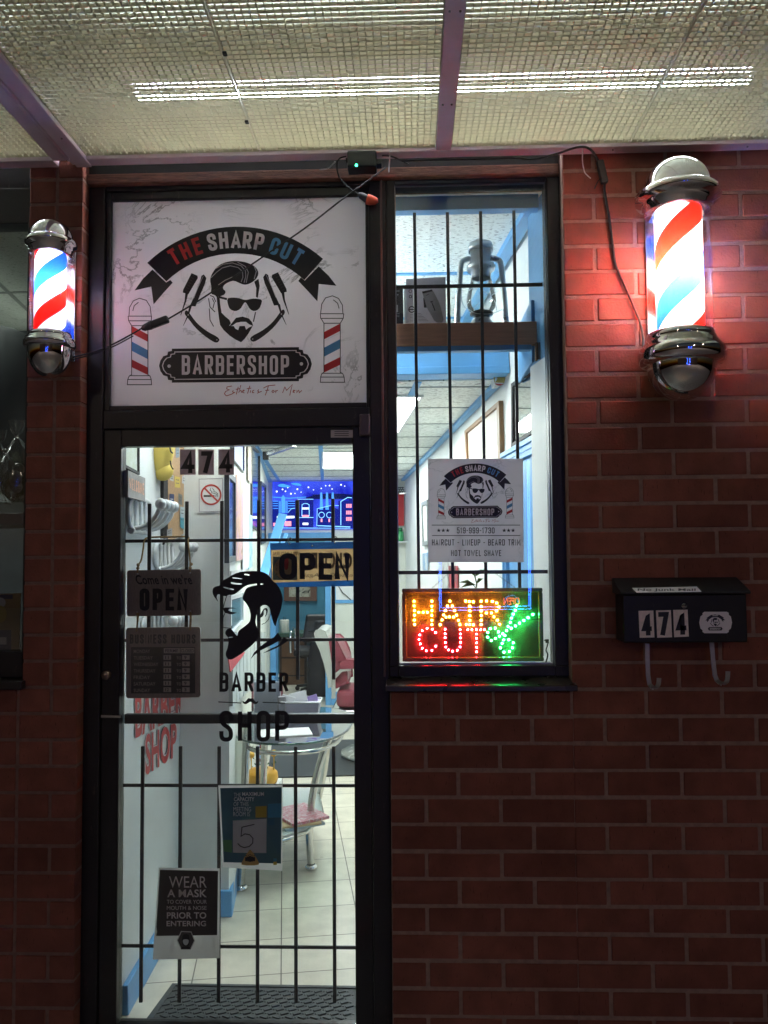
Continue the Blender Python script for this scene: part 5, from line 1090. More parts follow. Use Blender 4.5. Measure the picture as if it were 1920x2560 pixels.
# OPEN card
YO = .118; mo = dmap(560, 1100, 4.879, YO)
t = thing('open_sign', 'tan and blue card reading OPEN hung from the bars at the right of the door', 'sign', mo(1100, 1900))
yb_ = 1100; o = MB(); ob = lambda u, v: dmap(280, 1060, 2.592, YO)(u, v)
o.fill([(1024, 772), (1640, 760), (1640, 806), (1030, 816)], ob); o.fill([(1036, 1027), (1640, 1009), (1640, 1050), (1032, 1058)], ob); o.fill([(1024, 772), (1031, 815), (1037, 1028), (1032, 1058)], ob); o.build('border', mat('blue card', (.02, .11, .33), .5, trans=.35), t)
ob1 = dmap(280, 1060, 2.592, YO-.0006); o = MB(); o.fill([(1030, 815), (1640, 805), (1640, 1010), (1036, 1028)], ob1); tan_ = o.build('panel', mat('tan card', (.50, .32, .15), .6, trans=.5), t)
ob2 = dmap(280, 1060, 2.592, YO-.0010); o = MB(); gm = mat('ghost print', (.20, .13, .07), .6); o.text('WILL RETURN', 1046, 828, 1215, 855, ob2, bold=.015, mirror=True); o.text('CLOSED', 1225, 832, 1556, 938, ob2, bold=.03, mirror=True); o.text('Please Call Again', 1220, 965, 1600, 1000, ob2, shear=.25, mirror=True)
for i in range(3): o.text(str(2+i), 1062, 903+i*30, 1074, 920+i*30, ob2, mirror=True)
o.build('ghost_lettering', gm, t)
ob15 = dmap(280, 1060, 2.592, YO-.0008)
o = MB(); o.rect(1042, 858, 1200, 1012, ob15); o.build('clock_square', mat('slate print', (.10, .14, .17), .6, trans=.3), t)
ob3 = dmap(280, 1060, 2.592, YO-.0009); o = MB(); o.disc(1118, 935, 68, ob3, 32); o.build('clock_face', mat('pale tan print', (.55, .36, .18), .6, trans=.4), t)
ob4 = dmap(280, 1060, 2.592, YO-.0014); o = MB(); o.fill([(1116, 868), (1145, 862), (1145, 905), (1138, 945), (1118, 945)], ob4, ch=1); o.build('clock_hand', mat('red clock hand', (.45, .03, .02), .5), t)
ob5 = dmap(280, 1060, 2.592, YO-.0018); o = MB()
for ch, (a, b) in zip('OPEN', ((1083, 1198), (1215, 1318), (1338, 1430), (1442, 1540))): o.ctext(ch, a, 836, b, 1010, ob5, t=.20)
o.build('lettering', M['ink'], t)
o = MB()
for u, v in ((1151, 778), (1444, 770)): o.tube(smoothpath([ob(u, v+3), ob(u-12, v-25), ob(u+6, v-40), ob(u+14, v-30)], 4), .0016, 6); o.ball(ob5(u, v), .003, 8, 6)
o.ball(ob5(1297, 790), .0035, 8, 6); o.build('hook', M['steelc'], t)
# capacity poster
YP = .0795; mp_ = lambda d: dmap(260, 1850, 2.5136, YP-d)
t = thing('capacity_poster', 'dark teal laminated poster giving a maximum capacity of 5, taped on the door glass', 'poster', mp_(0)(920, 810))
curl = lambda u, v, d: mp_(d+.010*max(0, (780-u)/60)**2*(0.35 if v < 400 else .5))(u, v)
def sheet(mb, qd, d, n=12, f=None):
    g = [[bil(qd, i/n, j/n) for i in range(n+1)] for j in range(n+1)]
    vs = [(f or curl)(*p, d) for r_ in g for p in r_]; mb._add(vs, [(j*(n+1)+i, j*(n+1)+i+1, (j+1)*(n+1)+i+1, (j+1)*(n+1)+i) for j in range(n) for i in range(n)], True)
o = MB(); sheet(o, [(718, 285), (1122, 282), (1120, 822), (745, 800)], 0); o.build('laminate', mat('laminated paper', (.80, .80, .78), .25, trans=.55), t)
o = MB(); sheet(o, [(730, 302), (1116, 296), (1112, 776), (752, 768)], .0005); o.build('printed_area', splash('dark teal print', [(.040, .12, .17), (.055, .145, .18), (.065, .155, .14)], 5, rough=.3), t)
o = MB(); mm = lambda u, v: curl(u, v, .0011); o.text('THE', 816, 332, 860, 356, mm); o.text('MAXIMUM', 868, 327, 1005, 352, mm, bold=.015); o.text('CAPACITY', 816, 359, 945, 385, mm, bold=.025)
o.text('OF THIS', 814, 390, 908, 416, mm); o.text('MEETING', 813, 421, 924, 449, mm); o.text('ROOM IS', 812, 452, 917, 479, mm); o.build('lettering', mat('pale print', (.85, .88, .88), .5, trans=.5), t)
o = MB(); o.fill([(810, 506), (1022, 494), (1020, 710), (810, 708)], mm); o.build('number_panel', mat('off white panel', (.85, .83, .80), .5, trans=.55), t)
o = MB(); o.stroke([(945, 530), (867, 548), (861, 605), (885, 590), (915, 595), (936, 618), (934, 648), (912, 670), (880, 676), (858, 668), (840, 650)], 5.5, lambda u, v: curl(u, v, .0016)); o.build('handwritten_number', M['ink'], t)
for nm_, qd, cc in (('yellow_block', [(952, 418), (1022, 414), (1022, 487), (952, 488)], (.42, .33, .05)), ('blue_block', [(1031, 402), (1114, 398), (1114, 486), (1031, 488)], (.05, .24, .38)), ('blue_block', [(1031, 495), (1072, 493), (1072, 534), (1031, 536)], (.035, .13, .20)), ('green_block', [(748, 628), (803, 628), (804, 708), (752, 700)], (.09, .25, .11)), ('blue_block', [(1065, 745), (1085, 744), (1085, 763), (1065, 764)], (.06, .25, .36)), ('yellow_block', [(1064, 765), (1086, 764), (1086, 785), (1064, 786)], (.45, .34, .06))):
    o = MB(); o.fill(qd, mm); o.build(nm_, mat('printed block', cc, .4, trans=.2), t)
o = MB(); o.fill([(912, 690), (925, 690), (976, 770), (970, 788), (868, 788), (861, 774)], lambda u, v: curl(u, v, .0020), ch=1); tri = o.build('warning_triangle', mat('ochre print', (.42, .29, .09), .5), t)
o = MB()
for i, (u, h) in enumerate(((893, 0), (906, -4), (918, -8), (930, -4), (943, 0))):
    z_ = lambda a, b: curl(a, b, .0025); o.disc(u, 728+h, 4, z_, 10); o.fill([(u-7, 736+h), (u+7, 736+h), (u+6, 762-h*.5), (u-6, 762-h*.5)], z_)
o.build('people_symbol', M['ink'], tri)
# mask poster
mq = lambda d: dmap(380, 2160, 8.506, YP-d); fq = lambda u, v, d: mq(d+.004*max(0, (120-u)/120)**2)(u, v)
t = thing('mask_poster', 'black and white laminated WEAR A MASK poster low on the door glass', 'poster', mq(0)(700, 2000))
o = MB(); sheet(o, [(140, 78), (1440, 95), (1440, 2000), (15, 2035)], 0, 10, fq); o.build('laminate', mat('laminated paper', (.80, .80, .78), .25, trans=.5), t)
o = MB(); sheet(o, [(168, 125), (1405, 148), (1385, 1512), (80, 1530)], .0005, 10, fq); o.build('printed_area', mat('charcoal print', (.055, .050, .045), .35), t)
o = MB(); mm = lambda u, v: fq(u, v, .001)
o.text('WEAR', 360, 262, 1165, 505, mm); o.text('A MASK', 325, 540, 1165, 708, mm, bold=.022); o.text('TO COVER YOUR', 315, 762, 1165, 845, mm); o.text('MOUTH & NOSE', 315, 893, 1160, 975, mm); o.text('PRIOR TO', 315, 1025, 1155, 1162, mm, bold=.024); o.text('ENTERING', 308, 1208, 1150, 1325, mm, bold=.024)
o.build('lettering', mat('pale grey print', (.86, .86, .82), .5, trans=.5), t)
o = MB(); hx = [(528, 1622), (618, 1425), (838, 1435), (915, 1630), (822, 1822), (615, 1820)]; o.fill(hx, lambda u, v: fq(u, v, .0012)); o.cur = 1; o.fill([(720+(u-720)*.9, 1625+(v-1625)*.9) for u, v in hx], lambda u, v: fq(u, v, .0016)); hexo = o.build('hexagon', [mat('pale rim', (.50, .50, .48), .5), mat('dark grey print', (.06, .056, .05), .5)], t)
o = MB(); e_ = lambda u, v: fq(u, v, .0020); o.fill([(640, 1560), (660, 1500), (720, 1485), (780, 1500), (795, 1560), (800, 1700), (780, 1740), (655, 1740), (640, 1700)], e_, ch=1); o.fill([(615, 1795), (660, 1752), (775, 1752), (825, 1795), (815, 1812), (622, 1812)], e_); o.cur = 1; o.fill([(650, 1612), (720, 1598), (785, 1610), (770, 1700), (718, 1735), (668, 1700)], lambda u, v: fq(u, v, .0024), ch=1); o.build('masked_face_symbol', [M['ink'], mat('mask white', (.46, .48, .46), .5)], hexo)

# ================================================================== SHELF BEHIND THE NARROW WINDOW
YK = .24; zt, zb = P(1100, 807, YK).z, P(1100, 865, YK).z
t = thing('display_shelf', 'brown wooden shelf across the top of the narrow window holding a lantern', 'shelf', (.2, .35, zb))
o = MB(); o.box(-.10, P(1357, 830, YK).x, YK, YK+.022, zb, zt); o.build('front_board', mat('brown varnished board', (.62, .33, .19), .45, var=.2, scale=8, stretch=(1, 8, 14)), t, bevel=.003)
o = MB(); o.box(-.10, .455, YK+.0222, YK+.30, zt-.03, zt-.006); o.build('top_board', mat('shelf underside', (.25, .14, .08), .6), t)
o = MB(); o.box(-.10, .455, YK-.004, YK+.030, zb-.020, zb-.0005); o.build('trim', M['blue'], t, bevel=.002)
o = MB(); c0, c1 = P(1338, 858, YK-.02), P(1366, 900, YK-.02); o.box(c0.x, min(.474, c1.x), YK-.03, YK-.006, c1.z, c0.z)
for i in range(6): o.box(c0.x+.002+i*.0055, c0.x+.0045+i*.0055, YK-.034, YK-.0302, c1.z, c0.z)
o.build('bracket', mat('ribbed wood', (.16, .10, .055), .6), t)
zs_ = zt-.006
mk = lambda Y: dmap(980, 680, 11.06, Y)
# clipper box
Yc = YK+.045; a, b = mk(Yc)(388, 195), mk(Yc)(1500, 1400); zz0 = zs_
t = thing('clipper_box', 'grey product box printed with a hair clipper on the wooden shelf', 'box', ((a.x+b.x)/2, Yc+.04, zz0))
o = MB(); o.hexa([(a.x, Yc, zz0), (b.x, Yc, zz0), (b.x, Yc+.08, zz0), (a.x, Yc+.08, zz0), (a.x, Yc, a.z), (b.x, Yc, a.z+.006), (b.x, Yc+.08, a.z+.006), (a.x, Yc+.08, a.z)]); o.build('carton', mat('grey carton', (.75, .73, .78), .5, var=.06), t)
m_ = mk(Yc-.0006); o = MB(); o.fill([(830, 540), (1110, 480), (1200, 640), (1320, 870), (1370, 1080), (1450, 1400), (1190, 1400), (1080, 1180), (960, 990), (890, 760)], m_, ch=1); o.cur = 1; o.fill([(830, 540), (1110, 480), (1125, 530), (845, 600)], mk(Yc-.001)); o.fill([(865, 720), (885, 720), (960, 990), (885, 985)], mk(Yc-.001))
o.stroke([(1060, 830), (1130, 810)], 30, mk(Yc-.001)); o.stroke([(1100, 840), (1190, 1070)], 26, mk(Yc-.001)); o.stroke([(940, 650), (1020, 610)], 14, mk(Yc-.001)); o.build('clipper_picture', [mat('grey clipper print', (.33, .33, .33), .4), M['ink']], t)
o = MB(); o.ring(508, 530, 48, 14, m_); o.ring(510, 680, 44, 18, m_); o.ring(545, 1035, 92, 26, m_); o.stroke([(470, 1035), (620, 1035)], 26, m_)
for i in range(6): o.stroke([(500, 1180+i*40), (580, 1178+i*40)], 7, m_); o.stroke([(720, 1150+i*40), (800+i*40, 1147+i*40)], 8, m_)
o.build('badges', M['ink'], t)
o = MB(); o.box(a.x-.008, a.x-.001, Yc-.004, Yc+.06, zz0, a.z-.028); tag(o.build('white_card', M['white']), 'thin white card standing between the two boxes on the shelf', 'card')
a2, b2 = mk(Yc)(-300, 470), mk(Yc)(330, 1420)
t = thing('product_box', 'black product box at the left end of the wooden shelf', 'box', ((a2.x+b2.x)/2, Yc+.04, zz0))
o = MB(); o.box(a2.x, b2.x-.002, Yc, Yc+.07, zz0, a2.z); o.build('carton', mat('black carton', (.02, .02, .025), .4), t)
o = MB(); o.rect(105, 910, 165, 1110, m_)
for v in (525, 1150, 1195, 1235): o.stroke([(115, v), (205, v)], 9 if v > 600 else 24, m_)
o.fill([(140, 610), (180, 610), (160, 670)], m_); o.build('print', mat('pale print', (.4, .42, .44), .5), t)
# lantern
YL = YK+.14; lm = lambda u, v: P(1130+u/9.62, 590+v/9.62, YL); cx = lm(705, 1500).x; pxm = 2000*9.62/(YL+2.7)
t = thing('oil_lantern', 'grey metal hurricane oil lantern with clear globe on the wooden shelf', 'lantern', (cx, YL, zs_)); zz = lambda v: lm(705, v).z; rr = lambda u: u/pxm
gm = mat('galvanised metal', (.46, .50, .53), .3, metal=.75, var=.15, scale=25)
def L(nm_, prof, mt, n=28): o = MB(); o.lathe([(rr(a), zz(b)-0) for a, b in prof], (cx, YL, 0), n); return o.build(nm_, mt, t)
o = MB(); o.lathe([(0, zs_), (rr(520), zs_), (rr(560), zs_+.004), (rr(540), zs_+.018), (rr(330), zs_+.024), (rr(220), zz(2000))], (cx, YL, 0), 32); o.build('fuel_tank', gm, t)
L('burner', [(200, 2000), (200, 1925), (275, 1905), (285, 1860), (265, 1840), (150, 1830), (0, 1828)], mat('dark burner', (.07, .08, .09), .35, metal=.8))
L('globe', [(255, 1838), (330, 1740), (362, 1590), (350, 1440), (300, 1250), (255, 1080), (240, 1000)], glass('lantern glass', (.93, .95, .94), 1.0, .05, 1.4, .5))  # white film in the globe stands in for its whitish highlights
L('chimney', [(215, 1030), (240, 1000), (245, 830), (330, 830), (352, 760), (330, 690), (262, 660), (262, 300), (230, 280), (300, 385), (318, 300), (290, 190), (120, 160), (0, 158)], gm)
for sg in (-1, 1):
    o = MB(); T = lambda du, v: Vector((cx+sg*rr(du), YL, zz(v)))
    o.tube(smoothpath([T(590, 2085), T(580, 1900), T(555, 1500), T(520, 1100), T(500, 800), T(465, 630), T(360, 560), T(250, 540)], 6), rr(72), 12); o.build('side_tube', gm, t)
o = MB(); T = lambda u, v, dy=-.0: Vector((cx+rr(u-705), YL+dy, zz(v)))
o.tube(smoothpath([T(380, 1410, -.05), T(500, 1335, -.055), T(650, 1390, -.06), T(850, 1530, -.06), T(1000, 1690, -.05), T(1050, 1850, -.03)], 5), .0011, 6); o.tube(smoothpath([T(1090, 1420, -.05), T(900, 1560, -.06), T(650, 1700, -.055), T(510, 1800, -.04), T(520, 1870, -.03)], 5), .0011, 6)
o.tube(smoothpath([T(190, 750), T(180, 1000), T(250, 1600), T(430, 1850, -.03), T(600, 1940, -.04), T(900, 1945, -.04), T(1140, 1850, -.03), T(1260, 1650), T(1225, 780)], 6), .0012, 6)
o.tube([T(640+60*math.cos(x), 130+60*math.sin(x)) for x in [i*math.pi/8 for i in range(16)]], .001, 5, closed=True); o.build('wire_guard', gm, t)

# ================================================================== RIGHT WALL
k_ = 1920/1659
plm = off(PL_R, .02); m = wmap(920, 900, 3.072, plm); yR = lambda x: x
framed('wall_frame', 'large wooden picture frame with cream mount on the right wall, above the poster', 'picture', m, [(740, 545), (1003, 312), (1020, 985), (756, 1040)], plm, .03, mat('oak frame', (.26, .14, .06), .45, var=.3, scale=10, stretch=(8, 8, 1)), mat('cream mount', (.70, .64, .58), .5), .055)
plm = off(PL_R, .012); m = wmap(920, 900, 3.072, plm)
framed('wall_mirror', 'black framed mirror above the blue door on the right wall', 'mirror', m, [(1098, 182), (1262, 60), (1262, 560), (1098, 672)], plm, .02, M['black'], mat('mirror', (.75, .78, .78), .03, metal=1), .028)
t = thing('inner_door', 'sky blue inner door with grooved casing on the right wall', 'door', (.47, .7, 0))
m1 = wmap(920, 900, 3.072, off(PL_R, .022)); m0_ = wmap(920, 900, 3.072, off(PL_R, .006))
ya_, yb2 = .30, .97; xr = lambda y: R0_[0]+(R1_[0]-R0_[0])*(y-R0_[1])/(R1_[1]-R0_[1])
def rbox(mb, y0, y1, z0, z1, th): mb.hexa([(xr(y0)-th, y0, z0), (xr(y0)-.001, y0, z0), (xr(y1)-.001, y1, z0), (xr(y1)-th, y1, z0), (xr(y0)-th, y0, z1), (xr(y0)-.001, y0, z1), (xr(y1)-.001, y1, z1), (xr(y1)-th, y1, z1)])
o = MB(); rbox(o, .30, .90, .01, 2.0, .008); o.build('leaf', M['blue'], t)
o = MB()
for a_, b_ in ((0, .022), (.026, .018), (.048, .026)): rbox(o, .30, .975, 2.003+a_, 2.025+a_, b_)
o.build('head_casing', M['blue'], t, bevel=.002)
o = MB()
for a_, b_ in ((.903, .024), (.927, .017), (.951, .026)): rbox(o, a_, a_+.022, .01, 2.0025, b_)
o.build('side_casing', M['blue'], t, bevel=.002)
t = thing('emergency_light', 'white emergency light box with a lamp head near the ceiling of the right wall', 'emergency light', (.40, 1.05, 2.32))
cE = P(1268, 950, 1.02); o = MB(); o.box(cE.x-.012, cE.x+.04, 1.0, 1.09, cE.z-.055, cE.z+.045); o.build('housing', M['white'], t, bevel=.006)
c = P(1246, 951, 1.0); o = MB(); o.tube([c+Vector((.02, 0, 0)), c+Vector((-.012, -.004, 0)), c+Vector((-.026, -.006, 0))], [.02, .038, .040], 16); o.build('lamp_head', M['white'], t)
o = MB(); o.fill([(-24, -18), (28, -18), (20, 12), (-20, 10)], lambda u, v: P(1248+u*.62, 950+v*.62, .958)); o.build('reflector', mat('amber lens', (.50, .40, .10), .25), t)
o = MB(); o.fill([(-20, 12), (20, 14), (4, 22), (-8, 20)], lambda u, v: P(1248+u*.62, 951+v*.62, .957)); o.build('red_lens', mat('red lens', (.5, .05, .04), .3), t)
plm = off(PL_R, .02); m = wmap(980, 1100, 5.53, plm)
framed('wall_frame', 'grey framed certificate on the far right wall, left of the window poster', 'picture', m, [(400, 865), (482, 822), (492, 1450), (418, 1470)], plm, .03, mat('grey frame', (.20, .22, .22), .4), splash('certificate', [(.65, .65, .62), (.55, .57, .55), (.68, .68, .66)], 10), .05)
for lab, pts, cols in (('tan and blue poster low on the far right wall above the LED sign', [(420, 1570), (500, 1555), (500, 1800), (420, 1800)], [(.45, .35, .2), (.15, .3, .5), (.6, .6, .55)]), ('dark and white poster on the right wall above the LED sign', [(640, 1690), (770, 1690), (770, 2150), (640, 2200)], [(.1, .1, .1), (.62, .62, .6), (.3, .3, .3)]), ('red and black poster on the right wall above the LED sign', [(782, 1740), (905, 1740), (905, 2200), (782, 2200)], [(.05, .05, .05), (.5, .05, .06), (.5, .05, .06)])):
    o = MB(); o.prism([wmap(980, 1100, 5.53, off(PL_R, .01))(*p) for p in pts], -PL_R[1]*.004); tag(o.build('poster', splash('wall poster', cols, 5, rnd.random()*9)), lab, 'poster')
# back wall, right corner
bm = lambda Y: dmap(980, 1100, 5.53, Y)
t = thing('red_banner', 'red cloth banner with a dotted black top hanging in the far corner', 'banner', bm(BY-.06)(120, 1180))
o = MB(); o.prism([bm(BY-.06)(u, v) for u, v in ((60, 740), (165, 740), (166, 1185), (60, 1185))], (0, .01, 0)); o.build('cloth', mat('banner red', (.45, .03, .035), .7), t)
o = MB(); o.prism([bm(BY-.062)(u, v) for u, v in ((60, 650), (165, 650), (165, 739), (60, 739))], (0, .01, 0)); o.cur = 1
for i in range(4):
    for j in range(3): o.disc(85+i*24+(j % 2)*10, 668+j*26, 7, bm(BY-.0632), 8)
o.build('dotted_top', [M['black'], M['white']], t)
o = MB(); o.bar(bm(BY-.07)(100, 742), bm(BY-.07)(235, 735), .02, .015); o.bar(bm(BY-.05)(240, 690), bm(BY-.05)(240, 770), .03, .02); o.build('rod', M['steelc'], t)
t = thing('wall_shelf', 'small white shelf in the far corner holding green bottles', 'shelf', bm(BY-.08)(150, 1415))
o = MB(); a = bm(BY-.13)(40, 1402); b = bm(BY-.13)(222, 1416); o.box(a.x, b.x, BY-.14, BY-.001, b.z, a.z); o.build('board', M['white'], t)
c = bm(BY-.09)(108, 1400); t = thing('bottle', 'green bottle standing on the small white corner shelf', 'bottle', c)
gb = mat('green plastic', (.05, .34, .12), .3); hh = bm(BY-.09)(108, 1215).z-c.z
o = MB(); o.lathe([(0, 0), (.038, 0), (.04, .01), (.04, hh*.7), (.022, hh*.78)], c, 16); o.build('body', gb, t)
o = MB(); o.lathe([(.022, hh*.78), (.03, hh*.8), (.03, hh), (0, hh)], c, 16); o.build('cap', mat('dark green cap', (.02, .2, .08), .35), t)
o = MB(); o.prism([bm(BY-.05)(u, v) for u, v in ((278, 1310), (296, 1305), (345, 1395), (278, 1395))], (0, .03, 0)); tag(o.build('green_box', gb), 'green folded carton leaning beside the bottle in the far corner', 'box')

# ================================================================== BACK WALL: glowing picture, white board
t = thing('lit_picture', 'glowing blue night city picture on the back wall of the shop', 'lit picture', P(780, 1324, BY))
c2 = lambda Y: dmap(560, 1100, 4.879, Y); YB = BY-.045; f0 = c2(YB)
E_ = lambda n_, c_, s_: emat(n_, c_, s_)
W0, W1, V0, V1 = 590, 1900, 508, 1092
def skym():
    m = bpy.data.materials.new('backlit night sky'); m.use_nodes = True; n = m.node_tree; n.nodes.remove(n.nodes['Principled BSDF']); e = n.nodes.new('ShaderNodeEmission'); n.links.new(e.outputs[0], n.nodes['Material Output'].inputs['Surface'])
    tc = n.nodes.new('ShaderNodeTexCoord'); x = n.nodes.new('ShaderNodeTexNoise'); x.inputs['Scale'].default_value = 4; x.inputs['Detail'].default_value = 3; n.links.new(tc.outputs['Object'], x.inputs['Vector'])
    c = n.nodes.new('ShaderNodeValToRGB'); q_ = c.color_ramp.elements; q_[0].position = .35; q_[0].color = (.010, .016, .45, 1); q_[1].position = .68; q_[1].color = (.06, .12, 1.0, 1); n.links.new(x.outputs['Fac'], c.inputs['Fac']); n.links.new(c.outputs[0], e.inputs['Color']); e.inputs['Strength'].default_value = .75; return m
o = MB(); o.prism([f0(W0, V0), f0(W1, V0-8), f0(W1, V1-8), f0(W0, V1)], (0, .04, 0)); o.build('light_box', skym(), t)
def layer(nm_, colr, st, fn, d):
    o = MB(); fn(o, c2(YB-d)); o.build(nm_, E_(nm_.replace('_', ' ')+' glow', colr, st), t)
def clouds(o, m):
    o.fill([(640, 560), (700, 530), (760, 545), (830, 570), (740, 580)], m, ch=1); o.fill([(800, 530), (900, 520), (960, 560), (880, 555)], m, ch=1); o.fill([(590, 690), (800, 705), (1000, 690), (1000, 700), (800, 716), (590, 702)], m)
layer('cloud', (.06, .35, .9), .8, clouds, .001)
def hills(o, m):
    o.fill([(1000, 705), (1100, 670), (1300, 650), (1500, 660), (1700, 690), (1700, 720), (1000, 720)], m)
    for i in range(26):
        u = 1080+i*22; h = rnd.choice((16, 26, 38, 30)); o.rect(u, 690-h, u+12, 692, m)
layer('skyline', (.005, .010, .10), .6, hills, .002)
def blocks(o, m):
    for u0, v0, u1 in ((590, 742, 668), (775, 740, 880), (905, 720, 1090), (1395, 740, 1520), (1520, 700, 1720)): o.rect(u0, v0, u1, 1080, m)
    o.fill([(1135, 840), (1300, 800), (1400, 850), (1400, 1080), (1135, 1080)], m)
layer('dark_building', (.008, .018, .28), .6, blocks, .003)
def towers(o, m):
    o.fill([(700, 700), (722, 670), (746, 700), (746, 890), (700, 890)], m)
    for u in (668, 682, 752, 766): o.rect(u, 745, u+9, 890, m)
    for u in (1175, 1245, 1315): o.fill([(u, 640), (u+22, 640), (u+34, 850), (u-8, 850)], m)
    for v in (742, 770, 798, 830): o.rect(592, v, 660, v+9, m); o.rect(780, v, 866, v+9, m)
layer('tower', (.07, .30, 1.0), .95, towers, .004)
def lines(o, m):
    o.stroke([(905, 722), (1092, 722)], 6, m); o.stroke([(1132, 1050), (1137, 838), (1300, 800), (1400, 800)], 6, m); o.stroke([(1425, 1040), (1425, 750), (1510, 700), (1560, 705)], 8, m)
    for u in (1190, 1285): o.ring(u, 915, 38, 7, m, 24)
    o.stroke([(905, 945), (1092, 945)], 7, m); o.stroke([(1140, 1045), (1540, 1060)], 9, m); o.stroke([(950, 930), (952, 790), (975, 776), (1015, 776), (1038, 790), (1040, 930)], 7, m)
    o.stroke([(780, 885), (820, 840), (866, 830)], 5, m); o.stroke([(594, 1072), (1540, 1076)], 6, m)
layer('neon_line', (.22, .55, 1.0), 1.3, lines, .005)
layer('marquee', (.85, .95, 1.0), 1.4, lambda o, m: (o.fill([(645, 930), (858, 926), (858, 952), (645, 960)], m), o.rect(955, 825, 1035, 845, m), o.rect(960, 1010, 1028, 1036, m), [o.disc(u, v, r_, m, 10) for u, v, r_ in ((643, 628, 11), (714, 602, 9), (750, 626, 8), (778, 582, 6), (817, 655, 10), (866, 652, 6), (895, 600, 10), (940, 636, 6), (1030, 577, 9), (1092, 608, 6), (1186, 590, 7), (1240, 558, 7), (1318, 598, 7), (1428, 546, 9), (1472, 562, 7), (1287, 556, 9))]), .006)
layer('lit_window', (1.0, .30, .42), 1.0, lambda o, m: ([o.rect(1490+i*24, v, 1508+i*24, v+46, m) for i in range(3) for v in (780, 862, 940)], o.rect(955, 915, 1035, 940, m), o.rect(740, 990, 820, 1050, m), o.rect(600, 1010, 640, 1050, m), o.rect(1180, 960, 1200, 1000, m), o.rect(1275, 960, 1292, 1000, m)), .006)
w3 = lambda Y: dmap(660, 1420, 6.9125, Y)
t = thing('white_board', 'white board with a sky blue frame right of the back doorway', 'board', w3(BY)(1400, 600))
o = MB(); f_ = w3(BY-.012); o.prism([f_(1240, 100), f_(1900, 100), f_(1900, 548), (f_(1240, 550))], (0, .011, 0)); o.build('sheet', M['white'], t)
o = MB(); f_ = w3(BY-.02); o.prism([f_(1222, 552), f_(1900, 552), f_(1900, 606), f_(1222, 610)], (0, .019, 0)); o.build('frame', M['blue'], t); o = MB(); o.prism([f_(1216, 90), f_(1238, 90), f_(1240, 551), f_(1218, 551)], (0, .019, 0)); o.build('frame', M['blue'], t)
o = MB(); o.tube([w3(BY-.03)(*p) for p in ((1290, 320), (1360, 430), (1400, 460), (1500, 550))], .005, 6); tag(o.build('hanging_pen', M['plastic']), 'black pen on a string across the white board', 'pen')
# ================================================================== TEAL ROOM
t = thing('wall_frame', 'brown framed picture on the teal wall of the back room', 'picture', P(750, 1500, 8.18))
f_ = w3(8.16); ff = mat('brown frame', (.16, .08, .055), .5)
o = MB()
for q4 in ([(345, 250), (910, 250), (910, 300), (345, 300)], [(345, 500), (910, 500), (910, 570), (345, 570)], [(345, 300), (430, 300), (430, 500), (345, 500)], [(800, 300), (910, 300), (910, 500), (800, 500)]): o.prism([f_(*p) for p in q4], (0, .03, 0))
o.build('frame', ff, t); o = MB(); o.fill([(430, 300), (800, 300), (800, 500), (430, 500)], w3(8.18)); o.build('picture', splash('sepia picture', [(.05, .045, .04), (.55, .52, .40), (.2, .17, .13)], 12), t)
t = thing('paper_towel_roll', 'white paper towel roll standing on the green cabinet in the back room', 'paper towel', w3(7.4)(355, 1130))
c = w3(7.4)(352, 1125); hz = w3(7.4)(352, 895).z-c.z; o = MB(); o.lathe([(0, 0), (.058, 0), (.06, .01), (.06, hz-.01), (.055, hz), (.015, hz)], c, 20); o.build('roll', mat('towel paper', (.72, .70, .62), .8), t)
o = MB(); o.tube([c+Vector((-.012, 0, hz)), c+Vector((-.012, 0, hz+.035)), c+Vector((.012, 0, hz+.035)), c+Vector((.012, 0, hz))], .004, 6); o.build('holder', M['plastic'], t)
t = thing('cabinet', 'dark green topped cabinet in the back room', 'cabinet', w3(7.4)(400, 1180))
a = w3(7.25)(230, 1130); b = w3(7.25)(760, 1190); o = MB(); o.box(a.x, b.x, 7.25, 7.7, b.z, a.z); o.build('top', mat('green top', (.05, .13, .09), .5), t)
o = MB(); o.box(a.x+.02, b.x-.02, 7.28, 7.68, .01, b.z-.001); o.build('body', mat('dark cabinet', (.05, .035, .028), .5, var=.2), t, bevel=.004)
o = MB()
for i in range(3): o.box(a.x+.05, b.x-.05, 7.272, 7.2795, b.z-.05-.22*(i+1)+.02, b.z-.05-.22*i); 
o.build('drawer_fronts', mat('drawer brown', (.20, .10, .05), .5), t)
t = thing('office_chair', 'black office chair with curved metal arms in the back room', 'office chair', (-1.10, 6.75, 0))
bk = mat('black vinyl', (.02, .02, .022), .45)
o = MB(); o.box(-1.36, -.86, 6.55, 7.0, .43, .52); o.build('seat', bk, t, bevel=.03, seg=3)
o = MB(); o.hexa([(-1.32, 6.98, .55), (-.92, 6.98, .55), (-.92, 7.05, .55), (-1.32, 7.05, .55), (-1.28, 7.08, .88), (-.96, 7.08, .88), (-.96, 7.15, .88), (-1.28, 7.15, .88)]); o.build('backrest', bk, t, bevel=.03, seg=3)
for x in (-1.39, -.83): o = MB(); o.tube(smoothpath([(x, 6.95, .48), (x, 6.95, .70), (x, 6.85, .74), (x, 6.62, .72), (x, 6.55, .62), (x, 6.58, .48)], 5), .014, 8); o.build('arm', M['chrome'], t)
o = MB(); o.tube([(-1.1, 6.78, .08), (-1.1, 6.78, .43)], .03, 10); o.build('column', M['plastic'], t)
o = MB()
for i in range(5): a_ = i*2*math.pi/5+.3; o.bar((-1.1, 6.78, .085), (-1.1+.27*math.cos(a_), 6.78+.27*math.sin(a_), .055), .04, .03); o.ball((-1.1+.27*math.cos(a_), 6.78+.27*math.sin(a_), .028), .028, 8, 6)
o.build('star_base', M['plastic'], t)
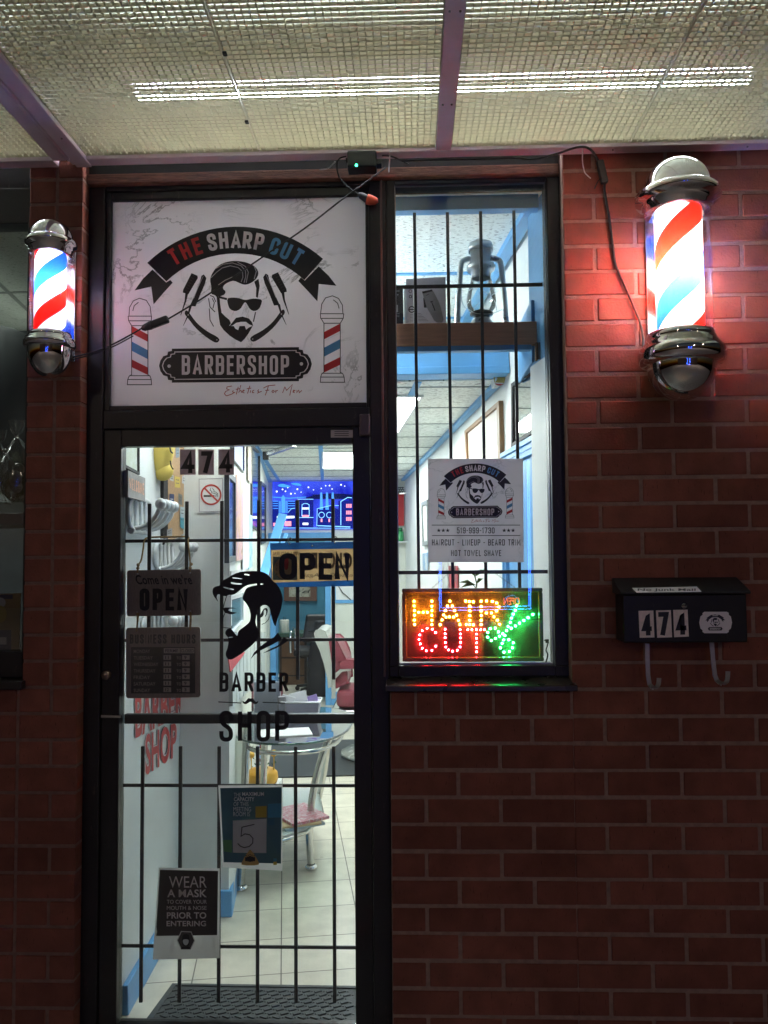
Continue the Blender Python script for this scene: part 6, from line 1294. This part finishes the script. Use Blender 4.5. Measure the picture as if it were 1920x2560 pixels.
c = w3(6.6)(985, 1060); o = MB(); o.lathe([(0, .10), (.06, .10), (.075, .08), (.085, .0), (.15, -.012), (.15, -.02), (0, -.02)], c, 20); 
t = thing('coat_stand', 'black coat and hat hung on a stand beside the back doorway', 'coat stand', (c.x, 6.6, 0)); o.build('hat', M['black'], t)
o = MB(); o.lathe([(.06, -.03), (.11, -.10), (.15, -.3), (.17, -.75), (.14, -.78)], c, 14); o.build('coat', mat('black coat', (.03, .03, .034), .9, var=.4, scale=8), t)
o = MB(); o.tube([(c.x, 6.6, 0.02), (c.x, 6.6, c.z-.02)], .018, 8); o.lathe([(0, .03), (.16, .02), (.17, 0)], (c.x, 6.6, .001), 16); o.build('stand', M['plastic'], t)

# ================================================================== BARBER CHAIR AND MATS
c4 = lambda u, v, Z: PZ(560+u/4.879, 1700+v/4.879, Z)
rub = mat('dark rubber mat', (.035, .042, .046), .55, var=.25, scale=12, bump=.3, bscale=200)
o = MB(); qd = [c4(530, 1200, .001), c4(1800, 1165, .001), c4(1780, 735, .001), c4(590, 760, .001)]; o.prism(qd, (0, 0, .010)); tag(o.build('floor_mat', rub, bevel=.003), 'large dark grey anti fatigue mat under the barber chair', 'floor mat')
bx = c4(1560, 915, .012); bx = Vector((c4(1800, 915, .012).x, bx.y, 0))
t = thing('barber_chair', 'dark red barber chair with white back shell and chrome base on the grey mat', 'barber chair', (bx.x, bx.y, 0))
o = MB(); o.lathe([(0, .012), (.23, .012), (.245, .02), (.245, .045), (.20, .07), (.09, .10), (.075, .13), (.065, .36), (.09, .40), (0, .40)], (bx.x, bx.y, 0), 40); o.build('base', mat('worn white enamel', (.55, .55, .50), .25, metal=.3, var=.12), t)
rd_ = mat('oxblood vinyl', (.24, .045, .065), .35, var=.2, scale=14, bump=.25, bscale=50)
# chair faces right (+x) and a little toward us: backrest at the left
def cp(px, py, dy=0): return P(px, py, bx.y+dy)
s0 = w3(bx.y-.22); prof = [(880, 1090), (960, 1075), (1075, 1090), (1110, 1160), (1150, 1420), (1180, 1700), (1225, 2010)]
o = MB(); shell = [(870, 1130), (900, 1085), (980, 1072), (1060, 1090), (1100, 1180), (1140, 1450), (1185, 1750), (1225, 2040), (1120, 2060), (1090, 1900), (1030, 1640), (960, 1420), (900, 1260)]
o.prism([s0(*p) for p in shell], (0, .46, 0)); o.build('back_shell', mat('white back shell', (.42, .43, .40), .3, spec=.5), t, bevel=.02, seg=3)
o = MB(); pad = [(1105, 1230), (1230, 1250), (1310, 1330), (1390, 1500), (1440, 1600), (1450, 1990), (1240, 2060), (1190, 1750)]
s1 = w3(bx.y-.19); o.prism([s1(*p) for p in pad], (0, .40, 0)); o.build('backrest', rd_, t, bevel=.035, seg=3)
o = MB(); s2 = w3(bx.y-.24); o.prism([s2(*p) for p in ((1300, 1640), (1420, 1590), (1800, 1600), (1830, 1640), (1820, 1730), (1330, 1735))], (0, .075, 0)); o.build('armrest', rd_, t, bevel=.02, seg=3)
o = MB(); s3 = w3(bx.y+.17); o.prism([s3(*p) for p in ((1400, 1640), (1500, 1590), (1880, 1600), (1910, 1640), (1900, 1730), (1430, 1735))], (0, .075, 0)); o.build('armrest', rd_, t, bevel=.02, seg=3)
o = MB(); s2 = w3(bx.y-.235); o.prism([s2(*p) for p in ((1200, 1850), (1330, 1740), (1480, 1738), (1490, 1775), (1350, 1790), (1230, 1920), (1225, 2250), (1170, 2250))], (0, .03, 0)); o.build('arm_support', mat('pale metal', (.55, .55, .52), .3, metal=.5), t, bevel=.006)
o = MB(); a = cp(865, 1705); o.box(a.x-.06, a.x+.42, bx.y-.22, bx.y+.22, .42, .56); o.build('seat', rd_, t, bevel=.04, seg=3)
o = MB(); o.box(a.x-.10, a.x+.44, bx.y-.25, bx.y+.25, .37, .415); o.build('seat_frame', M['chrome'], t, bevel=.012)
o = MB(); o.hexa([(a.x+.40, bx.y-.16, .18), (a.x+.50, bx.y-.16, .14), (a.x+.50, bx.y+.16, .14), (a.x+.40, bx.y+.16, .18), (a.x+.43, bx.y-.16, .38), (a.x+.46, bx.y-.16, .38), (a.x+.46, bx.y+.16, .38), (a.x+.43, bx.y+.16, .38)]); o.build('footrest', M['chrome'], t, bevel=.01)
# door mat with raised lozenges
a = PZ(431, 2458, .014); b = PZ(895, 2472, .014); d_ = PZ(345, 2575, .014)
T_ = thing('door_mat', 'dark grey rubber door mat with raised lozenge pattern inside the door', 'door mat', (-.5, .25, 0))
x0, y1 = a.x, a.y; x1 = b.x; y0 = .12; sl = (d_.x-a.x)/(d_.y-a.y)
o = MB(); o.prism([(x0+sl*(y0-y1), y0, .001), (x1+.02, y0, .001), (x1, y1-.006, .001), (x0, y1, .001)], (0, 0, .009)); o.build('base', rub, T_, bevel=.002)
o = MB(); o.prism([(x0+sl*(y0-y1), y0, .0102), (x0+sl*(y0-y1)+.022, y0, .0102), (x0+.016, y1-.014, .0102), (x1, y1-.020, .0102), (x1, y1-.006, .0102), (x0, y1, .0102)], (0, 0, .004)); o.build('rim', rub, T_, bevel=.0015)
o = MB(); pit = .044; r_ = 0; y = y0+.01
while y < y1-.03:
    x = x0+.03+(pit/2 if r_ % 2 else 0)+sl*(y-y1)
    while x < x1-.02:
        s_ = 1 if (round((x-x0)/pit*2)+r_) % 2 else -1
        o.bar((x-.013, y-.006*s_, .0118), (x+.013, y+.006*s_, .0118), .011, .005); o.ball((x+pit/2, y+.001, .0098), .0045, 7, 4, (1, 1, .7)); x += pit
    y += .024; r_ += 1
o.build('lozenges', rub, T_, bevel=.0014, seg=1)

# ================================================================== GLASS TABLE AND WHAT STANDS ON IT
TZ = .74
t = thing('glass_table', 'glass topped waiting table with curved steel legs and a lower shelf', 'table', (-.58, 1.5, 0))
F1, F2, F3 = PZ(603, 2220, .01), PZ(778, 2168, .01), PZ(771, 2078, .01)
cxt, cyt = -.60, 1.46
outl = []
for i in range(40):
    a_ = 2*math.pi*i/40; outl.append((cxt+.29*math.copysign(abs(math.cos(a_))**.8, math.cos(a_)), cyt+.44*math.copysign(abs(math.sin(a_))**.8, math.sin(a_))))
gt = glass('table glass', (.80, .90, .87), 1.6); ge = glass('green glass edge', (.30, .55, .50), 2.5)
o = MB(); o.prism([(x, y, TZ) for x, y in outl], (0, 0, .010)); o.build('top', gt, t)
o = MB(); o.tube([(x, y, TZ+.005) for x, y in outl], .0062, 6, closed=True); o.build('glass_edge', ge, t)
rail = [c4(160, 860, TZ-.06)] ; 
o = MB(); pts = [(cxt+(x-cxt)*.82, cyt+(y-cyt)*.82, TZ-.055) for x, y in outl]; o.tube(pts, .011, 10, closed=True); o.build('rail', M['steelc'], t)
def leg(f, tx, ty, bow):
    o = MB(); top = Vector((tx, ty, TZ-.005)); mid = (f+top)/2+bow
    o.tube(smoothpath([f+Vector((0, 0, .02)), f.lerp(mid, .5)+bow*.25, mid, mid.lerp(top, .5)+bow*.25, top], 6), .019, 12); o.build('leg', M['steelc'], t)
    o = MB(); o.lathe([(0, 0), (.028, 0), (.032, .006), (.032, .016), (.022, .024)], (f.x, f.y, .001), 16); o.build('foot', M['chrome'], t)
leg(F1, -.80, 1.20, Vector((0, 0, 0))); leg(F2, -.40, 1.52, Vector((-.055, 0, 0))); leg(F3, -.46, 1.75, Vector((.03, 0, 0)))
leg(Vector((-.83, 1.75, .01)), -.80, 1.70, Vector((0, 0, 0)))
SZ = .245; o = MB(); sh = [c4(-100, 1260, SZ), c4(700, 1950, SZ), c4(1010, 1760, SZ), c4(1050, 1640, SZ), c4(900, 1480, SZ)]
sh = [(-.86, 1.26), (-.66, 1.20), (-.53, 1.36), (-.48, 1.62), (-.55, 2.02), (-.86, 2.02)]
o.prism([(x, y, SZ) for x, y in sh], (0, 0, .012)); o.build('lower_shelf', mat('frosted shelf', (.52, .54, .52), .3), t, bevel=.003)
o = MB(); o.tube([(x, y, SZ-.012) for x, y in sh], .012, 8, closed=True); o.build('shelf_rail', M['steelc'], t)
def mag(x, y, z, a_, w_, h_, th, mt, name, lab, cat):
    ca, sa = math.cos(a_), math.sin(a_); o = MB(); o.obox((x, y, z+th/2), Vector((ca, sa, 0))*w_/2, Vector((-sa, ca, 0))*h_/2, (0, 0, th/2)); tag(o.build(name, mt, bevel=.001), lab, cat); return z+th+.0006
z = SZ+.0125
z = mag(-.60, 1.46, z, .5, .21, .28, .012, mat('blue grey cover', (.35, .45, .52), .4), 'magazine', 'pale blue magazine at the bottom of the pile on the table shelf', 'magazine')
z = mag(-.595, 1.45, z, .35, .20, .27, .010, mat('tan cover', (.55, .38, .20), .4), 'magazine', 'tan edged magazine in the middle of the pile on the table shelf', 'magazine')
z = mag(-.585, 1.46, z, .62, .21, .27, .014, splash('pink white cover', [(.65, .62, .62), (.55, .12, .18), (.68, .66, .66)], 30), 'magazine', 'pink and white magazine on top of the pile on the table shelf', 'magazine')
# flower arrangement
fc = PZ(655, 1950, SZ+.012); fc = P(655, 1955, 1.62); fc = P(655, 1955, 1.92); fb = Vector((fc.x, 1.92, fc.z))
t = thing('flower_cake', 'orange yellow centrepiece with lollipops and green sprigs on the lower table shelf', 'centrepiece', fb)
o = MB(); o.box(fb.x-.10, fb.x+.10, 1.83, 2.01, SZ+.0125, fb.z-.001); o.build('stand', M['white'], t, bevel=.004)
o = MB(); o.lathe([(0, 0), (.085, 0), (.092, .02), (.088, .055), (.070, .072), (.03, .082), (0, .084)], fb, 24); o.build('base', mat('orange icing', (.72, .36, .03), .5, bump=.8, bscale=30), t)
for i, (dx, h) in enumerate(((-.06, .14), (0, .16), (.07, .15))):
    o = MB(); p = fb+Vector((dx, -.01, .06)); o.tube([p, p+Vector((0, 0, h-.06))], .004, 6); o.ball(p+Vector((0, 0, h-.045)), .020, 10, 7); o.build('lollipop', mat('amber candy', (.72, .42, .06), .25), t)
o = MB()
for i in range(46):
    a_ = rnd.uniform(0, 6.28); r_ = rnd.uniform(.0, .09); h = rnd.uniform(.05, .12 if abs(r_*math.cos(a_)+.02) > .03 else .24)
    p = fb+Vector((r_*math.cos(a_)-.02, r_*math.sin(a_)*.6, h)); d = Vector((rnd.gauss(0, 1), rnd.gauss(0, 1), rnd.gauss(.4, 1))).normalized()*.02; s_ = d.cross(Vector((rnd.random(), rnd.random(), rnd.random()))).normalized()*.005
    o._add([p, p+d*.5+s_, p+d, p+d*.5-s_], [(0, 1, 2, 3)])
o.build('sprigs', mat('green leaves', (.05, .15, .04), .6), t)
o = MB()
for i in range(9): p = fb+Vector((rnd.uniform(-.03, .01), rnd.uniform(-.02, .02), .12+i*.013)); o.ball(p, .008, 7, 5)
o.build('berries', mat('dark red berries', (.32, .03, .03), .4), t)
# on the glass
tp = lambda u, v: PZ(520+u/7.541, 1660+v/7.541, TZ+.0105)
t = thing('brochure_stand', 'clear acrylic brochure stand with a blue square on the glass table', 'brochure stand', (-.80, 1.62, TZ+.0108))
o = MB(); o.box(-.86, -.70, 1.62, 1.68, TZ+.0108, TZ+.21); o.build('acrylic_box', glass('clear stand', (.88, .91, .95), 2.0), t)
o = MB(); o.box(-.85, -.71, 1.64, 1.66, TZ+.013, TZ+.19); o.build('brochures', mat('pale lilac brochures', (.62, .64, .74), .4), t)
c = P(597, 1748, 1.61); o = MB(); o.box(c.x-.010, c.x+.010, 1.617, 1.6195, c.z-.010, c.z+.010); o.build('blue_square', mat('blue label', (.02, .10, .45), .4), t)
t = thing('wire_basket', 'white basket of papers and purple packets on the glass table', 'basket', (-.60, 1.62, TZ+.0108))
o = MB(); bz = TZ+.011; o.hexa([(-.67, 1.55, bz), (-.50, 1.55, bz), (-.50, 1.66, bz), (-.67, 1.66, bz), (-.69, 1.54, bz+.085), (-.485, 1.54, bz+.085), (-.485, 1.67, bz+.085), (-.69, 1.67, bz+.085)]); o.build('basket', mat('grey plastic basket', (.34, .32, .40), .4), t, bevel=.004)
o = MB(); o.tube([(-.69, 1.54, bz+.087), (-.485, 1.54, bz+.087), (-.485, 1.67, bz+.087), (-.69, 1.67, bz+.087)], .005, 6, closed=True); o.build('rim', M['white'], t)
for i, (x, w_, h, a_, mt) in enumerate(((-.655, .07, .06, -.25, M['paper']), (-.60, .09, .075, .25, M['paper']), (-.54, .08, .05, .3, mat('purple packet', (.35, .25, .55), .3)), (-.56, .10, .03, -.3, mat('pink packet', (.55, .25, .40), .3)))):
    o = MB(); o.obox((x, 1.56+i*.025, bz+.06+h/2), Vector((math.cos(a_), 0, math.sin(a_)))*w_/2, (0, .004, 0), Vector((-math.sin(a_), 0, math.cos(a_)))*h/2); o.build('packet', mt, t)
o = MB(); a = P(705, 1765, 1.55); o.box(a.x-.022, a.x+.022, 1.54, 1.57, TZ+.011, TZ+.13); tag(o.build('phone_stand', mat('grey device', (.25, .24, .26), .35), bevel=.006), 'small grey device upright on the glass table beside the basket', 'device')
o = MB(); o.obox((-.62, 1.22, TZ+.0135), Vector((.125, .03, 0)), Vector((-.02, .08, 0)), (0, 0, .0025)); tag(o.build('paper_sheet', M['paper']), 'white paper sheets lying flat on the glass table', 'paper')
# plant on the sill
pb = P(1180, 1475, .36); t = thing('potted_plant', 'small green houseplant behind the LED sign', 'plant', (pb.x, .36, 1.0))
o = MB(); o.lathe([(0, 0), (.045, 0), (.06, .10), (.052, .10), (.05, .09), (0, .09)], (pb.x, .36, 1.125), 18); o.build('pot', mat('clay pot', (.32, .14, .08), .8), t)
o = MB(); st = [(1180, 1515), (1188, 1490), (1192, 1460), (1187, 1440), (1198, 1428)]; o.tube([Vector((pb.x, .36, 1.2))]+[P(x, y, .36) for x, y in st], .0028, 6); o.tube([P(1190, 1470, .36), P(1175, 1455, .35), P(1162, 1452, .35)], .002, 5); o.build('stem', mat('green stem', (.06, .12, .03), .6), t)
for tip in ((1147, 1456), (1162, 1466), (1215, 1424), (1176, 1432), (1208, 1446), (1150, 1470)):
    o = MB(); a = P(1189, 1462 if tip[1] > 1440 else 1442, .36); b = P(*tip, .35); mid = (a+b)/2+Vector((0, 0, .008)); s_ = (b-a).cross(Vector((0, 1, 0))).normalized()*.007
    o._add([a, mid+s_, b, mid-s_, mid+Vector((0, -.003, 0))], [(0, 1, 4), (1, 2, 4), (2, 3, 4), (3, 0, 4)]); o.build('leaf', mat('leaf green', (.10, .22, .04), .5), t)
o = MB(); o.box(-.05, .47, .20, .52, 1.085, 1.124); tag(o.build('window_ledge', M['white'], bevel=.004), 'white inner ledge behind the narrow window carrying the plant', 'ledge')
o = MB(); o.box(-.07, .50, .172, .199, 0, 1.13); o = o.build('apron_wall', M['wall'], kind='structure')

# ================================================================== NEIGHBOUR'S SHOP WINDOW (left edge)
NX0, NX1 = -3.0, -1.322
t = thing('shop_window', 'dark neighbouring shop window at the left edge with wrapped gifts behind the glass', 'window', (-1.6, .1, 1.2))
mb = MB(); mb.box(-1.345, NX1, .04, .12, 1.23, 2.93); mb.box(NX0, NX1, .04, .12, 2.80, 2.93); mb.box(NX0, NX1, .04, .12, 1.20, 1.2295+.06); mb.build('frame', M['frame'], t, bevel=.004)
mb = MB(); mb.box(NX0, -1.310, -.03, .1, 1.172, 1.199); mb.build('sill', mat('dark sill', (.02, .016, .015), .3, spec=.6), t, bevel=.003)
mb = MB(); mb.box(NX0, -1.345, .075, .081, 1.29, 2.80); mb.build('pane', M['pane'], t)
mb = MB(); mb.box(NX0, NX1, .045, .16, 2.93, 3.02); mb.build('lintel', M['frame'], t)
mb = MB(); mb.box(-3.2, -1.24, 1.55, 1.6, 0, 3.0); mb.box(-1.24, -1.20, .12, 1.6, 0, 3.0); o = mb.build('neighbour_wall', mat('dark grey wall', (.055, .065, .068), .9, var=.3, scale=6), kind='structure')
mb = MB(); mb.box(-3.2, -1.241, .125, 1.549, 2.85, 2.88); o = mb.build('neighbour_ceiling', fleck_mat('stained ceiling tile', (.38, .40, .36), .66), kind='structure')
mb = MB(); mb.bar((-1.40, .9, 2.849), (-2.6, .95, 2.849), .02, .004); mb.bar((-1.75, .2, 2.849), (-1.95, 1.5, 2.849), .02, .004); tag(mb.build('ceiling_grid', mat('dull grid', (.10, .11, .10), .6)), 'thin dark ceiling grid lines in the neighbouring window', 'ceiling grid')
mb = MB(); mb.box(-2.5, -2.0, .45, .85, 2.842, 2.8485); tag(mb.build('ceiling_light', emat('added shop light', (.95, 1, .92), 20)), 'added ceiling light for the neighbouring shop, unseen beyond the left edge', 'ceiling light')  # added hidden lamp that brightens the neighbouring ceiling
c = P(-40, 1035, .75); o = MB(); o.ball(c, .40, 32, 18, (1, .55, 1.0)); tag(o.build('dark_dome', mat('charcoal fabric', (.045, .055, .055), .85, var=.3, scale=5, bump=.4, bscale=20)), 'large dark rounded fabric shape in the neighbouring window', 'umbrella')
cel = glass('cellophane', (.80, .82, .82), 3.0, .12)
for px, py, s_, lab in ((42, 1092, 1.0, 'cellophane wrapped gift bag tied at the neck beside the brick pillar'), (-2, 1112, .9, 'cellophane wrapped gift bag cut by the left edge of the photo')):
    c = P(px, py, .28); tt = thing('gift_bag', lab, 'gift bag', c, 'wrapped gift bags in the neighbouring window')
    o = MB(); prof = [(.030*s_, .062*s_), (.026*s_, .045*s_), (.020*s_, .020*s_), (.006*s_, 0), (.022*s_, -.02*s_), (.050*s_, -.06*s_), (.068*s_, -.14*s_), (.070*s_, -.22*s_), (.05*s_, -.25*s_)]
    n = 18; vs = [c+Vector((r_*(1+.22*math.sin(5*a_+h*40))*math.cos(a_), r_*(1+.22*math.sin(5*a_+h*40))*math.sin(a_)*.7, h)) for r_, h in prof for a_ in [2*math.pi*j/n for j in range(n)]]
    o._add(vs, [(i*n+j, i*n+(j+1) % n, (i+1)*n+(j+1) % n, (i+1)*n+j) for i in range(len(prof)-1) for j in range(n)], True); o.build('wrapping', cel, tt)
    o = MB(); o.lathe([(.008*s_, .004), (.010*s_, 0), (.008*s_, -.004)], c, 10); o.build('tie', M['steelc'], tt)
    o = MB()
    for i in range(8): o.ball(c+Vector((rnd.uniform(-.035, .035), rnd.uniform(-.02, .02), rnd.uniform(-.22, -.09))), .024, 8, 6)
    o.build('contents', splash('dim sweets', [(.05, .04, .04), (.16, .12, .08), (.10, .10, .10)], 30), tt)
a = P(-60, 1284, .22); b = P(64, 1312, .22); o = MB(); o.box(NX0, b.x, .2, .60, b.z, a.z); tag(o.build('display_shelf', mat('grey glass shelf', (.14, .16, .16), .3), bevel=.003), 'grey display shelf in the neighbouring window under the gift bags', 'shelf')
m = dmap(0, 1000, 2.765, .16); t = thing('yellow_poster', 'ochre card with dark pictures low in the neighbouring window', 'poster', m(60, 1880))
o = MB(); o.prism([m(-120, 1345), m(142, 1335), m(126, 1880), m(-120, 1870)], (0, .004, 0)); o.build('card', mat('ochre card', (.22, .15, .05), .6), t)
e = dmap(0, 1000, 2.765, .1592); o = MB(); o.rect(-60, 1590, 78, 1850, e); o.rect(0, 1345, 88, 1375, e); o.build('dark_picture', mat('navy print', (.03, .035, .06), .5), t)
e = dmap(0, 1000, 2.765, .1586); o = MB(); o.disc(5, 1400, 34, e, 20); o.rect(-40, 1640, 45, 1690, e); o.build('pale_print', mat('pale print', (.35, .35, .30), .5), t)
e = dmap(0, 1000, 2.765, .1582); o = MB(); o.disc(0, 1480, 46, e, 20, 60); o.build('yellow_badge', mat('yellow print', (.30, .22, .03), .5), t)

# ================================================================== ACROSS THE STREET (seen mirrored in the window glass)
G = .088; far = 16.0
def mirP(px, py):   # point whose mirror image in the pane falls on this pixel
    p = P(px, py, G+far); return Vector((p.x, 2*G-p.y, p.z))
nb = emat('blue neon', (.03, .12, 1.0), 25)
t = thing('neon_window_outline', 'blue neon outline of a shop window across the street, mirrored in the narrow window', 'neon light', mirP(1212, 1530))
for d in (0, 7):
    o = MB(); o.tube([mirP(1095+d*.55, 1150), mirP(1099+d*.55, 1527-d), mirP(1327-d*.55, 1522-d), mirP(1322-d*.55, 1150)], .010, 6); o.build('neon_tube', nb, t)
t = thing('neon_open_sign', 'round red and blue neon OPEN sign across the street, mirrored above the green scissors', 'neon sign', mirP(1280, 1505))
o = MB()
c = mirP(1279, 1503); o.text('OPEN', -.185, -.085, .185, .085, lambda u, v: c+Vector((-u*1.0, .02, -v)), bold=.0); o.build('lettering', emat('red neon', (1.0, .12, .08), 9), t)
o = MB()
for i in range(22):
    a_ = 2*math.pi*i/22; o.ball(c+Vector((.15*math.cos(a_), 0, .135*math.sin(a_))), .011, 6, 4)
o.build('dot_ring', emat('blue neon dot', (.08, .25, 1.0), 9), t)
o = MB(); o.box(-9, 11, -17.4, -16.4, 0, 5.0); tag(o.build('building', mat('dark brick facade', (.06, .04, .035), .9, var=.3, scale=2)), 'dark building across the street carrying the blue neon window', 'building')
for i, (x, y, h) in enumerate(((-5.5, -13.5, 5.2), (4.2, -14.5, 5.0), (8.5, -11, 5.5))):
    t = thing('street_lamp', ('street lamp far across the street on the left', 'street lamp across the street near the middle', 'street lamp across the street on the right')[i], 'street lamp', (x, y, 0), 'street lamps across the street')
    o = MB(); o.tube([(x, y, 0), (x, y, h)], [.08, .05], 10); o.build('post', M['plastic'], t)
    o = MB(); o.tube([(x, y, h-.02), (x, y+.5, h+.15), (x, y+1.0, h+.15)], .035, 8); o.build('arm', M['plastic'], t)
    o = MB(); o.ball((x, y+1.05, h+.08), .16, 12, 8, (1, 1.4, .5)); o.build('lamp_head', emat('street lamp glow', (1.0, .78, .60), 115), t)
